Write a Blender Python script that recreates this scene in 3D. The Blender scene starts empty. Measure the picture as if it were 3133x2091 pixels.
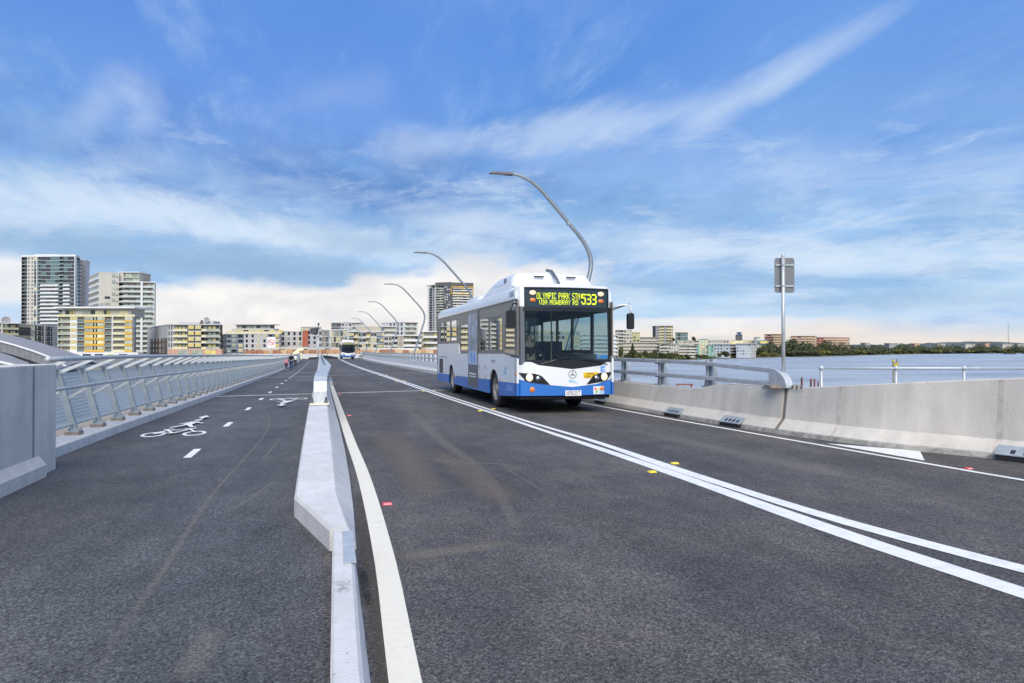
import bpy, math, random
from mathutils import Vector, Matrix
R = math.radians
rnd = random.Random(7)
scene = bpy.context.scene
COL = scene.collection

# ------------------------------------------------------------------ camera
EYE = 1.6
YAW = R(15.68)
CY, SY = math.cos(YAW), math.sin(YAW)
cam = bpy.data.cameras.new('camera')
cam.lens = 24.0; cam.sensor_width = 36.0; cam.clip_start = 0.05; cam.clip_end = 9000
camo = bpy.data.objects.new('camera', cam); COL.objects.link(camo)
camo.location = (0, 0, EYE)
camo.rotation_euler = (R(90 + 0.51), 0, -YAW)
scene.camera = camo

# ------------------------------------------------------------------ exposure
scene.view_settings.view_transform = 'Standard'
scene.view_settings.look = 'None'
scene.view_settings.exposure = 0.35
scene.view_settings.gamma = 1.0
scene.view_settings.use_curve_mapping = False
scene.cycles.max_bounces = 6
scene.cycles.transparent_max_bounces = 12
scene.cycles.sample_clamp_indirect = 6.0

# ------------------------------------------------------------------ sun
SUN_EL, SUN_AZ = 42.0, 191.0        # azimuth clockwise from the bridge axis
sun = bpy.data.lights.new('sun', 'SUN'); sun.energy = 3.3; sun.angle = R(50); sun.color = (1.0, 0.93, 0.81)
suno = bpy.data.objects.new('sun', sun); COL.objects.link(suno)
sd = Vector((math.sin(R(SUN_AZ)) * math.cos(R(SUN_EL)), math.cos(R(SUN_AZ)) * math.cos(R(SUN_EL)), math.sin(R(SUN_EL))))
suno.rotation_euler = sd.to_track_quat('Z', 'Y').to_euler()

# ------------------------------------------------------------------ sky
world = bpy.data.worlds.new('World'); scene.world = world; world.use_nodes = True
wn, wl = world.node_tree.nodes, world.node_tree.links
wn.clear()
def N(t, **k):
    n = wn.new(t)
    for a, b in k.items(): setattr(n, a, b)
    return n
def _set(sock, v):
    if isinstance(v, (int, float, tuple)): sock.default_value = v
    else: wl.new(v, sock)
def M(op, a, b=0.0, c=0.0, clamp=False):
    n = N('ShaderNodeMath', operation=op, use_clamp=clamp)
    _set(n.inputs[0], a); _set(n.inputs[1], b)
    if op in ('MULTIPLY_ADD', 'SMOOTH_MIN', 'SMOOTH_MAX'): _set(n.inputs[2], c)
    return n.outputs[0]
def MAPR(v, a, b, c=0.0, d=1.0, smooth=True):
    n = N('ShaderNodeMapRange', interpolation_type='SMOOTHSTEP' if smooth else 'LINEAR')
    _set(n.inputs[0], v)
    for i, q in enumerate((a, b, c, d)): n.inputs[i + 1].default_value = q
    return n.outputs[0]
def MIX(f, a, b):
    n = N('ShaderNodeMix', data_type='RGBA')
    _set(n.inputs[0], f); _set(n.inputs[6], a); _set(n.inputs[7], b)
    return n.outputs[2]
tc = N('ShaderNodeTexCoord')
sep = N('ShaderNodeSeparateXYZ'); wl.new(tc.outputs['Generated'], sep.inputs[0])
dx, dy, dz = sep.outputs
# azimuth in degrees from the bridge axis (positive right) and elevation in degrees
az = M('MULTIPLY', M('ARCTAN2', dx, dy), 57.2958)
el = M('MULTIPLY', M('ARCSINE', dz), 57.2958)
# cloud sheet coordinates: the direction laid out on a flat layer overhead
hz = M('ADD', M('MAXIMUM', dz, 0.0), 0.10)
cx_, cy_ = M('DIVIDE', dx, hz), M('DIVIDE', dy, hz)
cmb = N('ShaderNodeCombineXYZ'); wl.new(cx_, cmb.inputs[0]); wl.new(cy_, cmb.inputs[1])
def NOISE(vec, scale, detail=6, rough=0.55, dist=0.0, sx=1.0, sy=1.0, rot=0.0, loc=(0, 0, 0)):
    mp = N('ShaderNodeMapping'); wl.new(vec, mp.inputs[0])
    mp.inputs['Scale'].default_value = (sx, sy, 1); mp.inputs['Rotation'].default_value = (0, 0, R(rot)); mp.inputs['Location'].default_value = loc
    n = N('ShaderNodeTexNoise'); wl.new(mp.outputs[0], n.inputs['Vector'])
    n.inputs['Scale'].default_value = scale; n.inputs['Detail'].default_value = detail
    n.inputs['Roughness'].default_value = rough; n.inputs['Distortion'].default_value = dist
    return n.outputs[0]
sheet = cmb.outputs[0]
ang = N('ShaderNodeCombineXYZ'); wl.new(az, ang.inputs[0]); wl.new(el, ang.inputs[1])
angv = ang.outputs[0]
n_big = NOISE(sheet, 0.55, 5, 0.55, 0.6, 1.0, 0.8, 25, (3.1, 1.7, 0))
n_mid = NOISE(sheet, 1.3, 7, 0.6, 0.5, 1.0, 0.55, 30, (8.2, 5.0, 0))
n_wsp = NOISE(sheet, 2.6, 9, 0.66, 0.35, 1.3, 0.40, 40, (1.0, 2.0, 0))
n_bnd = NOISE(angv, 0.05, 9, 0.62, 0.7, 1.0, 5.0, 3, (9.0, 3.0, 0))
n_low = NOISE(angv, 0.085, 8, 0.6, 0.5, 1.0, 3.4, 0, (4.0, 1.0, 0))
n_puf = NOISE(angv, 0.16, 7, 0.55, 0.3, 1.0, 2.0, 0, (2.0, 7.0, 0))
# warp used on every cloud outline so that none is a smooth ellipse
wob = M('SUBTRACT', n_puf, 0.5)
wob2 = M('SUBTRACT', n_wsp, 0.5)
def BLOB(a0, e0, ra, re, tilt=0.0, warp=0.9, soft=(1.0, 0.0), w=None):
    """1 in the middle of an ellipse at azimuth a0, elevation e0, falling to 0 at its rim"""
    t = R(tilt); w = wob if w is None else w
    u = M('SUBTRACT', az, a0); v = M('SUBTRACT', el, e0)
    p = M('DIVIDE', M('ADD', M('MULTIPLY', u, math.cos(t)), M('MULTIPLY', v, math.sin(t))), ra)
    q = M('DIVIDE', M('SUBTRACT', M('MULTIPLY', v, math.cos(t)), M('MULTIPLY', u, math.sin(t))), re)
    d = M('SQRT', M('ADD', M('MULTIPLY', p, p), M('MULTIPLY', q, q)))
    d = M('ADD', d, M('MULTIPLY', w, warp))
    return MAPR(d, soft[0], soft[1])
def AE(px, py):
    """photo position (on a 2349 x 1568 grid) to azimuth / elevation"""
    x = (px - 1174.5) / 1566; y = (798 - py) / 1566
    return math.degrees(math.atan(x)) + 15.68, math.degrees(math.atan(y / math.sqrt(1 + x * x)))

SKY_STRENGTH = 0.12
k = 0.80 / SKY_STRENGTH
sky = N('ShaderNodeTexSky', sky_type='NISHITA', sun_disc=False)
sky.sun_elevation = R(SUN_EL); sky.sun_rotation = R(SUN_AZ)
sky.air_density = 1.0; sky.dust_density = 0.6; sky.ozone_density = 2.5
# the clear part: the Nishita sky pulled to the photograph's deep azure
tint = MIX(MAPR(el, 2, 26), (0.36 * k, 0.58 * k, 0.86 * k, 1), (0.100 * k, 0.275 * k, 0.78 * k, 1))
clear = MIX(0.80, sky.outputs[0], tint)
# slightly deeper blue sheet in the middle of the sky
col = clear
veil = M('MULTIPLY', MAPR(n_big, 0.42, 0.70), MAPR(el, 4, 16, 0.75, 0.60))
col = MIX(veil, col, (0.195 * k, 0.41 * k, 0.82 * k, 1))
n_msk = NOISE(sheet, 0.85, 6, 0.60, 0.4, 1.0, 0.42, 22, (5.3, 2.2, 0))
col = MIX(M('MULTIPLY', M('MULTIPLY', MAPR(n_msk, 0.50, 0.66), MAPR(el, 6, 12)), 0.62), col, (0.09 * k, 0.27 * k, 0.70 * k, 1))
a0, e0 = AE(820, 430)
col = MIX(M('MULTIPLY', BLOB(a0, e0, 30, 5.0, -4, 2.4, (1.2, 0.0)), 0.88), col, (0.11 * k, 0.26 * k, 0.60 * k, 1))
a0, e0 = AE(640, 250)
col = MIX(M('MULTIPLY', BLOB(a0, e0, 22, 6, 8, 1.5, (1.1, 0.1)), 0.35), col, (0.12 * k, 0.27 * k, 0.76 * k, 1))
# broken high cloud added above the view to whiten the blue ambient light
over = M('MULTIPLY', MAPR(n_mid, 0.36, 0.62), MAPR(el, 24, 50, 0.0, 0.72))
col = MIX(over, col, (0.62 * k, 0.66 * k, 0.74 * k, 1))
# fine cirrus over everything
cir = M('MULTIPLY', M('MULTIPLY', MAPR(n_wsp, 0.46, 0.72), MAPR(n_mid, 0.38, 0.60)), 0.42)
col = MIX(cir, col, (0.52 * k, 0.70 * k, 0.96 * k, 1))
# pale layered cloud low down all round
lowm = M('MULTIPLY', MAPR(M('ADD', el, M('MULTIPLY', wob, 9.0)), 17.5, 5.0), MAPR(n_low, 0.36, 0.62))
col = MIX(M('MULTIPLY', lowm, 0.86), col, (0.63 * k, 0.76 * k, 0.93 * k, 1))
lowd = M('MULTIPLY', M('MULTIPLY', MAPR(el, 17.0, 9.0), MAPR(el, 1.5, 4.0)), MAPR(n_bnd, 0.46, 0.62))
col = MIX(M('MULTIPLY', lowd, 0.72), col, (0.25 * k, 0.46 * k, 0.76 * k, 1))
lowd2 = M('MULTIPLY', M('MULTIPLY', MAPR(el, 15.0, 8.0), MAPR(el, 1.5, 4.0)), MAPR(n_bnd, 0.45, 0.30))
col = MIX(M('MULTIPLY', lowd2, 0.55), col, (0.78 * k, 0.86 * k, 0.97 * k, 1))
# mottled layer cloud in the middle heights
n_alt = NOISE(angv, 0.11, 8, 0.66, 0.4, 1.0, 3.0, -6, (12.0, 4.0, 0))
alt = M('MULTIPLY', MAPR(n_alt, 0.52, 0.68), M('MULTIPLY', MAPR(el, 3, 6), MAPR(el, 20, 12)))
col = MIX(M('MULTIPLY', alt, 0.50), col, (0.66 * k, 0.78 * k, 0.93 * k, 1))
alt2 = M('MULTIPLY', MAPR(n_alt, 0.46, 0.32), M('MULTIPLY', MAPR(el, 3, 6), MAPR(el, 20, 12)))
col = MIX(M('MULTIPLY', alt2, 0.45), col, (0.24 * k, 0.42 * k, 0.70 * k, 1))
# named streaks and wisps
for (px, py, ra, re, tl, s) in ((1740, 195, 8.5, 1.2, 25, 0.20), (1640, 250, 5, 1.6, 20, 0.26), (1590, 275, 3.0, 1.8, 30, 0.22), (1790, 175, 2.4, 1.4, 30, 0.14), (1500, 270, 6, 1.3, 14, 0.32), (1300, 300, 8, 2.0, 10, 0.50), (1010, 330, 6, 1.4, 6, 0.36), (1900, 120, 7, 0.9, 24, 0.25),
                                (215, 250, 3.4, 1.5, 50, 0.26), (330, 262, 2.4, 1.5, 80, 0.22), (760, 215, 5.0, 1.6, 14, 0.12), (1050, 515, 7, 1.3, 4, 0.45), (860, 560, 17, 1.5, -5, 0.55),
                                (420, 500, 16, 1.6, -6, 0.45), (160, 470, 12, 2.4, 0, 0.5), (1500, 560, 12, 1.6, -3, 0.40), (2000, 590, 14, 1.6, -2, 0.45)):
    a0, e0 = AE(px, py)
    b = M('MULTIPLY', BLOB(a0, e0, ra, re, tl, 2.6, (1.25, 0.0), wob2), s)
    col = MIX(b, col, (0.72 * k, 0.83 * k, 0.96 * k, 1))
# blue-grey underside of the cloud bank, then its bright cumulus top edge near the horizon
for (px, py, ra, re, tl, s) in ((620, 618, 18, 2.2, -5, 0.92), (250, 585, 13, 1.6, -3, 0.6), (850, 560, 10, 1.2, -4, 0.5), (1560, 650, 15, 1.2, 0, 0.35), (2050, 690, 14, 1.0, 0, 0.40)):
    a0, e0 = AE(px, py)
    col = MIX(M('MULTIPLY', BLOB(a0, e0, ra, re, tl, 1.6, (1.2, 0.1)), s), col, (0.30 * k, 0.47 * k, 0.70 * k, 1))
for (px, py, ra, re, tl, s) in ((500, 715, 8.0, 3.0, 0, 0.97), (720, 722, 9.5, 2.6, 0, 0.97), (960, 690, 9.0, 3.3, 8, 0.97), (1180, 665, 8, 2.0, 12, 0.92), (1100, 745, 10, 2.0, 0, 0.85), (1600, 752, 14, 1.0, 0, 0.75), (20, 640, 3.2, 1.9, 0, 0.8)):
    a0, e0 = AE(px, py)
    b = M('MULTIPLY', BLOB(a0, e0, ra, re, tl, 1.25, (1.05, 0.62)), s)
    cc = MIX(MAPR(n_puf, 0.35, 0.65), (0.80 * k, 0.80 * k, 0.83 * k, 1), (0.99 * k, 0.965 * k, 0.93 * k, 1))
    col = MIX(b, col, cc)
# warm light just above the horizon
warm = M('MULTIPLY', MAPR(M('ADD', el, M('MULTIPLY', wob, 1.6)), 2.4, 0.3), 0.72)
col = MIX(warm, col, (0.98 * k, 0.82 * k, 0.66 * k, 1))
# below the horizon: plain dull haze
col = MIX(MAPR(el, -0.5, -3.0), col, (0.30 * k, 0.34 * k, 0.38 * k, 1))
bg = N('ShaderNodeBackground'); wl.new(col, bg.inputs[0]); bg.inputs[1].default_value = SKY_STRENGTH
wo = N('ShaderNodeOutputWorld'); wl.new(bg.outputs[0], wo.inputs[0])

# ------------------------------------------------------------------ materials
def mat(name, color, rough=0.6, metal=0.0, var=0.12, scale=3.0, bump=0.0, bscale=None, spec=0.5, detail=5, dark=None, dscale=None, emit=None, estr=0.0, stretch=None):
    m = bpy.data.materials.new(name); m.use_nodes = True
    nt = m.node_tree; b = nt.nodes['Principled BSDF']
    b.inputs['Roughness'].default_value = rough; b.inputs['Metallic'].default_value = metal
    b.inputs['Specular IOR Level'].default_value = spec
    t = nt.nodes.new('ShaderNodeTexCoord')
    vec = t.outputs['Object']
    if stretch:
        mp = nt.nodes.new('ShaderNodeMapping'); mp.inputs['Scale'].default_value = stretch
        nt.links.new(vec, mp.inputs[0]); vec = mp.outputs[0]
    n = nt.nodes.new('ShaderNodeTexNoise'); n.inputs['Scale'].default_value = scale; n.inputs['Detail'].default_value = detail
    nt.links.new(vec, n.inputs['Vector'])
    r = nt.nodes.new('ShaderNodeValToRGB')
    c0 = tuple(max(0, c * (1 - var)) for c in color); c1 = tuple(min(1, c * (1 + var)) for c in color)
    r.color_ramp.elements[0].position = 0.3; r.color_ramp.elements[1].position = 0.7
    r.color_ramp.elements[0].color = (*c0, 1); r.color_ramp.elements[1].color = (*c1, 1)
    nt.links.new(n.outputs[0], r.inputs[0])
    out = r.outputs[0]
    if dark:
        n2 = nt.nodes.new('ShaderNodeTexNoise'); n2.inputs['Scale'].default_value = dscale or scale * 0.3; n2.inputs['Detail'].default_value = 8; n2.inputs['Roughness'].default_value = 0.7
        nt.links.new(vec, n2.inputs['Vector'])
        mr = nt.nodes.new('ShaderNodeMapRange'); mr.inputs[1].default_value = 0.52; mr.inputs[2].default_value = 0.74; mr.inputs[4].default_value = 0.7
        nt.links.new(n2.outputs[0], mr.inputs[0])
        mx = nt.nodes.new('ShaderNodeMix'); mx.data_type = 'RGBA'; nt.links.new(mr.outputs[0], mx.inputs[0]); nt.links.new(out, mx.inputs[6]); mx.inputs[7].default_value = (*dark, 1)
        out = mx.outputs[2]
    nt.links.new(out, b.inputs['Base Color'])
    if bump:
        n3 = nt.nodes.new('ShaderNodeTexNoise'); n3.inputs['Scale'].default_value = bscale or scale * 8; n3.inputs['Detail'].default_value = 4
        nt.links.new(vec, n3.inputs['Vector'])
        bp = nt.nodes.new('ShaderNodeBump'); bp.inputs['Strength'].default_value = bump; bp.inputs['Distance'].default_value = 0.01
        nt.links.new(n3.outputs[0], bp.inputs['Height']); nt.links.new(bp.outputs[0], b.inputs['Normal'])
    if emit:
        b.inputs['Emission Color'].default_value = (*emit, 1); b.inputs['Emission Strength'].default_value = estr
    m['o'] = 1
    return m
def glass_mat(name, tint, trans=0.5, rough=0.02, base=(0.02, 0.03, 0.035), refl=1.0, ior=1.5, add=0.0):
    """thin tinted sheet: mirror reflection by angle over a see-through / dark mix"""
    m = bpy.data.materials.new(name); m.use_nodes = True; nt = m.node_tree; nt.nodes.clear()
    o = nt.nodes.new('ShaderNodeOutputMaterial'); mx = nt.nodes.new('ShaderNodeMixShader'); m2 = nt.nodes.new('ShaderNodeMixShader')
    tr = nt.nodes.new('ShaderNodeBsdfTransparent'); tr.inputs[0].default_value = (*tint, 1)
    df = nt.nodes.new('ShaderNodeBsdfDiffuse'); df.inputs[0].default_value = (*base, 1)
    gl = nt.nodes.new('ShaderNodeBsdfGlossy'); gl.inputs[1].default_value = rough; gl.inputs[0].default_value = (refl, refl, refl, 1)
    fr = nt.nodes.new('ShaderNodeFresnel'); fr.inputs[0].default_value = ior
    mp = nt.nodes.new('ShaderNodeMath'); mp.operation = 'MULTIPLY_ADD'; mp.inputs[1].default_value = 1.0; mp.inputs[2].default_value = add; mp.use_clamp = True
    nt.links.new(fr.outputs[0], mp.inputs[0])
    ge = nt.nodes.new('ShaderNodeNewGeometry'); ms = nt.nodes.new('ShaderNodeMath'); ms.operation = 'SUBTRACT'; ms.inputs[0].default_value = 1.0; nt.links.new(ge.outputs['Backfacing'], ms.inputs[1])
    m3 = nt.nodes.new('ShaderNodeMath'); m3.operation = 'MULTIPLY'; nt.links.new(mp.outputs[0], m3.inputs[0]); nt.links.new(ms.outputs[0], m3.inputs[1])
    m2.inputs[0].default_value = trans; nt.links.new(df.outputs[0], m2.inputs[1]); nt.links.new(tr.outputs[0], m2.inputs[2])
    nt.links.new(m3.outputs[0], mx.inputs[0]); nt.links.new(m2.outputs[0], mx.inputs[1]); nt.links.new(gl.outputs[0], mx.inputs[2])
    nt.links.new(mx.outputs[0], o.inputs[0])
    return m

def asphalt_mat(name, base, tone):
    m = bpy.data.materials.new(name); m.use_nodes = True; nt = m.node_tree; b = nt.nodes['Principled BSDF']
    L = nt.links
    t = nt.nodes.new('ShaderNodeTexCoord'); vec = t.outputs['Object']
    def noise(s, d=3, r=0.6, st=(1, 1, 1)):
        mp = nt.nodes.new('ShaderNodeMapping'); mp.inputs['Scale'].default_value = st; L.new(vec, mp.inputs[0])
        n = nt.nodes.new('ShaderNodeTexNoise'); n.inputs['Scale'].default_value = s; n.inputs['Detail'].default_value = d; n.inputs['Roughness'].default_value = r
        L.new(mp.outputs[0], n.inputs['Vector']); return n.outputs[0]
    def mr(v, a, b_, c, d):
        n = nt.nodes.new('ShaderNodeMapRange'); L.new(v, n.inputs[0])
        for i, q in enumerate((a, b_, c, d)): n.inputs[i + 1].default_value = q
        return n.outputs[0]
    def mul(a, b_):
        n = nt.nodes.new('ShaderNodeMath'); n.operation = 'MULTIPLY'; L.new(a, n.inputs[0]); L.new(b_, n.inputs[1]); return n.outputs[0]
    grit = noise(125, 3, 0.75)
    fine = noise(42, 4, 0.7)
    v = nt.nodes.new('ShaderNodeTexVoronoi'); v.inputs['Scale'].default_value = 85; L.new(vec, v.inputs['Vector'])
    stone = mr(v.outputs['Color'], 0.15, 0.95, 0.50, 1.65)
    f = mul(mul(mr(grit, 0.34, 0.66, 0.40, 1.65), stone), mr(fine, 0.34, 0.66, 0.50, 1.5))
    big = mul(mr(noise(0.55, 6, 0.65, (1, 0.30, 1)), 0.3, 0.7, 0.66, 1.30), mr(noise(3.2, 7, 0.7, (1, 0.45, 1)), 0.3, 0.7, 0.80, 1.20))
    f = mul(f, big)
    cm = nt.nodes.new('ShaderNodeVectorMath'); cm.operation = 'SCALE'; 
    rm = nt.nodes.new('ShaderNodeValToRGB'); rm.color_ramp.elements[0].color = (*base, 1); rm.color_ramp.elements[1].color = (*tone, 1)
    rm.color_ramp.elements[0].position = 0.35; rm.color_ramp.elements[1].position = 0.65
    L.new(noise(0.9, 5, 0.65), rm.inputs[0]); L.new(rm.outputs[0], cm.inputs[0]); L.new(f, cm.inputs['Scale'])
    # scattered pale chips
    v2 = nt.nodes.new('ShaderNodeTexVoronoi'); v2.inputs['Scale'].default_value = 26; L.new(vec, v2.inputs['Vector'])
    sp = mul(mr(v2.outputs['Distance'], 0.16, 0.06, 0, 1), mr(noise(11, 2), 0.60, 0.68, 0, 0.8))
    mx = nt.nodes.new('ShaderNodeMix'); mx.data_type = 'RGBA'; L.new(sp, mx.inputs[0]); L.new(cm.outputs[0], mx.inputs[6]); mx.inputs[7].default_value = (0.26, 0.26, 0.25, 1)
    L.new(mx.outputs[2], b.inputs['Base Color'])
    b.inputs['Roughness'].default_value = 0.72; b.inputs['Specular IOR Level'].default_value = 0.35
    bp = nt.nodes.new('ShaderNodeBump'); bp.inputs['Strength'].default_value = 0.9; bp.inputs['Distance'].default_value = 0.006
    L.new(mul(grit, stone), bp.inputs['Height']); L.new(bp.outputs[0], b.inputs['Normal'])
    return m

def concrete_mat(name, color, var=0.10, stain=(0.25, 0.235, 0.21)):
    m = mat(name, color, 0.85, 0, var, 1.7, 0.35, 45, 0.3, 8, stain, 0.8)
    nt = m.node_tree; b = nt.nodes['Principled BSDF']; L = nt.links
    src = b.inputs['Base Color'].links[0].from_socket
    t = [n for n in nt.nodes if n.type == 'TEX_COORD'][0]
    mp = nt.nodes.new('ShaderNodeMapping'); mp.inputs['Scale'].default_value = (3.0, 3.0, 0.35); L.new(t.outputs['Object'], mp.inputs[0])
    n = nt.nodes.new('ShaderNodeTexNoise'); n.inputs['Scale'].default_value = 1.6; n.inputs['Detail'].default_value = 6; L.new(mp.outputs[0], n.inputs['Vector'])
    r = nt.nodes.new('ShaderNodeMapRange'); r.inputs[1].default_value = 0.3; r.inputs[2].default_value = 0.7; r.inputs[3].default_value = 0.91; r.inputs[4].default_value = 1.07; L.new(n.outputs[0], r.inputs[0])
    # air holes
    v = nt.nodes.new('ShaderNodeTexVoronoi'); v.inputs['Scale'].default_value = 14; L.new(t.outputs['Object'], v.inputs['Vector'])
    r2 = nt.nodes.new('ShaderNodeMapRange'); r2.inputs[1].default_value = 0.07; r2.inputs[2].default_value = 0.13; r2.inputs[3].default_value = 0.55; r2.inputs[4].default_value = 1.0; L.new(v.outputs['Distance'], r2.inputs[0])
    mu = nt.nodes.new('ShaderNodeMath'); mu.operation = 'MULTIPLY'; L.new(r.outputs[0], mu.inputs[0]); L.new(r2.outputs[0], mu.inputs[1])
    s = nt.nodes.new('ShaderNodeVectorMath'); s.operation = 'SCALE'; L.new(src, s.inputs[0]); L.new(mu.outputs[0], s.inputs['Scale']); L.new(s.outputs[0], b.inputs['Base Color'])
    return m

MT = {}
MT['asphalt'] = asphalt_mat('asphalt_road', (0.078, 0.076, 0.076), (0.118, 0.106, 0.096))
MT['asphalt_path'] = asphalt_mat('asphalt_path', (0.080, 0.083, 0.087), (0.106, 0.107, 0.108))
MT['paint'] = mat('white_line_paint', (0.80, 0.80, 0.78), 0.6, 0, 0.07, 6, 0.3, 120, dark=(0.45, 0.44, 0.42), dscale=9)
MT['paint_cream'] = mat('cream_line_paint', (0.78, 0.74, 0.62), 0.6, 0, 0.06, 5, 0.3, 120, dark=(0.55, 0.5, 0.4), dscale=5)
MT['conc'] = concrete_mat('concrete_right', (0.58, 0.545, 0.485), 0.06, (0.46, 0.43, 0.38))
MT['conc_left'] = concrete_mat('concrete_left', (0.63, 0.61, 0.56), 0.06, (0.42, 0.43, 0.42))
MT['conc_pale'] = concrete_mat('concrete_pale', (0.60, 0.60, 0.59), 0.04, (0.50, 0.49, 0.47))
MT['conc_rough'] = mat('concrete_rough_foot', (0.36, 0.345, 0.31), 0.95, 0, 0.3, 9, 0.9, 60, dark=(0.08, 0.08, 0.075), dscale=7)
MT['joint'] = mat('joint_sealant', (0.20, 0.175, 0.15), 0.9)
MT['galv'] = mat('galvanised_steel', (0.50, 0.53, 0.54), 0.42, 0.45, 0.14, 5, 0.1, 60, detail=7)
MT['galv_dull'] = mat('galvanised_steel_dull', (0.40, 0.45, 0.48), 0.55, 0.45, 0.16, 7)
MT['galv_bright'] = mat('galvanised_steel_bright', (0.50, 0.535, 0.55), 0.45, 0.3, 0.12, 9)
MT['black'] = mat('opening_black', (0.018, 0.018, 0.02), 0.75)
MT['dark'] = mat('dark_plastic', (0.03, 0.032, 0.036), 0.45)
MT['bolt'] = mat('bolt_steel', (0.16, 0.17, 0.18), 0.5, 0.7)
MT['plinth'] = mat('grout_brown', (0.26, 0.22, 0.18), 0.9, 0, 0.2, 9)

# ------------------------------------------------------------------ mesh builder
class MB:
    def __init__(s): s.v = []; s.f = []; s.m = []; s.mi = 0
    def quad(s, a, b, c, d):
        i = len(s.v); s.v += [tuple(a), tuple(b), tuple(c), tuple(d)]; s.f.append((i, i + 1, i + 2, i + 3)); s.m.append(s.mi)
    def poly(s, pts):
        i = len(s.v); s.v += [tuple(p) for p in pts]; s.f.append(tuple(range(i, i + len(pts)))); s.m.append(s.mi)
    def hexa(s, p):
        """eight corners: bottom 0-3 then top 4-7"""
        i = len(s.v); s.v += [tuple(q) for q in p]
        for f in ((0, 3, 2, 1), (4, 5, 6, 7), (0, 1, 5, 4), (1, 2, 6, 5), (2, 3, 7, 6), (3, 0, 4, 7)):
            s.f.append(tuple(i + j for j in f)); s.m.append(s.mi)
    def box(s, x0, x1, y0, y1, z0, z1):
        s.hexa([(x0, y0, z0), (x1, y0, z0), (x1, y1, z0), (x0, y1, z0), (x0, y0, z1), (x1, y0, z1), (x1, y1, z1), (x0, y1, z1)])
    def prism(s, pts, d):
        """outline pts (3D, planar) pushed along d"""
        n = len(pts); i = len(s.v); d = Vector(d)
        s.v += [tuple(p) for p in pts] + [tuple(Vector(p) + d) for p in pts]
        s.f.append(tuple(range(i, i + n))); s.m.append(s.mi)
        s.f.append(tuple(range(i + 2 * n - 1, i + n - 1, -1))); s.m.append(s.mi)
        for j in range(n):
            k_ = (j + 1) % n; s.f.append((i + j, i + n + j, i + n + k_, i + k_)); s.m.append(s.mi)
    def tube(s, pts, r, n=8, cap=True):
        pts = [Vector(p) for p in pts]; rr = r if isinstance(r, (list, tuple)) else [r] * len(pts)
        base = len(s.v); prev = None
        for j, p in enumerate(pts):
            t = (pts[min(j + 1, len(pts) - 1)] - pts[max(j - 1, 0)]).normalized()
            if prev is None:
                a = t.cross(Vector((0, 0, 1)) if abs(t.z) < 0.9 else Vector((1, 0, 0))).normalized()
            else: a = (prev - t * prev.dot(t)).normalized()
            prev = a; b = t.cross(a)
            for q in range(n):
                an = 2 * math.pi * q / n
                s.v.append(tuple(p + (a * math.cos(an) + b * math.sin(an)) * rr[j]))
        for j in range(len(pts) - 1):
            for q in range(n):
                q2 = (q + 1) % n
                s.f.append((base + j * n + q, base + j * n + q2, base + (j + 1) * n + q2, base + (j + 1) * n + q)); s.m.append(s.mi)
        if cap:
            s.f.append(tuple(base + q for q in reversed(range(n)))); s.m.append(s.mi)
            s.f.append(tuple(base + (len(pts) - 1) * n + q for q in range(n))); s.m.append(s.mi)
    def sweep(s, frames, closed=True, caps=True):
        """list of equally long point rings"""
        n = len(frames[0]); base = len(s.v)
        for fr in frames: s.v += [tuple(p) for p in fr]
        for j in range(len(frames) - 1):
            for q in range(n if closed else n - 1):
                q2 = (q + 1) % n
                s.f.append((base + j * n + q, base + (j + 1) * n + q, base + (j + 1) * n + q2, base + j * n + q2)); s.m.append(s.mi)
        if caps and closed:
            s.f.append(tuple(base + q for q in range(n))); s.m.append(s.mi)
            s.f.append(tuple(base + (len(frames) - 1) * n + q for q in reversed(range(n)))); s.m.append(s.mi)
    def lathe(s, prof, axis='x', n=20, c=(0, 0, 0)):
        base = len(s.v)
        for (a, r) in prof:
            for q in range(n):
                an = 2 * math.pi * q / n; u, w = r * math.cos(an), r * math.sin(an)
                s.v.append((c[0] + a, c[1] + u, c[2] + w) if axis == 'x' else ((c[0] + u, c[1] + w, c[2] + a) if axis == 'z' else (c[0] + u, c[1] + a, c[2] + w)))
        for j in range(len(prof) - 1):
            for q in range(n):
                q2 = (q + 1) % n
                s.f.append((base + j * n + q, base + j * n + q2, base + (j + 1) * n + q2, base + (j + 1) * n + q)); s.m.append(s.mi)
    def mesh(s, name, mats):
        me = bpy.data.meshes.new(name); me.from_pydata(s.v, [], s.f)
        mats = mats if isinstance(mats, (list, tuple)) else [mats]
        for m in mats: me.materials.append(m)
        if len(mats) > 1: me.polygons.foreach_set('material_index', s.m)
        me.update(); return me
    def build(s, name, mats, parent=None, smooth=False, loc=None):
        me = s.mesh(name, mats)
        if smooth: me.polygons.foreach_set('use_smooth', [True] * len(me.polygons))
        return ob(name, me, parent, loc)
def ob(name, data, parent=None, loc=None, rotz=None):
    o = bpy.data.objects.new(name, data); COL.objects.link(o)
    if parent: o.parent = parent
    if loc is not None: o.location = loc
    if rotz is not None: o.rotation_euler = (0, 0, rotz)
    return o
def fix_normals(o):
    import bmesh
    bm = bmesh.new(); bm.from_mesh(o.data); bmesh.ops.recalc_face_normals(bm, faces=bm.faces); bm.to_mesh(o.data); bm.free(); return o
def bevel(o, w=0.01, seg=2, ang=40):
    m = o.modifiers.new('b', 'BEVEL'); m.width = w; m.segments = seg; m.limit_method = 'ANGLE'; m.angle_limit = R(ang); return o
def tag(o, label=None, cat=None, group=None, kind=None):
    if label: o['label'] = label
    if cat: o['category'] = cat
    if group: o['group'] = group
    if kind: o['kind'] = kind
    return o
def thing(name, label, cat, loc=(0, 0, 0), rotz=0, group=None):
    return tag(ob(name, None, None, loc, rotz), label, cat, group)
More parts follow.
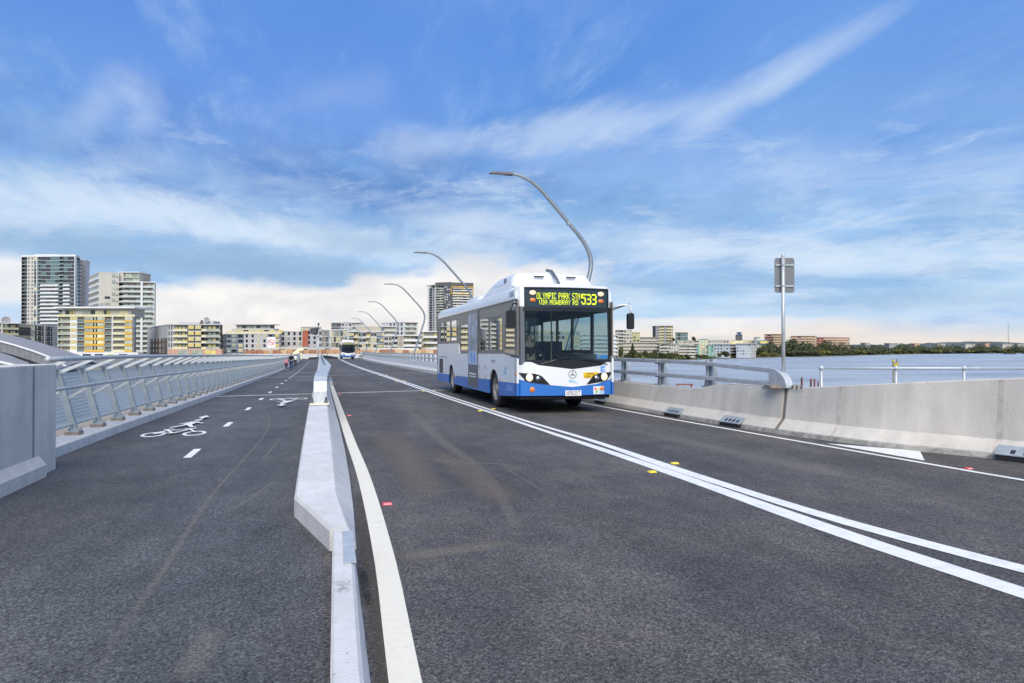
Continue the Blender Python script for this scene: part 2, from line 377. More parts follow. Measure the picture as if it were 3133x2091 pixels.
def copy_tree(o, parent=None):
    c = o.copy(); COL.objects.link(c); c.parent = parent
    for ch in [x for x in KIDS.get(o.name, [])]: copy_tree(ch, c)
    return c
KIDS = {}
def at(px, Z, py=None, z=None):
    """a point Z metres deep in front of the standpoint, measured on the photograph"""
    X = (px - 1174.5) / 1566 * Z
    return Vector((X * CY + Z * SY, Z * CY - X * SY, (EYE - (py - 798) / 1566 * Z) if z is None and py is not None else (z or 0.0)))
def interp(t, pts):
    if t <= pts[0][0]: return pts[0][1]
    for (a, b), (c, d) in zip(pts, pts[1:]):
        if t <= c:
            u = (t - a) / (c - a); return b + (d - b) * u
    return pts[-1][1]
def smooth_interp(t, pts):
    if t <= pts[0][0]: return pts[0][1]
    if t >= pts[-1][0]: return pts[-1][1]
    for i in range(len(pts) - 1):
        a, b = pts[i]; c, d = pts[i + 1]
        if t <= c:
            m0 = (pts[i + 1][1] - pts[max(i - 1, 0)][1]) / (pts[i + 1][0] - pts[max(i - 1, 0)][0])
            m1 = (pts[min(i + 2, len(pts) - 1)][1] - b) / (pts[min(i + 2, len(pts) - 1)][0] - a)
            h = c - a; u = (t - a) / h
            return (2*u**3 - 3*u**2 + 1) * b + (u**3 - 2*u**2 + u) * h * m0 + (-2*u**3 + 3*u**2) * d + (u**3 - u**2) * h * m1
PROF = [(-20, 0), (14, 0), (24, -0.04), (40, -0.14), (60, -0.30), (80, -0.44), (105, -0.55), (135, -0.58), (148, -0.80), (165, -1.6), (200, -3.5)]
def H(x, y):
    cross = 0.03 * min(1, max(0, (y - 14) / 46))
    return smooth_interp(y, PROF) + cross * (x - 4)
END = 146.0
YS = [-6 + 1.0 * i for i in range(0, 40)] + [34 + 2.0 * i for i in range(0, 57)]
YS = sorted(set([y for y in YS if y <= END]))
def copy_tree(o, parent=None):
    c = o.copy(); COL.objects.link(c)
    if parent: c.parent = parent
    for ch in o.children: copy_tree(ch, c)
    return c
# ================================================================== ground, water, deck
def right_foot(y):
    return smooth_interp(y, [(0, 10.4), (5, 9.95), (7.5, 9.30), (9, 8.62), (10.8, 8.17), (13, 7.92), (16.4, 7.76), (20, 7.68), (30, 7.6), (146, 7.5)])
def sheet(name, xl, xr, ys, dz, m, parent=None, nx=1):
    mb = MB()
    for a, b in zip(ys, ys[1:]):
        for i in range(nx):
            def P(y, t):
                x = xl(y) + (xr(y) - xl(y)) * t
                return (x, y, H(x, y) + dz)
            mb.quad(P(a, i / nx), P(a, (i + 1) / nx), P(b, (i + 1) / nx), P(b, i / nx))
    return mb.build(name, m, parent)
road = tag(sheet('road', lambda y: 0.02, lambda y: right_foot(y) + 0.3, YS, 0, MT['asphalt'], None, 2), kind='structure')
path = tag(sheet('cycle_path', lambda y: -3.95, lambda y: 0.02, YS, 0, MT['asphalt_path'], None, 1), kind='structure')
# deck slab under it all, with its edge
mb = MB()
fr = []
for y in YS:
    xr = right_foot(y) + 0.9
    fr.append([(-4.6, y, H(-4.6, y) - 1.4), (xr, y, H(xr, y) - 1.4), (xr, y, H(xr, y) - 0.05), (-4.6, y, H(-4.6, y) - 0.05)])
mb.sweep(fr); deck = tag(mb.build('bridge_deck', MT['conc_left']), kind='structure'); fix_normals(deck)

water_m = bpy.data.materials.new('water'); water_m.use_nodes = True
nt = water_m.node_tree; b = nt.nodes['Principled BSDF']
b.inputs['Base Color'].default_value = (0.16, 0.24, 0.34, 1); b.inputs['Roughness'].default_value = 0.30; b.inputs['IOR'].default_value = 1.33
t = nt.nodes.new('ShaderNodeTexCoord')
def wnoise(sc, st, d=4):
    mp = nt.nodes.new('ShaderNodeMapping'); mp.inputs['Scale'].default_value = st; nt.links.new(t.outputs['Object'], mp.inputs[0])
    n = nt.nodes.new('ShaderNodeTexNoise'); n.inputs['Scale'].default_value = sc; n.inputs['Detail'].default_value = d; nt.links.new(mp.outputs[0], n.inputs['Vector']); return n.outputs[0]
ad = nt.nodes.new('ShaderNodeMath'); ad.operation = 'ADD'; nt.links.new(wnoise(1.6, (1, 1, 1), 5), ad.inputs[0]); nt.links.new(wnoise(0.35, (1, 1, 1), 3), ad.inputs[1])
bp = nt.nodes.new('ShaderNodeBump'); bp.inputs['Strength'].default_value = 1.0; bp.inputs['Distance'].default_value = 0.55
nt.links.new(ad.outputs[0], bp.inputs['Height']); nt.links.new(bp.outputs[0], b.inputs['Normal'])
rp = nt.nodes.new('ShaderNodeValToRGB'); rp.color_ramp.elements[0].color = (0.27, 0.30, 0.34, 1); rp.color_ramp.elements[1].color = (0.45, 0.49, 0.52, 1)
rp.color_ramp.elements[0].position = 0.35; rp.color_ramp.elements[1].position = 0.65
nt.links.new(wnoise(0.012, (1, 2.2, 1), 6), rp.inputs[0]); nt.links.new(rp.outputs[0], b.inputs['Base Color'])
mb = MB(); mb.quad((-3000, -400, -9), (6000, -400, -9), (6000, 7000, -9), (-3000, 7000, -9))
tag(mb.build('water', water_m), kind='structure')

# ================================================================== painted markings (children of road / path)
def ribbon(name, pts, w, m, parent, dz=0.004, step=0.6, wfun=None):
    """painted strip through (x, y) points, w wide across the travel direction"""
    y0, y1 = pts[0][1], pts[-1][1]
    n = max(2, int(abs(y1 - y0) / step)); P = [(p[1], p[0]) for p in pts]
    mb = MB(); prev = None
    for i in range(n + 1):
        y = y0 + (y1 - y0) * i / n; x = smooth_interp(y, P); ww = wfun(y) if wfun else w
        a, b_ = (x - ww / 2, y, H(x - ww / 2, y) + dz), (x + ww / 2, y, H(x + ww / 2, y) + dz)
        if prev: mb.quad(prev[0], prev[1], b_, a)
        prev = (a, b_)
    return mb.build(name, m, parent)
ribbon('edge_line', [(0.375, 1.5), (0.385, 3.0), (0.47, 5.2), (0.52, 8.5), (0.50, 12), (0.49, 19), (0.50, 60), (0.5, 140)], 0.155, MT['paint_cream'], road)
U1 = [(1.5, 5.5), (3.6, 5.0), (5.3, 4.71), (7.5, 4.60), (10.7, 4.56), (13.9, 4.38), (18, 4.26), (25, 4.15), (60, 3.93), (130, 3.73)]
L0 = [(1.5, 4.42), (3.4, 4.29), (4.8, 4.20), (7.1, 4.21), (9.8, 4.17), (13, 4.07), (18, 3.95), (23, 3.85), (60, 3.60), (130, 3.40)]
LW = [(3.4, 0.215), (5, 0.235), (6.8, 0.20), (8.5, 0.19), (10, 0.17), (12.5, 0.125), (130, 0.12)]
UW = [(3.4, 0.20), (5, 0.20), (6.8, 0.175), (8.5, 0.20), (10, 0.155), (12.5, 0.115), (130, 0.11)]
def cl(y): return (smooth_interp(y, U1) + smooth_interp(y, L0)) / 2
YC = (1.5, 2.5, 3.6, 4.4, 5.2, 6, 7, 8, 9, 10, 11, 12, 13, 14, 16, 18, 21, 26, 40, 60, 100, 134)
ribbon('centre_line', [(smooth_interp(y, L0) + interp(y, LW) / 2, y) for y in YC], 0, MT['paint'], road, wfun=lambda y: interp(y, LW))
ribbon('centre_line', [(smooth_interp(y, U1) - interp(y, UW) / 2, y) for y in YC], 0, MT['paint'], road, 0.0055, wfun=lambda y: interp(y, UW))
ribbon('edge_line', [(8.75, 2.0), (8.15, 6.2), (7.95, 8.5), (7.72, 11.5), (7.50, 14.6), (7.33, 18.4), (7.28, 30), (7.22, 134)], 0.10, MT['paint'], road)
# wedge of the painted taper beside the right barrier
g = [at(1893, 2505.6 / (1018 - 798), z=0), at(2109, 2505.6 / (1036 - 798), z=0), at(2120, 2505.6 / (1058 - 798), z=0)]
mb = MB(); mb.poly([(p.x, p.y, H(p.x, p.y) + 0.004) for p in reversed(g)]); mb.build('taper_marking', MT['paint'], road)
# expansion joints: pale strips right across (road half and path half)
for (yl, yr) in ((25.6, 26.3), (46.5, 47.5), (58.0, 59.5)):
    for nm, par, x0, x1, w in (('expansion_joint', path, -3.5, -0.14, 0.17), ('expansion_joint', road, 0.36, 7.5, 0.17)):
        mb = MB(); n = 10
        for i in range(n):
            xa, xb = x0 + (x1 - x0) * i / n, x0 + (x1 - x0) * (i + 1) / n
            ya, yb = [yl + (yr - yl) * (q + 3.5) / 11 for q in (xa, xb)]
            mb.quad((xa, ya - w / 2, H(xa, ya) + 0.009), (xb, yb - w / 2, H(xb, yb) + 0.009), (xb, yb + w / 2, H(xb, yb) + 0.009), (xa, ya + w / 2, H(xa, ya) + 0.009))
        mb.build(nm, MT['paint'] if yl < 30 else MT['conc_pale'], par)
# dashes of the path
dash = []
y = 10.8
while y < 128:
    mb = MB(); x = -1.86 + 0.0005 * y
    mb.quad((x - 0.055, y, H(x, y) + 0.004), (x + 0.055, y, H(x, y) + 0.004), (x + 0.055, y + 0.9, H(x, y + 0.9) + 0.004), (x - 0.055, y + 0.9, H(x, y + 0.9) + 0.004))
    mb.build('lane_dash', MT['paint'], path); y += 4.12 if y < 40 else 3.0
# bicycle + pedestrian symbols
def ring(mb, cx, cy, r0, r1, n=28):
    for i in range(n):
        a, b_ = 2 * math.pi * i / n, 2 * math.pi * (i + 1) / n
        mb.quad((cx + r0 * math.cos(a), cy + r0 * math.sin(a), 0), (cx + r1 * math.cos(a), cy + r1 * math.sin(a), 0), (cx + r1 * math.cos(b_), cy + r1 * math.sin(b_), 0), (cx + r0 * math.cos(b_), cy + r0 * math.sin(b_), 0))
def bar(mb, x0, y0, x1, y1, w0, w1=None):
    w1 = w1 or w0
    d = Vector((x1 - x0, y1 - y0)).normalized(); n = Vector((-d.y, d.x))
    mb.quad((x0 - n.x * w0 / 2, y0 - n.y * w0 / 2, 0), (x1 - n.x * w1 / 2, y1 - n.y * w1 / 2, 0), (x1 + n.x * w1 / 2, y1 + n.y * w1 / 2, 0), (x0 + n.x * w0 / 2, y0 + n.y * w0 / 2, 0))
def symbol(parent, cx, cy, sx, sy, flip):
    """unit drawing: bicycle 2 wide, 1.2 high; walker and arrow above it"""
    mb = MB()
    ring(mb, -0.62, 0.36, 0.25, 0.36); ring(mb, 0.62, 0.36, 0.25, 0.36)
    bar(mb, -0.62, 0.36, -0.32, 0.82, 0.07); bar(mb, -0.62, 0.36, -0.05, 0.34, 0.06); bar(mb, -0.36, 0.76, 0.30, 0.80, 0.07); bar(mb, -0.38, 0.80, -0.02, 0.32, 0.08)
    bar(mb, -0.02, 0.34, 0.32, 0.78, 0.07); bar(mb, 0.62, 0.36, 0.30, 0.94, 0.08); bar(mb, -0.52, 0.92, -0.18, 0.94, 0.09); bar(mb, -0.36, 0.76, -0.34, 0.93, 0.07)
    bar(mb, 0.12, 0.96, 0.50, 0.98, 0.09); bar(mb, -0.12, 0.26, 0.12, 0.40, 0.09)
    # striding figure
    bar(mb, -0.05, 1.72, 0.06, 2.30, 0.30, 0.34); bar(mb, -0.02, 1.74, -0.44, 1.22, 0.17, 0.10); bar(mb, 0.02, 1.74, 0.26, 1.24, 0.17, 0.12); bar(mb, 0.26, 1.24, 0.40, 1.24, 0.10)
    bar(mb, 0.04, 2.24, 0.44, 1.92, 0.13, 0.08); bar(mb, 0.02, 2.22, -0.36, 1.90, 0.12, 0.08)
    ring(mb, 0.10, 2.56, 0.0, 0.15, 18)
    # arrow
    bar(mb, 0.10, 2.85, 0.10, 3.25, 0.14); mb.poly([(-0.12, 3.20, 0), (0.32, 3.20, 0), (0.10, 3.62, 0)])
    out = []
    for i, (x, y_, _) in enumerate(mb.v):
        X, Y = x * sx, (y_ - 1.7) * sy
        if flip: X, Y = -X, -Y
        out.append((cx + X, cy + Y, H(cx + X, cy + Y) + 0.006 + 0.0))
    # every overlapping bar sits a hair above the one before it
    o2 = []
    for i, p in enumerate(out): o2.append((p[0], p[1], p[2] + 0.0004 * (i // 4 if i > 224 else 0)))
    mb.v = o2
    return mb.build('bicycle_symbol', MT['paint'], parent)
symbol(path, -2.60, 15.25, 0.56, 1.04, False)
symbol(path, -0.98, 21.8, 0.60, 1.10, True)

# scuffs, scratches and dirt (thin worn-in strips of paler grit)
def scuff_mat(name, color, lo, hi, sc):
    m = bpy.data.materials.new(name); m.use_nodes = True; nt = m.node_tree
    bs = nt.nodes['Principled BSDF']; bs.inputs['Base Color'].default_value = (*color, 1); bs.inputs['Roughness'].default_value = 0.95
    t = nt.nodes.new('ShaderNodeTexCoord'); n = nt.nodes.new('ShaderNodeTexNoise'); n.inputs['Scale'].default_value = sc; n.inputs['Detail'].default_value = 8; n.inputs['Roughness'].default_value = 0.75
    nt.links.new(t.outputs['Object'], n.inputs['Vector'])
    # fade across the strip: UV x 0..1
    uv = nt.nodes.new('ShaderNodeUVMap'); sp = nt.nodes.new('ShaderNodeSeparateXYZ'); nt.links.new(uv.outputs[0], sp.inputs[0])
    def mth(op, a, b_):
        q = nt.nodes.new('ShaderNodeMath'); q.operation = op
        for i, v in enumerate((a, b_)):
            if isinstance(v, float): q.inputs[i].default_value = v
            else: nt.links.new(v, q.inputs[i])
        return q.outputs[0]
    def hump(s): return mth('MULTIPLY', mth('MULTIPLY', s, mth('SUBTRACT', 1.0, s)), 4.0)
    mr = nt.nodes.new('ShaderNodeMapRange'); nt.links.new(n.outputs[0], mr.inputs[0]); mr.inputs[1].default_value = lo; mr.inputs[2].default_value = hi
    n9 = nt.nodes.new('ShaderNodeTexNoise'); n9.inputs['Scale'].default_value = 90; n9.inputs['Detail'].default_value = 3; nt.links.new(t.outputs['Object'], n9.inputs['Vector'])
    m9 = nt.nodes.new('ShaderNodeMapRange'); nt.links.new(n9.outputs[0], m9.inputs[0]); m9.inputs[1].default_value = 0.40; m9.inputs[2].default_value = 0.62; m9.inputs[3].default_value = 0.15; m9.inputs[4].default_value = 0.95
    f = mth('MULTIPLY', mth('MULTIPLY', mth('MULTIPLY', hump(sp.outputs[0]), mth('MINIMUM', mth('MULTIPLY', hump(sp.outputs[1]), 1.5), 1.0)), mr.outputs[0]), m9.outputs[0])
    nt.links.new(f, bs.inputs['Alpha'])
    return m
SC1 = scuff_mat('pale_scuff', (0.27, 0.25, 0.22), 0.22, 0.66, 30)
SC2 = scuff_mat('brown_dirt', (0.20, 0.165, 0.135), 0.12, 0.55, 14)
SC3 = scuff_mat('dark_stain', (0.015, 0.015, 0.016), 0.2, 0.55, 9)
def G(px, py):
    p = at(px, 2505.6 / (py - 798), z=0); return (p.x, p.y)
def scuff(pts, w, m, parent, dz=0.0025, name='scuff_mark'):
    P = [Vector(p) for p in pts]; dn = []
    for i in range(len(P) - 1):
        for k_ in range(6): dn.append(P[i].lerp(P[i + 1], k_ / 6))
    dn.append(P[-1])
    for _ in range(3): dn = [dn[0]] + [(dn[i - 1] + dn[i] * 2 + dn[i + 1]) / 4 for i in range(1, len(dn) - 1)] + [dn[-1]]
    me = MB(); uvs = []
    ww = w if isinstance(w, (list, tuple)) else (w, w)
    for i in range(len(dn)):
        t = (dn[min(i + 1, len(dn) - 1)] - dn[max(i - 1, 0)]).normalized(); n = Vector((-t.y, t.x)); q = ww[0] + (ww[1] - ww[0]) * i / (len(dn) - 1)
        for s in (-1, 1):
            p = dn[i] + n * s * q / 2; me.v.append((p.x, p.y, H(p.x, p.y) + dz))
    for i in range(len(dn) - 1):
        me.f.append((2 * i, 2 * i + 1, 2 * i + 3, 2 * i + 2)); me.m.append(0)
        a, c = i / (len(dn) - 1), (i + 1) / (len(dn) - 1); uvs += [(0, a), (1, a), (1, c), (0, c)]
    o = me.build(name, m, parent); uv = o.data.uv_layers.new(name='UVMap')
    for i, q in enumerate(uvs): uv.data[i].uv = q
    return o
scuff([G(905, 915), G(960, 960), G(1010, 1010), G(1080, 1060), G(1130, 1110), G(1165, 1170), G(1195, 1245)], (0.35, 0.12), SC1, road)
scuff([G(990, 1030), G(1060, 1072), G(1120, 1120), G(1160, 1160)], 0.55, SC2, road, 0.0028)
scuff([G(900, 1288), G(960, 1275), G(1040, 1262), G(1110, 1250), G(1205, 1243)], (0.42, 0.15), SC2, road, 0.0031)
scuff([G(905, 1280), G(1000, 1270), G(1080, 1262), G(1190, 1246)], (0.30, 0.20), SC1, road, 0.0034)
scuff([G(1150, 1070), G(1200, 1100), G(1258, 1137)], 0.035, SC1, road, 0.0036)
scuff([G(1110, 1068), G(1230, 1080), G(1340, 1088), G(1480, 1096)], 0.05, SC1, road, 0.0038)
scuff([G(950, 1131), G(1030, 1126), G(1090, 1120)], 0.05, SC1, road, 0.0029)
scuff([G(985, 1053), G(1030, 1062), G(1120, 1064), G(1200, 1070)], 0.12, SC1, road, 0.0033)
scuff([G(845, 1400), G(838, 1340), G(828, 1300)], 0.07, SC3, road, 0.0029, 'oil_stain')
scuff([G(215, 1560), G(300, 1420), G(390, 1290), G(450, 1190), G(500, 1120), G(560, 1055), G(605, 1005), G(622, 965), G(605, 935), G(612, 918)], (0.08, 0.035), SC1, path)
scuff([G(420, 1568), G(470, 1480), G(500, 1440)], 0.2, SC1, path, 0.003)
for (a, b_) in (((300, 1075), (380, 1050)), ((240, 1240), (262, 1237)), ((640, 1010), (600, 1060)), ((520, 1180), (640, 1100))):
    scuff([G(*a), G((a[0] + b_[0]) / 2, (a[1] + b_[1]) / 2 + 2), G(*b_)], 0.05, SC1, path, 0.0032)

SCK = scuff_mat('kerb_scrape', (0.16, 0.155, 0.15), 0.35, 0.75, 26)
SC4 = scuff_mat('gutter_dirt', (0.085, 0.070, 0.052), 0.10, 0.50, 20)
scuff([(0.30, 1.6), (0.31, 3.0), (0.34, 4.5), (0.37, 6.2), (0.42, 8.0)], (0.16, 0.12), SC4, road, 0.0022, 'gutter_dirt')
scuff([G(880, 990), G(940, 1060), G(1000, 1160)], (0.9, 0.5), SC2, road, 0.0018)
scuff([(6.3, 6.5), (6.1, 9.0), (5.9, 12.0)], (0.5, 0.6), SC1, road, 0.0019)
# ================================================================== reflective studs
RED = mat('red_stud', (0.72, 0.06, 0.07), 0.35); YEL = mat('yellow_stud', (0.85, 0.62, 0.04), 0.35); LENS = mat('stud_lens', (0.85, 0.30, 0.28), 0.15)
def stud_mesh(m):
    mb = MB(); a, b_, h = 0.05, 0.045, 0.018
    mb.hexa([(-a, -b_, 0), (a, -b_, 0), (a, b_, 0), (-a, b_, 0), (-a * .8, -b_ * .55, h), (a * .8, -b_ * .55, h), (a * .8, b_ * .55, h), (-a * .8, b_ * .55, h)])
    mb.mi = 1; mb.hexa([(-a * .8, -b_ * .95, 0.003), (a * .8, -b_ * .95, 0.003), (a * .8, -b_ * .9, 0.003), (-a * .8, -b_ * .9, 0.003), (-a * .7, -b_ * .66, h * .9), (a * .7, -b_ * .66, h * .9), (a * .7, -b_ * .6, h * .85), (-a * .7, -b_ * .6, h * .85)])
    return mb.mesh('road_stud', [m, LENS if m is RED else m])
sr, sy_ = stud_mesh(RED), stud_mesh(YEL)
ORD = ['nearest', 'second nearest', 'third nearest', 'fourth nearest', 'fifth nearest', 'sixth nearest', 'seventh nearest', 'eighth nearest']
for i, y in enumerate((7.05, 16.6, 25.0, 33.5, 42.0, 52.0)):
    x = 0.66; tag(ob('road_stud', sr, None, (x, y, H(x, y) + 0.001)), 'red road stud right of the cream edge line, %s to the camera' % ORD[i], 'road stud', 'red studs along the cream edge line')
for i, y in enumerate((8.1, 17.0, 25.8, 34.8, 44.0)):
    for s, nm in ((-1, 'left'), (1, 'right')):
        x = cl(y) + s * (0.24 if i else 0.30); yy = y + (0.35 if s > 0 else -0.15)
        tag(ob('road_stud', sy_, None, (x, yy, H(x, yy) + 0.001)), 'yellow road stud %s of the double white line, %s pair to the camera' % (nm, ORD[i]), 'road stud', 'yellow studs beside the double centre line')
tag(ob('road_stud', sr, None, (8.22, 7.05, 0.001)), 'red reflective road stud beside the right edge line near the painted wedge', 'road stud')

# ================================================================== right concrete barrier
def topz(y):      # height of the concrete above the road
    return interp(y, [(2, 1.34), (6.9, 1.20), (10.85, 0.84), (12.9, 0.82), (13.7, 0.655), (146, 0.655)])
def barrier_ring(y, rough=True):
    x = right_foot(y); dxdy = (right_foot(y + 0.1) - right_foot(y - 0.1)) / 0.2
    n = Vector((1, -dxdy)).normalized(); z0 = H(x, y); tz = topz(y)
    pr = [(0.0, -0.05), (0.012, 0.09), (0.19, 0.27), (0.27, tz - 0.012), (0.285, tz), (0.70, tz), (0.72, tz - 0.02), (0.72, -0.6)]
    return [(x + n.x * d, y + n.y * d, z0 + z) for d, z in pr]
barrier = thing('concrete_barrier', 'long pale grey concrete road barrier carrying the steel rails along the water side', 'barrier', (0, 0, 0))
cuts = [1.0, 7.55, 9.75, 10.87, 10.95, 14.3, 16.6, 20.0]
y = 24.0
while y < 146: cuts.append(y); y += 4.0
cuts.append(146)
for i, (a, b_) in enumerate(zip(cuts, cuts[1:])):
    if abs(a - 10.87) < 0.01: continue
    g = 0.006
    n = max(2, int((b_ - a) / 0.35)) if a < 20 else 3
    mb = MB(); mb.sweep([barrier_ring(a + g + (b_ - a - 2 * g) * j / n) for j in range(n + 1)])
    fix_normals(mb.build('concrete_unit', MT['conc'] if a < 20 else MT['conc_pale'], barrier))
mb = MB()
def inset(ring_, d=0.02):
    return [(p[0] + (d if k_ < 4 else 0), p[1], p[2] - (d if 3 <= k_ <= 6 else 0)) for k_, p in enumerate(ring_)]
mb.sweep([inset(barrier_ring(10.86)), inset(barrier_ring(10.96))]); fix_normals(mb.build('joint_filler', MT['joint'], barrier))
# darker grout bands at the precast joints and the rough cast foot
for yj, w in ((9.75, 0.05), (7.55, 0.06), (6.5, 0.11)):
    mb = MB(); q = [[(p[0] - 0.0025, p[1] - 0.001, p[2]) for p in barrier_ring(yj + s)[1:4]] for s in (-w / 2, w / 2)]
    for k_ in range(2): mb.quad(q[0][k_], q[0][k_ + 1], q[1][k_ + 1], q[1][k_])
    mb.build('grout_band', MT['joint_soft'] if 'joint_soft' in MT else mat('grout_band', (0.47, 0.43, 0.375), 0.95, 0, 0.2, 7), barrier)
mb = MB(); prev = None
for j in range(0, 130):
    y = 5.0 + j * 0.08
    rg = barrier_ring(y); a = rg[0]; c = rg[1]; jt = rnd.uniform(-0.010, 0.012)
    p = [(a[0] - 0.016 - jt * 0.6, a[1], a[2]), (c[0] - 0.006 - jt * 0.3, c[1], c[2] - 0.018 + jt)]
    if prev: mb.quad(prev[0], prev[1], p[1], p[0])
    prev = p
tag(mb.build('rough_foot', MT['conc_rough'], barrier), kind='stuff')

# scuppers let into the foot
for i, (y, lbl) in enumerate(((18.1, 'slotted drain plate at the barrier foot, just behind the front corner of the bus'), (14.2, 'slotted drain plate at the barrier foot, the one nearest the bus'), (12.1, 'slotted drain plate at the barrier foot, middle one near the sign pole'), (7.15, 'slotted drain plate at the barrier foot, at the right edge of the photo'))):
    x = right_foot(y); ang_ = math.atan2(-(right_foot(y + .3) - right_foot(y - .3)) / 0.6, 1)
    L = 0.40 if y < 8 else 0.31
    t = thing('drain_plate', lbl, 'drain', (x, y, H(x, y)), ang_, 'drain plates along the barrier foot')
    mb = MB()   # local y runs along the foot, x into the barrier
    mb.hexa([(-0.05, -L, 0.075), (0.11, -L, 0.19), (0.11, L, 0.19), (-0.05, L, 0.075), (-0.06, -L, 0.09), (0.10, -L, 0.205), (0.10, L, 0.205), (-0.06, L, 0.09)])
    mb.box(-0.07, -0.05, -L, L, 0.080, 0.092); mb.build('plate', MT['galv_dull'], t)
    for k_ in range(4):
        c = -L + 0.08 + k_ * (2 * L - 0.16) / 4
        mb = MB(); mb.hexa([(-0.035, c, 0.099), (0.03, c, 0.146), (0.03, c + 0.06, 0.146), (-0.035, c + 0.06, 0.099), (-0.037, c, 0.1095), (0.028, c, 0.1565), (0.028, c + 0.06, 0.1565), (-0.037, c + 0.06, 0.1095)]); mb.build('slot', MT['dark'], t)
    mb = MB(); mb.box(-0.060, 0.02, -L + 0.02, L - 0.02, 0.0, 0.078); mb.build('opening', MT['black'], t)  # solid black block stands in for the shade inside the opening

# ================================================================== steel rails on the right barrier
rail = thing('steel_guard_rail', 'two galvanised box rails on tapered posts above the concrete barrier beside the water', 'guard rail', (0, 0, 0))
def rail_box(ys, xo, zc, hw, hh, name, m, par):
    fr = []
    for y in ys:
        x = right_foot(y) + xo; z = H(right_foot(y), y) + (zc(y) if callable(zc) else zc)
        fr.append([(x - hw, y, z - hh), (x + hw, y, z - hh), (x + hw, y, z + hh), (x - hw, y, z + hh)])
    mb = MB(); mb.sweep(fr); return bevel(fix_normals(mb.build(name, m, par)), 0.012, 1)
tz_ = lambda y: interp(y, [(11.3, 1.155), (13.4, 1.25), (14.2, 1.265), (146, 1.265)])
segs = [(11.35, 15.35)] + [(15.38 + 6.0 * i, 21.35 + 6.0 * i) for i in range(20)]
for a, b_ in segs:
    ys = [a + (b_ - a) * k_ / 6 for k_ in range(7)]
    rail_box(ys, 0.34, tz_, 0.065, 0.045, 'top_rail', MT['galv'], rail)
    rail_box(ys, 0.32, lambda y: interp(y, [(11.3, 0.90), (13.4, 0.93), (146, 0.94)]), 0.05, 0.045, 'lower_rail', MT['galv'], rail)
# rounded end shoe
mb = MB(); x = right_foot(11.3) + 0.32; fr = []
for k_ in range(13):
    a = math.pi / 2 * k_ / 12; yy = 11.36 - 0.52 * math.sin(a); zz = 0.845 + 0.355 * math.cos(a)
    fr.append([(x - 0.075, yy, zz), (x + 0.075, yy, zz)])
for j in range(12): mb.quad(fr[j][0], fr[j][1], fr[j + 1][1], fr[j + 1][0])
mb.poly([f[0] for f in fr] + [(x - 0.075, 11.36, 0.845)]); mb.poly([f[1] for f in fr] + [(x + 0.075, 11.36, 0.845)])
mb.box(x - 0.1, x + 0.1, 10.98, 11.55, 0.832, 0.846)
mb.build('end_shoe', MT['galv_bright'], rail)
for yb in (10.55, 10.67, 10.79, 10.92):
    mb = MB(); mb.lathe([(0, 0.022), (0.035, 0.022), (0.035, 0.012), (0.06, 0.012), (0.06, 0)], 'z', 8, (x + 0.02, yb, 0.845)); mb.build('anchor_bolt', MT['bolt'], rail)
mb = MB(); fr = []
hh = 0.60
mb.hexa([(-0.07, -0.16, 0), (0.09, -0.16, 0), (0.09, 0.17, 0), (-0.07, 0.17, 0), (-0.02, -0.10, hh), (0.07, -0.10, hh), (0.07, 0.10, hh), (-0.02, 0.10, hh)])
mb.box(-0.115, -0.07, -0.03, 0.03, 0.01, hh - 0.01)
pm = mb.mesh('post', MT['galv_dull'])
mb = MB(); mb.box(-0.13, 0.12, -0.19, 0.20, 0, 0.035); plm = mb.mesh('base_plate', MT['galv'])
y = 13.4
while y < 145:
    x = right_foot(y) + 0.46; z = H(right_foot(y), y) + topz(y)
    ob('base_plate', plm, rail, (x, y, z)); ob('post', pm, rail, (x, y, z + 0.033)); y += 2.03
mb = MB()
for yj in (15.36, 21.365):
    for dy_ in (-0.30, -0.24, -0.18, 0.08, 0.14, 0.20):
        for zz in (1.215, 0.89):
            mb.lathe([(0, 0.012), (-0.03, 0.012), (-0.03, 0)], 'z', 6, (right_foot(yj) + 0.32, yj + dy_, H(7.7, yj) + zz))
mb.build('splice_bolt', MT['bolt'], rail)

# ================================================================== sign pole on the right barrier
sp = at(1797, 12.95, z=0); zb = 0.842
t = thing('traffic_sign', 'blank grey back of a rectangular road sign on a galvanised pole by the water', 'road sign', (sp.x, sp.y, zb))
mb = MB(); mb.tube([(0, 0, 0), (0, 0, 2.50)], 0.034, 14); mb.lathe([(2.50, 0.036), (2.52, 0.03), (2.525, 0)], 'z', 14)
mb.build('pole', MT['galv'], t, True)
mb = MB(); mb.box(-0.30, 0.30, -0.13, 0.19, 0, 0.045); mb.build('base_plate', MT['plinth'], t).rotation_euler = (0, 0, -0.25)
mb = MB(); mb.tube([(0, 0, 0.045), (0, 0, 0.10)], 0.05, 12); mb.build('collar', MT['galv_dull'], t)
def rrect(w, h, r, cx=0, cz=0, n=5):
    pts = []
    for (sx, sz, a0) in ((1, 1, 0), (-1, 1, 90), (-1, -1, 180), (1, -1, 270)):
        for k_ in range(n + 1):
            a = R(a0 + 90 * k_ / n); pts.append((cx + sx * (w / 2 - r) + r * math.cos(a), cz + sz * (h / 2 - r) + r * math.sin(a)))
    return pts
SGN = mat('sign_back_grey', (0.17, 0.178, 0.19), 0.5, 0.3, 0.05)
mb = MB(); mb.prism([(p[0], 0.055, p[1]) for p in rrect(0.375, 0.665, 0.045, 0.045, 2.135)], (0, 0.004, 0)); pn = mb.build('panel', SGN, t); pn.rotation_euler = (0, 0, -0.30); fix_normals(pn)
mb = MB()
for zz in (1.93, 2.33):
    mb.box(-0.13, 0.21, 0.034, 0.054, zz - 0.015, zz + 0.015); mb.tube([(0, 0, zz - 0.018), (0, 0, zz + 0.018)], 0.041, 12)
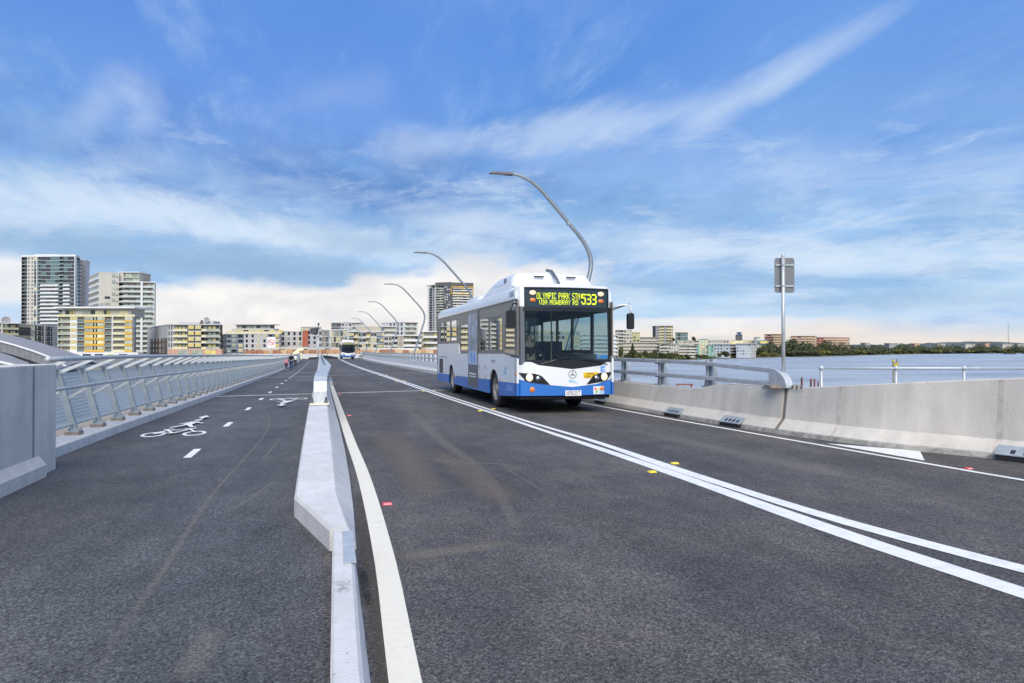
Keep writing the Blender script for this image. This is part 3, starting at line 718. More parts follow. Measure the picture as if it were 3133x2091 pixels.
mb.build('bracket', MT['galv_dull'], t).rotation_euler = (0, 0, -0.30)

# ================================================================== ball-jointed handrail beyond the barrier
hp = [at(px, 14.0, z=0) for px in (1884, 2055, 2211, 2380, 2540)]
t = thing('tube_handrail', 'tubular handrail with ball joints behind the right end of the concrete barrier', 'handrail', (hp[0].x, hp[0].y, 0))
o0 = hp[0]
mb = MB(); mb.tube([(p.x - o0.x, p.y - o0.y, 1.175) for p in (hp[0], hp[-1])], 0.024, 10); mb.build('rail', MT['galv'], t, True)
for p in hp:
    mb = MB(); mb.tube([(p.x - o0.x, p.y - o0.y, -0.6), (p.x - o0.x, p.y - o0.y, 1.175)], 0.030, 10); mb.build('post', MT['galv'], t, True)
    mb = MB(); mb.lathe([(0.055 * math.sin(a), 0.055 * math.cos(a)) for a in [R(-90 + 18 * k_) for k_ in range(11)]], 'z', 12, (p.x - o0.x, p.y - o0.y, 1.18)); mb.build('ball', MT['galv_bright'], t, True)
# ferry-side landing carrying that handrail
mb = MB(); dd = (hp[-1] - hp[0]).normalized(); nn = Vector((-dd.y, dd.x, 0))
pts = [hp[0] - dd * 0.4 - nn * 0.25, hp[-1] - nn * 0.25, hp[-1] + nn * 0.35, hp[0] - dd * 0.4 + nn * 0.35]
mb.prism([(p.x, p.y, -0.9) for p in pts], (0, 0, 0.3)); tag(fix_normals(mb.build('landing_slab', MT['conc'])), kind='structure')

# ================================================================== middle barrier
mid = thing('median_barrier', 'low concrete divider between path and road with its wedge-shaped nose towards the camera', 'barrier', (0, 0, 0))
# low kerb coming from under the camera
mb = MB(); fr = []
for y in (1.6, 2.4, 3.1, 4.0, 4.8, 5.52):
    s = interp(y, [(1.6, 0.0), (3.1, 0.0), (5.5, 0.05)])
    fr.append([(0.045 + s, y, -0.05), (0.045 + s, y, 0.165), (0.06 + s, y, 0.18), (0.165 + s * 1.1, y, 0.18), (0.185 + s * 1.1, y, 0.16), (0.25 + s * 0.4, y, -0.05)])
mb.sweep(fr); fix_normals(mb.build('kerb', MT['conc_pale'], mid))
mb = MB(); mb.prism([(0.150, 4.62, 0.1835), (0.2320, 4.62, 0.1835), (0.2450, 5.42, 0.1835), (0.166, 5.42, 0.1835)], (0, 0, 0.004)); fix_normals(mb.build('metal_strip', MT['galv_bright'], mid))
for yk, hk in ((4.05, 0.26), (2.9, 0.03)):
    mb = MB(); mb.quad((0.075, yk, 0.1812), (0.19, yk + 0.03, 0.1812), (0.19, yk + hk + 0.02, 0.1812), (0.075, yk + hk, 0.1812)); o = mb.build('tyre_scrape', SCK, mid); uv = o.data.uv_layers.new(name='UVMap')
    for i, q in enumerate(((0, 0), (1, 0), (1, 1), (0, 1))): uv.data[i].uv = q
# wedge: lofted from the nose up to full height
def wedge_ring(y, xl, xtl, xtr, xbr, z, c=0.02):
    z0 = H(0, y)
    return [(xl, y, z0 - 0.05), (xl, y, z0 + max(z - c * 1.6, 0.0)), (xl + c, y, z0 + z), (xtr - c, y, z0 + z), (xtr, y, z0 + z - c), (xbr, y, z0 + 0.10 * min(1, z * 2)), (xbr + 0.012, y, z0 - 0.05)]
W = [(5.55, 0.075, 0, 0.225, 0.275, 0.185), (6.78, -0.235, 0, 0.165, 0.31, 0.20), (8.2, -0.232, 0, 0.160, 0.335, 0.285), (10.3, -0.23, 0, 0.155, 0.355, 0.36), (14.5, -0.225, 0, 0.150, 0.36, 0.44)]
mb = MB(); fr = []
for (a, b_) in zip(W, W[1:]):
    for k_ in range(5):
        t_ = k_ / 5; fr.append(wedge_ring(*[a[i] + (b_[i] - a[i]) * t_ for i in range(6)]))
fr.append(wedge_ring(*W[-1])); mb.sweep(fr); fix_normals(mb.build('concrete_nose', MT['conc_pale'], mid))
# body beyond the plate
def mid_ring(y):
    z0 = H(0, y)
    return [(-0.27, y, z0 - 0.05), (-0.26, y, z0 + 0.10), (-0.20, y, z0 + 0.24), (-0.17, y, z0 + 0.50), (0.17, y, z0 + 0.50), (0.21, y, z0 + 0.24), (0.35, y, z0 + 0.10), (0.36, y, z0 - 0.05)]
y = 14.52
while y < 138:
    mb = MB(); L = 6.0; mb.sweep([mid_ring(y + 0.006 + (L - 0.012) * k_ / 3) for k_ in range(4)]); fix_normals(mb.build('concrete_unit', MT['conc_pale'], mid)); y += L
# steel rail with bent-down end
mrail = thing('median_rail', 'bright galvanised box rail on the median barrier, near end bent down to a plate', 'guard rail', (0, 0, 0))
mb = MB(); fr = []
ctr = [(14.62, 0.0, 0.46), (14.64, 0.0, 0.70), (14.75, 0.0, 0.90), (15.0, 0.01, 1.00), (15.6, 0.03, 1.05), (18.6, 0.135, 1.145), (19.2, 0.145, 1.15)]
W2 = 0.135
for i, (y, x, z) in enumerate(ctr):
    a = ctr[max(i - 1, 0)]; c = ctr[min(i + 1, len(ctr) - 1)]
    tn = Vector((0, c[0] - a[0], c[2] - a[2])).normalized(); up = Vector((0, -tn.z, tn.y)); z += H(0, y)
    top = Vector((x, y, z)); th = 0.09
    fr.append([tuple(top + Vector((-W2, 0, 0))), tuple(top + Vector((W2, 0, 0))), tuple(top + Vector((W2, 0, 0)) - up * th), tuple(top + Vector((-W2, 0, 0)) - up * th)])
mb.sweep(fr); bevel(fix_normals(mb.build('end_shoe', MT['galv_bright'], mrail)), 0.01, 1)
y = 19.2
while y < 138:
    mb = MB(); L = 8.0; fr = []
    for k_ in range(5):
        q = y + 0.01 + (L - 0.02) * k_ / 4; z = H(0, q) + 1.15; fr.append([(0.145 - W2, q, z), (0.145 + W2, q, z), (0.145 + W2, q, z - 0.10), (0.145 - W2, q, z - 0.10)])
    mb.sweep(fr); fix_normals(mb.build('top_rail', MT['galv_bright'], mrail))
    mb = MB(); fr = []
    for k_ in range(5):
        q = y - 3.2 + (L) * k_ / 4; z = H(0, q) + 0.84; fr.append([(0.18, q, z), (0.27, q, z), (0.27, q, z - 0.10), (0.18, q, z - 0.10)])
    mb.sweep(fr); fix_normals(mb.build('lower_rail', MT['galv'], mrail)); y += L
mb = MB(); mb.hexa([(-0.08, -0.12, 0), (0.10, -0.12, 0), (0.10, 0.12, 0), (-0.08, 0.12, 0), (-0.05, -0.08, 0.55), (0.16, -0.08, 0.55), (0.16, 0.08, 0.55), (-0.05, 0.08, 0.55)]); pmm = mb.mesh('post', MT['galv_dull'])
mb = MB(); mb.box(-0.05, 0.05, -0.03, 0.03, 0, 0.012); vm = mb.mesh('slot_cover', MT['dark'])
y = 17.2
while y < 138:
    ob('post', pmm, mrail, (0.03, y, H(0, y) + 0.50))
    if y > 19.2: ob('slot_cover', vm, mrail, (0.11, y + 0.6, H(0, y + 0.6) + 1.151))
    y += 2.1
mb = MB(); mb.box(-0.205, 0.175, 14.28, 14.80, 0.445, 0.475); mb.build('base_plate', MT['paint_cream'], mrail)
for xx in (-0.165, 0.115):
    mb = MB(); mb.box(xx - 0.035, xx + 0.035, 14.36, 14.46, 0.476, 0.535); mb.lathe([(0.0, 0.022), (0.055, 0.022), (0.055, 0)], 'z', 8, (xx, 14.41, 0.535)); mb.build('anchor_bolt', MT['bolt'], mrail)

# ================================================================== left wall, kerb and railing
wall = thing('concrete_wall', 'blue-grey concrete parapet wall ending at the start of the perforated railing', 'wall', (0, 0, 0))
mb = MB(); mb.prism([(-3.35, 1.0, -0.1), (-3.35, 10.30, -0.1), (-3.35, 10.30, 1.385), (-3.35, 1.0, 1.41)], (-0.42, 0, 0)); o = fix_normals(mb.build('wall_face', MT['conc_left'], wall)); bevel(o, 0.015, 2)
mb = MB(); mb.sweep([[(-3.355, y, -0.05), (-3.26, y, -0.05), (-3.265, y, 0.15), (-3.355, y, 0.27)] for y in (1.0, 9.72)]); fix_normals(mb.build('foot', MT['conc_left'], wall))
mb = MB(); mb.box(-3.3485, -3.3460, 9.52, 9.575, 0.27, 1.37); mb.build('joint_strip', mat('joint_strip', (0.27, 0.28, 0.285), 0.9, 0, 0.2, 4), wall)
def kx(y): return smooth_interp(y, [(10.3, -3.72), (25, -3.50), (60, -3.45), (146, -3.45)])
kerb = thing('path_kerb', 'pale concrete kerb under the leaning posts along the left of the cycle path', 'kerb', (0, 0, 0))
y = 10.3
while y < 144:
    L = 4.0; mb = MB(); fr = []
    for k_ in range(5):
        q = y + (0.005 if y > 10.4 else 0) + (L - 0.01) * k_ / 4; x = kx(q); z = H(x, q); fr.append([(x + 0.02, q, z - 0.05), (x, q, z + 0.135), (x - 0.012, q, z + 0.148), (x - 0.44, q, z + 0.150), (x - 0.44, q, z - 0.5)])
    mb.sweep(fr); fix_normals(mb.build('kerb_unit', MT['conc_pale'], kerb)); y += L
# timber-coloured service deck planks just outside the kerb
pl = thing('service_walkway', 'weathered grey-brown plank walkway seen through the gap under the railing', 'walkway', (0, 0, 0))
mb = MB(); mb.box(-0.55, 0.55, 0, 0.285, -0.04, 0); plk = mb.mesh('plank', mat('plank_grey_brown', (0.34, 0.30, 0.26), 0.9, 0, 0.25, 2.0))
y = 10.4
for i in range(180):
    if y > 64: break
    x = kx(y) - 1.0; ob('plank', plk, pl, (x, y, H(x, y) + 0.03 + rnd.uniform(-.004, .004))); y += 0.30

perf = bpy.data.materials.new('perforated_sheet'); perf.use_nodes = True
nt = perf.node_tree; bs = nt.nodes['Principled BSDF']; bs.inputs['Base Color'].default_value = (0.62, 0.67, 0.66, 1); bs.inputs['Metallic'].default_value = 0.1; bs.inputs['Roughness'].default_value = 0.55
t = nt.nodes.new('ShaderNodeTexCoord'); sp_ = nt.nodes.new('ShaderNodeSeparateXYZ'); nt.links.new(t.outputs['Object'], sp_.inputs[0])
def nm(op, a, b_=0.0):
    q = nt.nodes.new('ShaderNodeMath'); q.operation = op
    for i, v in enumerate((a, b_)):
        if isinstance(v, (int, float)): q.inputs[i].default_value = v
        else: nt.links.new(v, q.inputs[i])
    return q.outputs[0]
fy = nm('ABSOLUTE', nm('SUBTRACT', nm('FRACT', nm('MULTIPLY', sp_.outputs[1], 24.0)), 0.5))
rowi = nm('FLOOR', nm('MULTIPLY', sp_.outputs[2], 17.0))
fz = nm('ABSOLUTE', nm('SUBTRACT', nm('FRACT', nm('MULTIPLY', sp_.outputs[2], 17.0)), 0.5))
hole = nm('MULTIPLY', nm('LESS_THAN', fy, 0.13), nm('LESS_THAN', fz, 0.26))
nt.links.new(nm('SUBTRACT', 1.0, hole), bs.inputs['Alpha'])

lr = thing('bridge_railing', 'leaning galvanised railing with perforated panels and two handrails along the cycle path', 'railing', (0, 0, 0))
Hp = 1.02; lean = -0.27      # post height above plinth and outward lean
mb = MB()
mb.hexa([(-0.055, -0.05, 0), (0.055, -0.05, 0), (0.055, 0.05, 0), (-0.055, 0.05, 0), (-0.055 + lean, -0.05, Hp), (0.055 + lean, -0.05, Hp), (0.055 + lean, 0.05, Hp), (-0.055 + lean, 0.05, Hp)])
post_m = mb.mesh('post', mat('railing_post_steel', (0.36, 0.41, 0.43), 0.55, 0.2, 0.14, 5))
mb = MB(); mb.box(-0.11, 0.10, -0.12, 0.12, 0, 0.055); plinth_m = mb.mesh('plinth', MT['plinth'])
mb = MB(); mb.box(-0.09, 0.09, -0.10, 0.10, 0.055, 0.070)
for sx in (-.065, .07):
    for s2 in (-.075, .075): mb.lathe([(0.07, 0.014), (0.115, 0.014), (0.115, 0)], 'z', 6, (sx, s2, 0))
foot_m = mb.mesh('base_plate', MT['galv_dull'])
mb = MB()   # upper arm: from post head inwards and up to the top handrail
mb.hexa([(lean - 0.03, -0.035, Hp - 0.05), (lean + 0.04, -0.035, Hp - 0.08), (lean + 0.04, 0.035, Hp - 0.08), (lean - 0.03, 0.035, Hp - 0.05), (0.28, -0.03, Hp + 0.20), (0.33, -0.03, Hp + 0.17), (0.33, 0.03, Hp + 0.17), (0.28, 0.03, Hp + 0.20)])
arm_m = mb.mesh('upper_arm', MT['galv_bright'])
mb = MB()
mb.hexa([(-0.12, -0.02, 0.50), (-0.12, -0.02, 0.56), (-0.12, 0.02, 0.56), (-0.12, 0.02, 0.50), (0.20, -0.02, 0.71), (0.20, -0.02, 0.745), (0.20, 0.02, 0.745), (0.20, 0.02, 0.71)])
arm2_m = mb.mesh('lower_arm', MT['galv'])
mb = MB(); S = 1.2
def lx(z): return lean * z / Hp
mb.quad((lx(0.12) - 0.01, 0.055, 0.12), (lx(0.12) - 0.01, S - 0.055, 0.12), (lx(Hp - .06) - 0.01, S - 0.055, Hp - 0.06), (lx(Hp - .06) - 0.01, 0.055, Hp - 0.06))
panel_m = mb.mesh('perforated_panel', perf)
mb = MB(); mb.box(lean - 0.05, lean + 0.05, 0, S, Hp, Hp + 0.045); chord_m = mb.mesh('top_chord', MT['galv_dull'])
mb = MB(); mb.box(lx(0.1) - 0.025, lx(0.1) + 0.03, 0.0, S, 0.095, 0.125); low_m = mb.mesh('bottom_chord', MT['galv_bright'])
def slope(y): return math.atan2(H(-4, y + S) - H(-4, y), S)
y = 11.0 - 0.45; n = 0
pos = []
while y < 141:
    x = kx(y) - 0.27; z = H(kx(y), y) + 0.15
    pos.append((x, y, z))
    if y > 10.9:
        ob('plinth', plinth_m, lr, (x, y, z)); ob('base_plate', foot_m, lr, (x, y, z))
        ob('post', post_m, lr, (x, y, z + 0.06)); ob('upper_arm', arm_m, lr, (x, y, z + 0.06)); ob('lower_arm', arm2_m, lr, (x, y, z + 0.06))
    for nm_, me in (('perforated_panel', panel_m), ('top_chord', chord_m), ('bottom_chord', low_m)):
        o = ob(nm_, me, lr, (x, y, z + 0.06)); o.rotation_euler = (slope(y), 0, -(kx(y + S) - kx(y)) / S)
    y += S; n += 1
for nm_, xo, zo, r, ys0 in (('top_handrail', 0.31, Hp + 0.06 + 0.20, 0.038, 0.35), ('middle_handrail', 0.21, 0.06 + 0.765, 0.028, 0.0)):
    mb = MB(); pp = [Vector((p[0] + xo, p[1], p[2] + zo)) for p in pos]
    pp[0] = pp[0] + Vector((0, 0.40, 0)) if nm_ == 'top_handrail' else pp[0] - Vector((0, 0.2, 0))
    mb.tube(pp, r, 10); mb.build(nm_, MT['galv_bright'], lr, True)

# ================================================================== street lamps
lamp_prof = [(8.18, 0.0), (8.47, 1.14), (8.84, 2.25), (9.20, 3.40), (9.45, 4.15), (9.56, 4.62), (9.53, 5.0), (9.38, 5.35), (9.15, 5.68), (8.6, 6.28), (7.95, 6.98), (7.62, 7.33), (7.34, 7.56), (7.0, 7.74), (6.72, 7.82), (6.55, 7.84)]
def lamp_mesh():
    # smooth the profile by one Chaikin pass, keep the foot
    P = lamp_prof
    for _ in range(1):
        Q = [P[0]]
        for a, b_ in zip(P, P[1:]): Q += [(a[0] * .75 + b_[0] * .25, a[1] * .75 + b_[1] * .25), (a[0] * .25 + b_[0] * .75, a[1] * .25 + b_[1] * .75)]
        P = Q + [P[-1]]
    mb = MB(); n = len(P); mb.tube([(p[0] - 8.18, 0, p[1]) for p in P], [0.098 - 0.048 * i / (n - 1) for i in range(n)], 12)
    return mb.mesh('mast', MT['lampsteel'])
MT['lampsteel'] = mat('lamp_steel', (0.30, 0.33, 0.35), 0.42, 0.6, 0.12, 3)
lm = lamp_mesh(); lm.polygons.foreach_set('use_smooth', [True] * len(lm.polygons))
mb = MB(); hx = 6.55 - 8.18
mb.hexa([(hx - 0.86, -0.10, 7.80), (hx + 0.02, -0.13, 7.79), (hx + 0.02, 0.13, 7.79), (hx - 0.86, 0.10, 7.80), (hx - 0.80, -0.08, 7.86), (hx, -0.11, 7.875), (hx, 0.11, 7.875), (hx - 0.80, 0.08, 7.86)])
lh = mb.mesh('lamp_head', mat('lamp_head_grey', (0.10, 0.10, 0.105), 0.5, 0.3))
mb = MB(); mb.box(hx - 0.74, hx - 0.30, -0.07, 0.07, 7.785, 7.799); ll = mb.mesh('lens', mat('lamp_lens', (0.25, 0.25, 0.24), 0.2))
mb = MB(); mb.tube([(8.70 - 8.18, 0, 6.10 + 0.04), (8.64 - 8.18, 0, 6.17 + 0.04)], 0.085, 12); lc = mb.mesh('sleeve', MT['galv_dull'])
mb = MB(); mb.box(-0.2, 0.2, -0.2, 0.2, 0, 0.05); lb = mb.mesh('base_plate', MT['galv'])
bend = lambda y: 0 if y < 138 else -0.0035 * (y - 138) ** 2 * 0.55
ORD2 = ['nearest', 'second', 'third', 'fourth', 'fifth', 'sixth', 'seventh', 'eighth', 'ninth', 'tenth', 'eleventh', 'twelfth']
for i, y in enumerate((23.4, 43.8, 65.0, 88.5, 112.5, 137, 158, 180, 200, 222)):
    zb = H(8.1, y) if y < 140 else -0.45
    t = thing('street_lamp', 'curved steel street lamp, ' + ('rising directly behind the near bus' if i == 0 else 'rising from behind the rear roof of the near bus' if i == 1 else 'the %s one back in the row' % ORD2[i]), 'street lamp', (8.22 + bend(y), y, zb - 0.03), 0, 'curved street lamps along the bridge')
    for nm_, me in (('mast', lm), ('lamp_head', lh), ('lens', ll), ('sleeve', lc), ('base_plate', lb)): ob(nm_, me, t)
# lamps of the bend, half hidden behind the dark fence
for i, (px, Z, pyb) in enumerate(((748, 175, 825), (728, 215, 815))):
    p = at(px, Z, pyb); t = thing('street_lamp', ('small far curved lamp before the dark mesh beside the second bus', 'faintest far curved lamp standing left beyond the dark mesh')[i], 'street lamp', tuple(p), 0, 'curved street lamps along the bridge')
    for nm_, me in (('mast', lm), ('lamp_head', lh), ('lens', ll), ('sleeve', lc), ('base_plate', lb)): ob(nm_, me, t)
# ================================================================== bus
BW = mat('bus_white', (0.74, 0.76, 0.78), 0.22, 0, 0.05, 1.1, spec=0.6)
BB = mat('bus_blue', (0.028, 0.16, 0.52), 0.25, 0, 0.06, 1.2, spec=0.6)
BRZ = mat('bus_bronze_frame', (0.20, 0.185, 0.165), 0.35, 0.2, 0.05)
BLK = mat('bus_black_trim', (0.012, 0.013, 0.015), 0.22)
UND = mat('bus_underbody', (0.006, 0.006, 0.007), 0.9)
GRY = mat('bus_grey_pillar', (0.10, 0.115, 0.135), 0.3)
BGL = glass_mat('bus_side_glass', (0.62, 0.60, 0.55), 0.42, 0.01, (0.02, 0.022, 0.022), 1.0, 2.0, 0.42)
BGF = glass_mat('bus_far_side_glass', (0.80, 0.84, 0.84), 0.97, 0.01, (0.02, 0.022, 0.022), 0.8, 1.45, 0.0)
WSG = glass_mat('bus_windscreen', (0.80, 0.90, 0.92), 0.97, 0.008, (0.01, 0.03, 0.035), 0.8, 1.45, 0.0)
SGL = mat('sign_glass', (0.028, 0.045, 0.055), 0.12)
LED = mat('led_yellow', (0.6, 0.7, 0.02), 0.5, emit=(0.62, 0.74, 0.03), estr=0.62)
HL = mat('headlamp_lit', (0.5, 0.45, 0.38), 0.2, emit=(1.0, 0.74, 0.42), estr=0.9)
HL2 = mat('marker_lamp_lit', (0.5, 0.36, 0.28), 0.2, emit=(1.0, 0.58, 0.32), estr=0.9)
ORG = mat('orange_lens', (0.72, 0.20, 0.03), 0.2, spec=0.7)
CHR = mat('chrome', (0.7, 0.72, 0.75), 0.12, 1.0)
RIM = mat('wheel_rim', (0.30, 0.29, 0.27), 0.55, 0.4, 0.2, 8)
TYR = mat('tyre', (0.020, 0.020, 0.021), 0.8, 0, 0.3, 20, 0.3)
SEAT = mat('seat_blue', (0.04, 0.06, 0.12), 0.8); INT = mat('bus_interior_grey', (0.06, 0.065, 0.065), 0.7); POLE = mat('yellow_pole', (0.55, 0.40, 0.25), 0.5)
YST = mat('yellow_sticker', (0.85, 0.55, 0.02), 0.4); BST = mat('blue_sticker', (0.10, 0.30, 0.72), 0.4); WST = mat('white_sticker', (0.8, 0.8, 0.8), 0.4); LBL = mat('light_blue_mark', (0.25, 0.58, 0.85), 0.4)
ADT = mat('poster_print', (0.27, 0.32, 0.40), 0.35, 0, 0.6, 2.6, detail=4, dark=(0.50, 0.27, 0.21), dscale=1.7)
TXT = mat('sticker_text', (0.03, 0.03, 0.03), 0.5)

FONT = {'O': '01110 10001 10001 10001 10001 10001 01110', 'L': '10000 10000 10000 10000 10000 10000 11111', 'Y': '10001 10001 01010 00100 00100 00100 00100',
 'M': '10001 11011 10101 10101 10001 10001 10001', 'P': '11110 10001 10001 11110 10000 10000 10000', 'I': '111 010 010 010 010 010 111', 'C': '01110 10001 10000 10000 10000 10001 01110',
 'A': '01110 10001 10001 11111 10001 10001 10001', 'R': '11110 10001 10001 11110 10100 10010 10001', 'K': '10001 10010 10100 11000 10100 10010 10001', 'S': '01111 10000 10000 01110 00001 00001 11110',
 'T': '11111 00100 00100 00100 00100 00100 00100', 'N': '10001 11001 10101 10011 10001 10001 10001', 'V': '10001 10001 10001 10001 10001 01010 00100', 'W': '10001 10001 10001 10101 10101 11011 10001',
 'B': '11110 10001 10001 11110 10001 10001 11110', 'D': '11110 10001 10001 10001 10001 10001 11110', '5': '11111 10000 11110 00001 00001 10001 01110', '3': '11110 00001 00001 01110 00001 00001 11110',
 'E': '11111 10000 10000 11110 10000 10000 11111', 'G': '01110 10001 10000 10111 10001 10001 01110', '1': '010 110 010 010 010 010 111', '8': '01110 10001 10001 01110 10001 10001 01110', '6': '01110 10000 10000 11110 10001 10001 01110', '2': '01110 10001 00001 00110 01000 10000 11111', ' ': '000 000 000 000 000 000 000'}
def text_w(s): return sum(len(FONT[c].split()[0]) + 1 for c in s) - 1
def dots(mb, s, x0, ztop, w, h, y, fat=1.0, sx=1.0, d=0.003):
    """dot-matrix text facing -y, box x0..x0+w and ztop downwards"""
    nw = text_w(s); px, pz = w / nw, h / 7; cxp = 0
    for c in s:
        rows = FONT[c].split()
        for r_, row in enumerate(rows):
            run = 0
            for i, ch in enumerate(row):
                if ch == '1':
                    X = x0 + (cxp + i) * px; Z = ztop - (r_ + 1) * pz
                    e = (1 - fat) / 2
                    yy = y(X) if callable(y) else y
                    mb.quad((X + e * px, yy, Z + e * pz), (X + px - e * px, yy, Z + e * pz), (X + px - e * px, yy, Z + pz - e * pz), (X + e * px, yy, Z + pz - e * pz))
        cxp += len(rows[0]) + 1

W_ = 2.5; LEN = 11.7
WY = (2.45, 8.72)      # axles
def fy_(x, z=1.0):       # bowed front: y of the skin
    u = (x - 1.25) / 1.25
    return 0.16 * u * u + 0.10 * max(0, (z - 1.2) / 1.9) + 0.14 * max(0, abs(u) - 0.93) / 0.07
def front(mb, x0, x1, zlo, zhi, n=14, off=0.0, th=0.04, nz=1):
    """bowed front panel between two height functions"""
    fl = zlo if callable(zlo) else (lambda x: zlo); fh = zhi if callable(zhi) else (lambda x: zhi)
    g = []
    for j in range(nz + 1):
        row = []
        for i in range(n + 1):
            x = x0 + (x1 - x0) * i / n; z = fl(x) + (fh(x) - fl(x)) * j / nz
            row.append((x, fy_(x, z) - off, z))
        g.append(row)
    ring_ = g[0] + [g[j][-1] for j in range(1, nz)] + list(reversed(g[-1])) + [g[j][0] for j in range(nz - 1, 0, -1)]
    for j in range(nz):
        for i in range(n): mb.quad(g[j][i], g[j][i + 1], g[j + 1][i + 1], g[j + 1][i])
    for a, c in zip(ring_, ring_[1:] + ring_[:1]):
        mb.quad(a, (a[0], a[1] + th, a[2]), (c[0], c[1] + th, c[2]), c)
    for j in range(nz):
        for i in range(n): mb.quad(*[(p[0], p[1] + th, p[2]) for p in (g[j + 1][i], g[j + 1][i + 1], g[j][i + 1], g[j][i])])
def arch(yc, z, r=0.57, zc=0.46, n=10):
    """points of the arch above height z, going +y"""
    a0 = math.asin(max(-1, min(1, (z - zc) / r)))
    return [(yc - r * math.cos(a0 + (math.pi - 2 * a0) * k_ / n), zc + r * math.sin(a0 + (math.pi - 2 * a0) * k_ / n)) for k_ in range(n + 1)]

def make_bus(loc, label, near=True):
    t = thing('bus', label, 'bus', loc)
    bt = interp  # shorthand
    blue_top = lambda x: bt(x / W_, [(0, .86), (.10, .80), (.28, .715), (.54, .655), (.80, .715), (.93, .80), (1, .86)])
    vee = lambda x: bt(x / W_, [(0, 1.19), (.06, 1.20), (.075, 1.265), (.135, 1.265), (.20, 1.19), (.54, 1.085), (.86, 1.17), (.91, 1.25), (.97, 1.25), (1, 1.19)])
    # --- front
    mb = MB(); front(mb, 0.0, W_, 0.455, blue_top, 28); fix_normals(mb.build('bumper', BB, t))
    mb = MB(); front(mb, 0.0, W_, lambda x: blue_top(x) + 0.002, vee, 40, nz=3); fix_normals(mb.build('front_panel', BW, t))
    mb = MB(); front(mb, 0.03, W_ - 0.03, lambda x: vee(x) + 0.002, 1.31, 28, -0.01); mb.build('cowl', BLK, t)
    mb = MB(); front(mb, 0.10, W_ - 0.10, 0.37, 0.455, 10, -0.06, 0.3); mb.build('lower_valance', UND, t)
    for (a, c) in ((0.0, 0.19), (W_ - 0.14, W_)):
        mb = MB(); front(mb, a, c, 1.195 if False else (lambda x: vee(x) + 0.003), 2.60, 4, -0.002, nz=3); mb.build('windscreen_pillar', GRY if a == 0 else BLK, t)
    mb = MB(); front(mb, 0.19, W_ - 0.14, 1.30, 2.50, 16, 0.004, 0.006, nz=3); mb.build('windscreen', WSG, t)
    mb = MB(); front(mb, 0.16, W_ - 0.12, 2.49, 2.565, 16, 0.006, nz=1); mb.build('header_trim', BLK, t)
    # sign box with white surround
    mb = MB(); front(mb, 0.0, 0.19, 2.60, 3.07, 4, 0.0); front(mb, W_ - 0.11, W_, 2.60, 3.07, 4, 0.0); front(mb, 0.0, W_, 3.07, lambda x: 3.115 + 0.035 * (1 - ((x - 1.25) / 1.25) ** 2), 16, 0.0, 0.2); fix_normals(mb.build('sign_surround', BW, t))
    mb = MB(); front(mb, 0.19, W_ - 0.11, 2.565, 3.07, 16, -0.02); sg = mb.build('destination_sign', SGL, t)
    mb = MB()
    for (a, c, lo, hi) in ((0.19, W_ - 0.11, 3.04, 3.07), (0.19, 0.215, 2.565, 3.04), (W_ - 0.135, W_ - 0.11, 2.565, 3.04), (0.19, W_ - 0.11, 2.565, 2.59)): front(mb, a, c, lo, hi, 10, 0.006, 0.02)
    mb.build('frame', BLK, sg)
    yt = lambda x: fy_(x, 2.85) + 0.006
    if near:
        mb = MB(); dots(mb, 'OLYMPIC PARK STN', 0.49, 2.935, 1.10, 0.155, yt, 0.98); dots(mb, 'VIA MOWBRAY RD', 0.555, 2.762, 0.985, 0.115, yt, 0.98); mb.build('destination_text', LED, sg)
        mb = MB()
        nw = 0
        for i, c in enumerate('533'):
            for (ox, oz) in ((0, 0), (0.012, 0.0)): dots(mb, c, 1.62 + 0.148 * i + ox, 2.925, 0.118, 0.262, lambda x, oz=ox: yt(x) - oz * 0.05, 0.92)
        mb.build('route_number', LED, sg)
    else:
        mb = MB(); front(mb, 0.45, 2.05, 2.74, 2.90, 8, -0.006); mb.build('destination_text', mat('sign_amber_dull', (0.42, 0.42, 0.10), 0.5), sg)
    def disc(name, x, z, r, m, off, par, dome=0.02, sx=1.0, n=18):
        mb = MB(); y0 = fy_(x, z) - off; mb.lathe([(0.0, r), (-dome * .6, r * .8), (-dome, 0.0)], 'y', n, (x, y0, z)); o = mb.build(name, m, par, True)
        if sx != 1.0:
            o.data.transform(Matrix.Translation((x, 0, 0)) @ Matrix.Scale(sx, 4, (1, 0, 0)) @ Matrix.Translation((-x, 0, 0)))
        return o
    for x in (0.40, 2.17):
        disc('marker_lamp', x, 2.935, 0.055, HL2, -0.01, sg, sx=1.5); disc('indicator', x, 2.755, 0.05, ORG, -0.01, sg, sx=1.5)
    # headlamps
    for s in (0, 1):
        X = (lambda x: W_ - x) if s else (lambda x: x)
        pts = [(0.05, 1.005), (0.42, 0.985), (0.58, 0.93), (0.78, 0.715), (0.30, 0.775), (0.20, 0.80)]
        # bowed cover built as a strip of columns
        def edge(x, top):
            P = [(0.05, 1.005), (0.42, 0.985), (0.58, 0.93), (0.78, 0.718)] if top else [(0.05, 0.995), (0.20, 0.80), (0.30, 0.778), (0.78, 0.714)]
            return interp(x, P)
        mb = MB(); n = 16
        for i in range(n):
            a, c = 0.05 + 0.73 * i / n, 0.05 + 0.73 * (i + 1) / n
            q = [(X(a), fy_(a, 1) - 0.012, edge(a, 0)), (X(c), fy_(c, 1) - 0.012, edge(c, 0)), (X(c), fy_(c, 1) - 0.012, edge(c, 1)), (X(a), fy_(a, 1) - 0.012, edge(a, 1))]
            mb.quad(*(q if not s else q[::-1]))
        hc = mb.build('headlamp_cover', BLK, t)
        disc('headlamp', X(0.295), 0.895, 0.095, HL, 0.014, hc); disc('reflector', X(0.50), 0.865, 0.062, CHR, 0.014, hc)
        mb = MB()
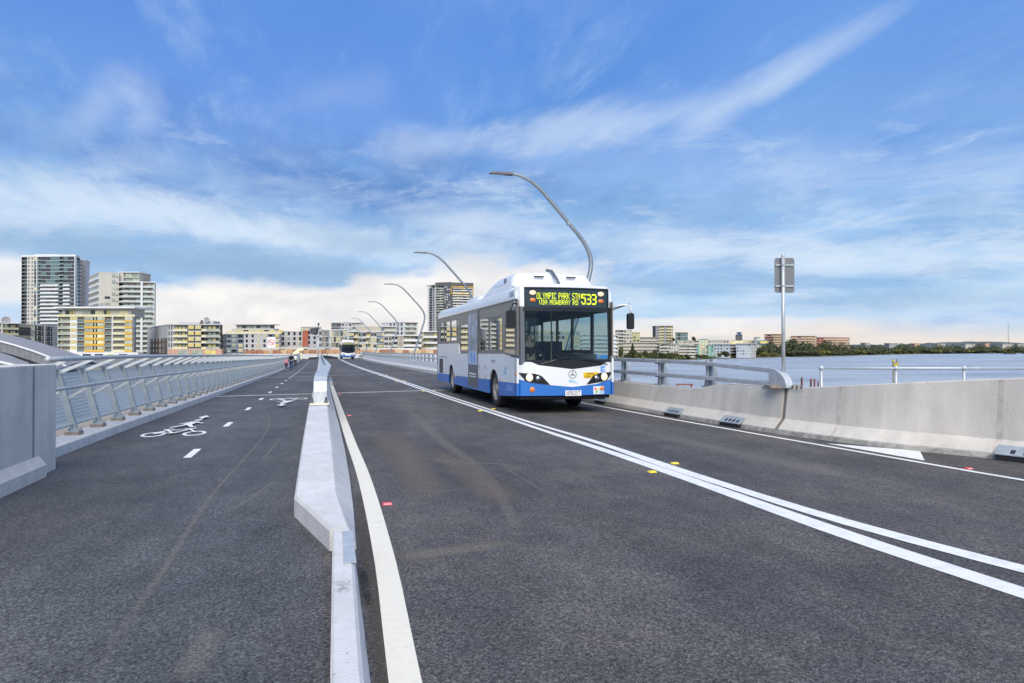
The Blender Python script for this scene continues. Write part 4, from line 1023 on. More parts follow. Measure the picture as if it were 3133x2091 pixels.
        for k_ in range(4): mb.box(*sorted((X(0.42), X(0.56))), fy_(0.5, 1) - 0.034, fy_(0.5, 1) - 0.030, 0.82 + 0.028 * k_, 0.828 + 0.028 * k_)
        mb.build('louvre', BLK, hc)
        disc('fog_lamp', X(0.36), 0.60, 0.068, ORG, 0.004, t)
    # emblem ring with three spokes, wave mark
    def yz(x, z): return fy_(x, z) - 0.008
    mb = MB(); mb2 = MB()
    for i in range(24):
        a, c = 2 * math.pi * i / 24, 2 * math.pi * (i + 1) / 24
        f = lambda an, r: (1.35 + r * math.cos(an), yz(1.35, 1), 0.965 + r * math.sin(an))
        mb.quad(f(a, .088), f(a, .105), f(c, .105), f(c, .088))
    for a in (90, 210, 330):
        an = R(a); c = (1.35, yz(1.35, 1) - 0.001, 0.965); tip = (1.35 + 0.09 * math.cos(an), c[1], 0.965 + 0.09 * math.sin(an)); pn_ = (-math.sin(an) * 0.018, math.cos(an) * 0.018)
        mb.poly([(c[0] + pn_[0], c[1], c[2] + pn_[1]), tip, (c[0] - pn_[0], c[1], c[2] - pn_[1])])
    if near: mb.build('emblem', CHR, t)
    def wave(x0, z0, L, m, name, side=False, h=0.022):
        mb = MB(); n = 12
        for r_ in range(2):
            for i in range(n):
                def P(i_, top):
                    u = i_ / n; x = x0 + L * u + (0.12 * L if r_ else 0); z = z0 - r_ * h * 1.7 + 0.5 * h * math.sin(u * 6.28) + (h * (1 - u) * 0.9 + 0.003 if top else 0)
                    return (-0.008, x, z) if side else (x, yz(x, z) - 0.001, z)
                mb.quad(P(i, 0), P(i + 1, 0), P(i + 1, 1), P(i, 1))
        mb.build(name, m, t)
    if near:
        wave(1.24, 0.80, 0.24, LBL, 'wave_mark'); wave(1.05, 1.05, 0.42, LBL, 'wave_mark', True, 0.07)
        def sticker(name, x0, x1, z0, z1, m, off=0.007):
            mb = MB(); front(mb, x0, x1, z0, z1, 4, off, 0.004); return fix_normals(mb.build(name, m, t))
        st = sticker('yellow_notice', 1.64, 2.05, 0.865, 1.005, YST)
        mb = MB(); f2 = lambda x: fy_(x, .95) - 0.010
        dots(mb, 'PLEASE', 1.72, 0.992, 0.22, 0.045, f2); dots(mb, 'SIGNAL DRIVER', 1.66, 0.93, 0.37, 0.045, f2); mb.build('notice_text', TXT, st)
        st = sticker('blue_symbol_plate', 2.115, 2.245, 1.01, 1.15, BST)
        mb = MB(); f2 = lambda x: fy_(x, 1.08) - 0.010
        mb.box(2.135, 2.225, f2(2.18), f2(2.18) + 0.001, 1.085, 1.10); mb.box(2.135, 2.225, f2(2.18), f2(2.18) + 0.001, 1.045, 1.058); mb.build('plate_bar', WST, st)
        st = sticker('number_plate', 1.16, 1.575, 0.445, 0.575, WST, 0.02)
        mb = MB(); dots(mb, '18562ST', 1.185, 0.56, 0.36, 0.095, lambda x: fy_(x, .5) - 0.022); mb.build('plate_text', TXT, st)
        st = sticker('coloured_sticker', 1.91, 2.21, 0.47, 0.66, WST)
        blobs = [((0.70, 0.12, 0.12), 1.96, 0.60), ((0.12, 0.45, 0.16), 1.99, 0.53), ((0.85, 0.6, 0.1), 2.03, 0.585), ((0.15, 0.35, 0.7), 2.10, 0.60)]
        for c_, x, z in blobs:
            mb = MB(); mb.poly([(x + 0.035 * math.cos(R(a)), fy_(x, z) - 0.010, z + 0.035 * math.sin(R(a))) for a in range(0, 360, 45)]); mb.build('colour_patch', mat('sticker_colour', c_, 0.5), st)
        mb = MB(); mb.box(2.06, 2.18, fy_(2.1, .5) - 0.013, fy_(2.1, .5) - 0.012, 0.50, 0.525); mb.box(2.06, 2.19, fy_(2.1, .5) - 0.013, fy_(2.1, .5) - 0.012, 0.545, 0.56); mb.build('sticker_line', LBL, st)
        # windscreen route strip and lamps behind glass
        mb = MB(); front(mb, 2.02, 2.34, 1.335, 1.43, 4, -0.03, 0.01); w = mb.build('windscreen_strip', BST, t)
        mb = MB(); dots(mb, 'Y', 2.05, 1.425, 0.09, 0.08, lambda x: fy_(x, 1.4) + 0.028); mb.build('strip_letter', YST, w)
    # wipers
    for (xa, za, xb, zb_) in ((0.56, 1.21, 1.25, 1.40), (2.30, 1.20, 1.55, 1.34)):
        mb = MB(); mb.tube([(xa, fy_(xa, 1.2) - 0.02, za), ((xa + xb) / 2, fy_(1.2, 1.3) - 0.05, (za + zb_) / 2 + 0.01), (xb, fy_(xb, 1.4) - 0.03, zb_)], 0.012, 6)
        w = mb.build('wiper', BLK, t); mb = MB(); mb.tube([(xb - 0.36, fy_(xb, 1.4) - 0.022, zb_ + 0.01), (xb + 0.36, fy_(xb, 1.4) - 0.022, zb_ - 0.02)], 0.009, 6); mb.build('wiper_blade', BLK, w)
    # --- sides (x = 0 visible side, x = W_ far side)
    for s in (0, 1):
        X0, dn = (0.0, 0.045) if not s else (W_, -0.045)
        sill = [(11.66, 1.77), (7.34, 1.77), (7.22, 1.42), (1.46, 1.45), (0.16, 1.345)]
        zb = lambda y: interp(y, [(0, .755), (3, .72), (7, .66), (11.7, .62)])
        for nm_, m_, lo, hi in (('lower_side_panel', BW, None, sill), ('skirt', BB, 0.34, None)):
            if nm_ == 'lower_side_panel':
                pts = [(0.16, zb(0.16))] + arch(WY[0], zb(WY[0]) + 0.002) + arch(WY[1], zb(WY[1]) + 0.002) + [(11.66, zb(11.66))] + hi
                pts = pts
            else:
                low = [(0.16, 0.40)] + arch(WY[0], 0.36) + arch(WY[1], 0.33) + [(11.66, 0.33)]
                # skirt in three pieces between arches
                def cut(y): return (0.57 ** 2 - (zb(y) - 0.46) ** 2) ** 0.5
                pcs = []
                for a, c, ya, yb in ((0.16, None, None, WY[0]), (None, None, WY[0], WY[1]), (None, 11.66, WY[1], None)):
                    L_ = [(a, 0.41)] if a else []
                    def half(yc, side):
                        a1 = math.asin((0.35 - 0.46) / 0.57); a2 = math.asin((zb(yc) - 0.004 - 0.46) / 0.57)
                        P = [(yc + side * 0.57 * math.cos(a1 + (a2 - a1) * k_ / 5), 0.46 + 0.57 * math.sin(a1 + (a2 - a1) * k_ / 5)) for k_ in range(6)]
                        return P
                    poly = []
                    if a: poly += [(a, 0.455)]
                    if ya: poly += list(reversed(half(ya, +1)))
                    if yb: poly += half(yb, -1)
                    else: poly += [(c, 0.33), (c, zb(c) - 0.002)]
                    if ya: pass
                    else: poly += [(a, zb(a) - 0.002)]
                    pcs.append(poly)
                mb = MB()
                for poly in pcs:
                    mb.prism([(X0, p[0], p[1]) for p in poly], (dn, 0, 0))
                fix_normals(mb.build(nm_, m_, t)); continue
            mb = MB(); mb.prism([(X0, p[0], p[1]) for p in pts], (dn, 0, 0)); fix_normals(mb.build(nm_, m_, t))
        # window band: panes then the frame pieces round them
        panes = [(0.30, 1.30, 1.60, 2.44), (1.58, 2.92, 1.55, 2.44), (3.06, 4.20, 1.54, 2.44), (5.84, 7.06, 1.52, 2.36),
                 (7.40, 7.62, 1.87, 2.58), (7.72, 8.78, 1.87, 2.58), (8.92, 10.10, 1.87, 2.58), (10.26, 11.05, 1.87, 2.58)]
        if s: panes = [(0.30, 1.40, 1.0, 2.5), (1.58, 2.92, 1.55, 2.44), (3.06, 4.20, 1.54, 2.44), (4.36, 5.68, 1.54, 2.44), (5.84, 7.06, 1.52, 2.36)] + panes[4:]
        zt = 2.74
        fr_ = MB(); xo = X0 + dn * 0.25; xi = X0 + dn * 0.9
        xa, xb = min(xo, xi), max(xo, xi)
        prev = 0.16
        for (a, c, lo, hi) in panes:
            base = interp((a + c) / 2, [(0.16, 1.37), (1.46, 1.45), (7.2, 1.42), (7.3, 1.77), (12, 1.77)])
            fr_.box(xa, xb, prev, a, (base if prev < 7.2 else 1.77) + 0.002, zt)
            fr_.box(xa, xb, a, c, hi, zt)
            if not (s and a < 1): 
                if lo > base: fr_.box(xa, xb, a, c, base + 0.002, lo)
            prev = c
        fr_.box(xa, xb, prev, 11.66, 1.772, zt)
        band = fr_.build('window_band', BRZ, t)
        for (a, c, lo, hi) in panes:
            mb = MB(); xg = X0 + dn * 0.45; mb.box(min(xg, xg + dn * .1), max(xg, xg + dn * .1), a, c, lo, hi); mb.build('window_pane', BGF if s else BGL, band)
            mb = MB()   # raised rubber edge
            q = 0.018; xe, xf = sorted((X0 + dn * 0.12, X0 + dn * 0.4))
            for bx in ((a - q, c + q, hi, hi + q), (a - q, c + q, lo - q, lo), (a - q, a, lo, hi), (c, c + q, lo, hi)): mb.box(xe, xf, *bx)
            mb.build('pane_seal', GRY, band)
        if not s:
            mb = MB(); mb.prism([(X0 + 0.004, y_, z_) for y_, z_ in ((0.30, 1.42), (1.30, 1.49), (1.30, 1.565), (0.30, 1.565))], (0.006, 0, 0)); fix_normals(mb.build('quarter_light', mat('quarter_glass', (0.25, 0.23, 0.18), 0.06, spec=0.8), band))
            mb = MB(); mb.box(0.0, 0.012, 0.16, 11.66, zt, zt + 0.045); mb.build('gutter', BLK, t)
    # advert door on the visible side
    d = MB(); d.box(-0.014, 0.03, 4.33, 5.70, 0.42, 2.74); dr = d.build('door', GRY, t)
    for nm_, m_, z0_, z1_ in (('poster', ADT, 1.53, 2.66), ('poster_band', mat('poster_band', (0.42, 0.52, 0.66), 0.4), 1.10, 1.52), ('poster_foot', mat('poster_foot', (0.10, 0.105, 0.11), 0.3), 0.50, 1.09)):
        mb = MB(); mb.box(-0.020, -0.0145, 4.42, 5.62, z0_, z1_); mb.build(nm_, m_, dr)
    mb = MB()
    for (a, c) in ((4.62, 4.84), (5.0, 5.22)): mb.prism([(-0.0245, a, 1.17), (-0.0245, c, 1.17), (-0.0245, c + 0.06, 1.47), (-0.0245, a + 0.12, 1.47)], (0.002, 0, 0))
    fix_normals(mb.build('poster_mark', BST, dr))
    mb = MB(); mb.box(-0.0245, -0.0215, 4.55, 5.5, 0.80, 0.84); mb.box(-0.0245, -0.0215, 4.60, 5.42, 0.72, 0.75); mb.build('poster_text', WST, dr)
    # hatches, vents, side lamps
    mb = MB(); mb.box(-0.008, 0.0, 10.35, 11.15, 0.66, 1.20); mb.build('engine_grille', mat('grille_brown', (0.07, 0.06, 0.055), 0.6), t)
    mb = MB(); mb.box(-0.006, 0.0, 9.55, 11.2, 1.265, 1.29); mb.build('trim_line', GRY, t)
    for y_ in (4.10, 3.35):
        for z_ in (1.06, 0.78): mb = MB(); mb.box(-0.008, 0.0, y_ - 0.10, y_ + 0.10, z_ - 0.05, z_ + 0.05); mb.build('filler_flap', mat('flap_grey', (0.45, 0.44, 0.42), 0.4), t)
    mb = MB(); mb.box(-0.006, 0.0, 2.25, 2.70, 1.22, 1.235); mb.box(-0.006, 0.0, 2.25, 2.70, 1.26, 1.275); mb.build('vent_slot', GRY, t)
    for y_, z_ in ((1.72, 0.78), (7.85, 0.62), (0.24, 0.98)): mb = MB(); mb.lathe([(0, 0.035), (-0.014, 0.028), (-0.018, 0)], 'x', 10, (0, y_, z_)); mb.build('side_lamp', ORG, t)
    mb = MB()
    for k_ in range(4): mb.box(-0.006, 0, 0.55 + 0.02 * k_, 1.15 - 0.02 * k_, 0.54 + 0.04 * k_, 0.553 + 0.04 * k_)
    mb.build('skirt_stripe', mat('skirt_stripe', (0.30, 0.45, 0.75), 0.3), t)
    # roof: coved section
    sec = [(0.0, 2.785), (0.005, 2.93), (0.045, 3.03), (0.14, 3.09), (0.5, 3.12), (1.25, 3.15), (2.0, 3.12), (2.36, 3.09), (2.455, 3.03), (2.495, 2.93), (2.5, 2.785), (2.44, 2.76), (0.06, 2.76)]
    mb = MB(); fr = []
    for y_ in (0.30, 0.6, 3, 6, 9, 11.3, 11.62, 11.72):
        e = 1.0 if y_ < 11.5 else (0.985 if y_ < 11.7 else 0.95)
        fr.append([(1.25 + (p[0] - 1.25) * e, y_ + (0 if p[1] > 2.8 else 0), 2.76 + (p[1] - 2.76) * (e if y_ < 11.5 else (0.9 if y_ < 11.7 else 0.6))) for p in sec])
    mb.sweep(fr); rf = fix_normals(mb.build('roof', BW, t, True)); rf.modifiers.new('e', 'EDGE_SPLIT').split_angle = R(35)
    mb = MB(); mb.box(0.02, 2.48, 11.66, 11.72, 0.40, 2.80); mb.build('rear_panel', BW, t)
    mb = MB(); mb.box(-0.004, 0.02, 11.60, 11.70, 0.40, 2.74); mb.build('rear_corner', GRY, t)
    if near:
        mb = MB(); mb.box(-0.004, -0.001, 0.45, 0.85, 2.87, 2.89); mb.box(-0.004, -0.001, 0.45, 0.85, 2.92, 2.94); mb.box(-0.004, -0.001, 0.45, 0.85, 2.97, 2.985); mb.build('roof_lettering', GRY, t)
    # roof pods
    def pod(name, y0, y1, z1, yf, yr, x0=0.17):
        mb = MB(); fr = []; K = 9
        prof = [(0, 0.0)] + [(k_ / K, 0) for k_ in range(1, K)]
        ysn = []
        for k_ in range(7): u = k_ / 6; ysn.append((y0 + yf * u, math.sin(u * math.pi / 2)))
        for k_ in range(1, 8): ysn.append((y0 + yf + (y1 - yr - y0 - yf) * k_ / 8, 1.0))
        for k_ in range(8): u = k_ / 7; ysn.append((y1 - yr + yr * u, math.cos(u * math.pi / 2) ** 0.9))
        for (y_, f) in ysn:
            h = 3.06 + (z1 - 3.06) * max(f, 0.02); ring_ = [(x0, y_, 3.06)]
            for a in range(7): an = R(90 * a / 6); ring_.append((x0 + 0.28 - 0.28 * math.cos(an), y_, 3.06 + (h - 3.06) * math.sin(an) * (0.94)))
            ring_.append((1.25, y_, h))
            for a in range(6, -1, -1): an = R(90 * a / 6); ring_.append((W_ - x0 - 0.28 + 0.28 * math.cos(an), y_, 3.06 + (h - 3.06) * math.sin(an) * 0.94))
            ring_.append((W_ - x0, y_, 3.06)); fr.append(ring_)
        mb.sweep(fr); o = fix_normals(mb.build(name, BW, t, True)); return o
    p = pod('gas_tank_shroud', 0.95, 4.6, 3.57, 0.42, 1.9, 0.12)
    for x in (0.85, 1.72):
        mb = MB(); mb.box(x - 0.13, x + 0.13, 1.075, 1.10, 3.40, 3.44); mb.build('shroud_slot', BLK, p).rotation_euler = (0, 0, 0)
    mb = MB(); mb.tube([(1.26, 0.62, 3.13), (1.28, 0.90, 3.34), (1.24, 1.22, 3.59), (1.20, 1.5, 3.64)], 0.038, 8); mb.build('shroud_pipe', GRY, p)
    mb = MB(); mb.box(1.18, 1.40, 0.60, 0.70, 3.14, 3.20); mb.build('pipe_bracket', BLK, p)
    mb = MB(); mb.box(0.155, 0.175, 1.75, 1.95, 3.30, 3.42); mb.build('shroud_vent', GRY, p)
    mb = MB(); mb.box(0.150, 0.17, 2.2, 3.4, 3.22, 3.235); mb.box(0.150, 0.17, 2.1, 3.0, 3.28, 3.29); mb.build('shroud_lettering', mat('pale_print', (0.5, 0.5, 0.52), 0.4), p)
    p = pod('air_conditioner_pod', 5.9, 8.6, 3.36, 0.5, 1.0, 0.35)
    mb = MB(); mb.box(0.345, 0.365, 6.7, 8.0, 3.12, 3.17); mb.build('pod_vent', GRY, p)
    # wheels
    for yc in WY:
        for s in (0, 1):
            x0 = 0.055 if not s else W_ - 0.055; d_ = 1 if not s else -1
            mb = MB(); mb.lathe([(0.02 * d_, 0.30), (0.0, 0.34), (0.0, 0.44), (0.03 * d_, 0.485), (0.07 * d_, 0.50), (0.25 * d_, 0.50), (0.29 * d_, 0.47), (0.30 * d_, 0.30)], 'x', 32, (x0, yc, 0.50)); w = mb.build('wheel', TYR, t, True)
            mb = MB(); mb.lathe([(0.01 * d_, 0.31), (0.03 * d_, 0.29), (0.12 * d_, 0.26), (0.12 * d_, 0.15), (0.03 * d_, 0.13), (0.02 * d_, 0.09), (0.0, 0.07), (0.0, 0.0)], 'x', 24, (x0, yc, 0.50)); mb.build('rim', RIM, w)
            mb = MB()
            for k_ in range(10): an = 2 * math.pi * k_ / 10; mb.lathe([(0.125 * d_, 0.018), (0.095 * d_, 0.018), (0.09 * d_, 0)], 'x', 6, (x0, yc + 0.205 * math.cos(an), 0.5 + 0.205 * math.sin(an)))
            mb.build('wheel_nut', BLK, w)
            mb = MB()   # wheel well liner
            xa, xb = (0.05, 0.75) if not s else (W_ - 0.75, W_ - 0.05)
            pr = [(q[0], q[1]) for q in arch(yc, 0.40, 0.60, 0.46, 12)]
            for a, c in zip(pr, pr[1:]): mb.quad((xa, a[0], a[1]), (xb, a[0], a[1]), (xb, c[0], c[1]), (xa, c[0], c[1]))
            xc = xb if not s else xa
            mb.poly([(xc, a[0], a[1]) for a in pr]); mb.build('wheel_arch', UND, t)
    mb = MB(); mb.box(0.80, 1.70, 0.7, 11.5, 0.32, 0.62); mb.box(0.1, 2.4, 3.2, 7.9, 0.36, 0.60); mb.box(0.1, 2.4, 9.5, 11.6, 0.33, 0.66); mb.box(0.15, 2.35, 0.35, 1.75, 0.33, 0.60); mb.build('underbody', UND, t)
    # --- interior
    mb = MB(); mb.box(0.06, 2.44, 0.75, 11.6, 0.98, 1.02) if False else mb.box(0.80, 1.70, 0.5, 11.6, 0.70, 0.74); mb.box(0.05, 2.44, 3.3, 7.8, 0.64, 0.70); mb.box(0.05, 0.8, 0.5, 1.8, 0.64, 0.70); mb.box(0.76, 2.44, 0.3, 1.8, 0.64, 0.70); mb.build('floor', INT, t)
    mb = MB(); front(mb, 0.20, 2.35, 1.02, 1.24, 10, -0.12, 0.45); mb.build('dashboard', BLK, t)
    mb = MB(); mb.tube([(0.62 + 0.24 * math.cos(R(a)), 0.72 + 0.06 * math.sin(R(a)), 1.38 + 0.23 * math.sin(R(a))) for a in range(0, 361, 20)], 0.018, 6); mb.build('steering_wheel', BLK, t)
    mb = MB(); mb.box(0.10, 1.05, 1.75, 1.80, 0.7, 2.5); mb.build('driver_screen', glass_mat('screen_glass', (0.7, 0.7, 0.7), 0.9), t)
    sm = MB(); sm.box(-0.21, 0.21, -0.02, 0.40, 0.40, 0.50); sm.box(-0.21, 0.21, 0.40, 0.48, 0.42, 1.08); sme = sm.mesh('seat', SEAT)
    for yy in [3.2 + 0.85 * i for i in range(9)]:
        for xx in (0.32, 0.75, 1.75, 2.18): ob('seat', sme, t, (xx, yy, 0.72 if yy < 7 else 1.0))
    ob('seat', sme, t, (0.62, 1.12, 0.75))
    for (xx, yy) in ((1.02, 2.0), (1.50, 2.0), (1.02, 4.2), (1.50, 4.2), (1.02, 6.6), (1.5, 6.6)):
        mb = MB(); mb.tube([(xx, yy, 0.7), (xx, yy, 2.72)], 0.02, 8); mb.build('grab_pole', POLE, t)
    mb = MB(); mb.box(0.1, 2.4, 0.45, 11.6, 2.66, 2.70); mb.build('ceiling', INT, t)
    # mirrors
    mb = MB(); mb.tube([(2.48, 0.15, 2.60), (2.66, 0.0, 2.66), (2.84, -0.02, 2.66), (2.90, -0.02, 2.55), (2.90, -0.02, 2.45)], 0.022, 8)
    mr_ = mb.build('mirror_arm', BW, t, True); mb = MB(); mb.tube([(2.48, 0.15, 2.55), (2.64, 0.0, 2.62), (2.86, -0.02, 2.69)], 0.014, 8); mb.build('arm_brace', BLK, mr_)
    mb = MB(); mb.prism([(p_[0], -0.07, p_[1]) for p_ in rrect(0.17, 0.40, 0.05, 2.87, 2.26)], (0, 0.09, 0)); m2 = fix_normals(mb.build('mirror', BLK, t)); m2b = MB(); m2b.prism([(p_[0], 0.0205, p_[1]) for p_ in rrect(0.13, 0.35, 0.04, 2.87, 2.26)], (0, 0.004, 0)); m2b.build('mirror_glass', CHR, m2)
    mb = MB(); mb.tube([(0.04, 0.28, 2.66), (-0.10, 0.10, 2.66), (-0.18, 0.05, 2.56), (-0.18, 0.05, 2.45)], 0.02, 8); mb.build('mirror_arm', BLK, t, True)
    mb = MB(); mb.prism([(p_[0], 0.0, p_[1]) for p_ in rrect(0.24, 0.42, 0.06, -0.19, 2.28)], (0, 0.10, 0)); fix_normals(mb.build('mirror', BLK, t))
    return t
BUS_X = 4.52
bus = make_bus((BUS_X, 15.5, H(5.7, 19) + 0.0), 'white and blue city bus with a yellow destination sign coming towards the camera', True)
bus.rotation_euler = (R(-0.12), R(0), 0)
b2x, b2y = 3.62, 128.0
bus2 = make_bus((b2x, b2y, H(4.8, b2y)), 'small distant white and blue bus at the far end of the road', False)

# ================================================================== people
def skin_fig(name, nodes, edges, m, parent, sub=1, root=0):
    me = bpy.data.meshes.new(name); me.from_pydata([n[:3] for n in nodes], edges, []); me.materials.append(m)
    o = ob(name, me, parent); md = o.modifiers.new('skin', 'SKIN')
    md.use_smooth_shade = True
    sv = me.skin_vertices[0].data if me.skin_vertices else None
    if sv is None:
        bpy.context.view_layer.update()
    sv = me.skin_vertices[0].data
    for i, n in enumerate(nodes):
        r_ = n[3]; sv[i].radius = (r_, n[4] if len(n) > 4 else r_); sv[i].use_root = (i == root)
    ss = o.modifiers.new('sub', 'SUBSURF'); ss.levels = sub; ss.render_levels = sub
    return o
def bake(o):
    dg = bpy.context.evaluated_depsgraph_get(); me = bpy.data.meshes.new_from_object(o.evaluated_get(dg)); o.modifiers.clear(); o.data = me; me.polygons.foreach_set('use_smooth', [True] * len(me.polygons)); return o
SK = mat('skin_tone', (0.42, 0.27, 0.20), 0.6)
def walker(loc, rotz, hgt, label, top_m, leg_m, hair_m, shoe_m, coat=0.0, arm=(0.0, 0.0), hood=False, stride=0.16, group='people walking away on the path'):
    """standing / striding figure, front towards -y before rotz; arm = sideways reach of left, right hand"""
    t = thing('person', label, 'person', loc, rotz, None); s = hgt / 1.75
    def S(L): return [tuple(v * s for v in n) for n in L]
    a = stride
    legs = [(0, 0, 0.95, 0.13, 0.11), (0.09, 0, 0.90, 0.10), (0.10, -a * 0.5, 0.50, 0.072), (0.10, -a, 0.10, 0.045), (-0.09, 0, 0.90, 0.10), (-0.10, a * 0.35, 0.50, 0.072), (-0.10, a, 0.12, 0.045)]
    tor = [(0, 0, 0.95, 0.14, 0.10), (0, 0, 1.15, 0.14, 0.095), (0, 0, 1.35, 0.17, 0.11), (0, 0, 1.45, 0.09, 0.08)]
    def armp(sd, reach): return [(sd * 0.17, 0, 1.40, 0.062), (sd * (0.235 + reach * .4), 0.02, 1.13, 0.045), (sd * (0.25 + reach), -0.04, 0.90, 0.034)]
    body = tor + [(0, 0, 1.52, 0.05), (0, -0.01, 1.60, 0.075, 0.09), (0, -0.005, 1.69, 0.078, 0.092)] + legs[1:] + armp(1, arm[0]) + [(0.26 + arm[0], -0.05, 0.82, 0.03)] + armp(-1, arm[1]) + [(-0.26 - arm[1], -0.05, 0.82, 0.03)]
    ed = [(0, 1), (1, 2), (2, 3), (3, 4), (4, 5), (5, 6), (0, 7), (7, 8), (8, 9), (0, 10), (10, 11), (11, 12), (2, 13), (13, 14), (14, 15), (15, 16), (2, 17), (17, 18), (18, 19), (19, 20)]
    bake(skin_fig('body', S([tuple([*n[:3]] + [v * 0.9 for v in n[3:]]) for n in body]), ed, SK, t))
    cl_ = [tuple([*n[:3]] + [v * 1.18 for v in n[3:]]) for n in tor] + [tuple([*n[:3]] + [v * 1.3 for v in n[3:]]) for n in armp(1, arm[0]) + armp(-1, arm[1])]
    ce = [(0, 1), (1, 2), (2, 3), (2, 4), (4, 5), (5, 6), (2, 7), (7, 8), (8, 9)]
    if coat: cl_.append((0, 0, 0.95 - coat, 0.19, 0.14)); ce.append((0, 10))
    bake(skin_fig('jacket', S(cl_), ce, top_m, t))
    bake(skin_fig('trousers', S([tuple([*n[:3]] + [v * 1.22 for v in n[3:]]) for n in legs]), [(0, 1), (1, 2), (2, 3), (0, 4), (4, 5), (5, 6)], leg_m, t))
    for sd, yy in ((1, -a), (-1, a)):
        mb = MB(); x = 0.10 * sd; mb.sweep([[((x + u * 0.045) * s, (yy + v) * s, w * s) for u, w in ((-1, 0.0), (1, 0.0), (0.8, h_), (-0.8, h_))] for v, h_ in ((0.08, 0.08), (0.02, 0.10), (-0.08, 0.07), (-0.17, 0.04))]); fix_normals(mb.build('shoe', shoe_m, t))
    hr = [(0, 0.02, 1.66, 0.094, 0.10), (0, 0.02, 1.73, 0.075, 0.085)] + ([(0, 0.05, 1.55, 0.09, 0.07)] if hood else [])
    bake(skin_fig('hood' if hood else 'hair', S(hr), [(0, 1)] + ([(0, 2)] if hood else []), hair_m, t))
    # face
    mb = MB()
    for sx in (-1, 1): mb.lathe([(0.012 * s, 0.0), (0.0, 0.010 * s), (-0.008 * s, 0.006 * s)], 'y', 8, (sx * 0.03 * s, -0.082 * s, 1.645 * s))
    mb.build('eyes', TXT, t); mb = MB(); mb.hexa([(-0.012 * s, -0.08 * s, 1.60 * s), (0.012 * s, -0.08 * s, 1.60 * s), (0.008 * s, -0.06 * s, 1.6 * s), (-0.008 * s, -0.06 * s, 1.6 * s), (-0.006 * s, -0.08 * s, 1.64 * s), (0.006 * s, -0.08 * s, 1.64 * s), (0.004 * s, -0.06 * s, 1.64 * s), (-0.004 * s, -0.06 * s, 1.64 * s)]); mb.build('nose', SK, t)
    return t
BLKC = mat('black_wool', (0.008, 0.008, 0.009), 0.95); JEAN = mat('blue_jeans', (0.03, 0.055, 0.13), 0.9); HRD = mat('dark_brown_hair', (0.03, 0.02, 0.015), 0.6); PINK = mat('pink_coat', (0.72, 0.28, 0.38), 0.9); WHT = mat('white_coat', (0.75, 0.76, 0.74), 0.9); DTR = mat('dark_trousers', (0.02, 0.022, 0.035), 0.9); SHD = mat('dark_shoes', (0.03, 0.03, 0.03), 0.7); SHW = mat('pale_shoes', (0.6, 0.6, 0.6), 0.7)
def onpath(px, py, Z):
    p = at(px, Z, py); return p
Zp = 67.0
p = at(668.5, Zp, z=0); walker((p.x, p.y, EYE - (849.5 - 798) / 1566 * Zp), R(180 - 2), 1.66, 'adult in black jumper and blue jeans walking away, holding a child by the hand', BLKC, JEAN, HRD, SHD, arm=(0.0, 0.06))
p = at(657, Zp + 0.3, z=0); walker((p.x, p.y, EYE - (849 - 798) / 1566 * Zp), R(180), 1.16, 'small child in a pink hooded coat walking at the left of the adult', PINK, DTR, PINK, SHW, coat=0.14, hood=True, stride=0.1)
Zq = 74.0
p = at(677.5, Zq, z=0); walker((p.x, p.y, EYE - (842 - 798) / 1566 * Zq), R(180), 1.36, 'person in a white hip-length coat and dark trousers walking ahead on the path', WHT, DTR, HRD, SHD, coat=0.16, stride=0.1)
# driver, seated behind the wheel
def driver(loc, label, jk, vest=False):
    t = thing('person', label, 'person', loc)
    b_ = [(0, 0.25, 0.55, 0.15, 0.12), (0, 0.27, 0.80, 0.15, 0.11), (0, 0.26, 1.02, 0.18, 0.11), (0, 0.25, 1.14, 0.07), (0, 0.23, 1.24, 0.08, 0.09), (0, 0.23, 1.34, 0.08, 0.092),
          (0.19, 0.25, 1.04, 0.06), (0.27, 0.08, 0.80, 0.045), (0.18, -0.18, 0.78, 0.035), (0.15, -0.26, 0.80, 0.035), (-0.19, 0.25, 1.04, 0.06), (-0.27, 0.08, 0.80, 0.045), (-0.18, -0.18, 0.78, 0.035), (-0.15, -0.26, 0.80, 0.035),
          (0.11, 0.15, 0.53, 0.085), (0.14, -0.22, 0.52, 0.065), (0.14, -0.28, 0.12, 0.05), (-0.11, 0.15, 0.53, 0.085), (-0.14, -0.22, 0.52, 0.065), (-0.14, -0.28, 0.12, 0.05)]
    e = [(0, 1), (1, 2), (2, 3), (3, 4), (4, 5), (2, 6), (6, 7), (7, 8), (8, 9), (2, 10), (10, 11), (11, 12), (12, 13), (0, 14), (14, 15), (15, 16), (0, 17), (17, 18), (18, 19)]
    bake(skin_fig('body', b_, e, SK, t))
    j = [tuple([*n[:3]] + [v * 1.2 for v in n[3:]]) for n in b_]; idx = [0, 1, 2, 6, 7, 8, 10, 11, 12]
    bake(skin_fig('jacket', [j[i] for i in idx], [(0, 1), (1, 2), (2, 3), (3, 4), (4, 5), (2, 6), (6, 7), (7, 8)], jk, t))
    idx = [0, 14, 15, 16, 17, 18, 19]; bake(skin_fig('trousers', [j[i] for i in idx], [(0, 1), (1, 2), (2, 3), (0, 4), (4, 5), (5, 6)], DTR, t))
    bake(skin_fig('cap', [(0, 0.25, 1.37, 0.09, 0.10), (0, 0.24, 1.42, 0.075, 0.085)], [(0, 1)], DTR, t))
    mb = MB()
    for sx in (-1, 1): mb.lathe([(0.012, 0.0), (0.0, 0.010), (-0.008, 0.006)], 'y', 8, (sx * 0.03, 0.145, 1.30))
    mb.build('eyes', TXT, t)
    return t
zb_ = H(5.7, 19)
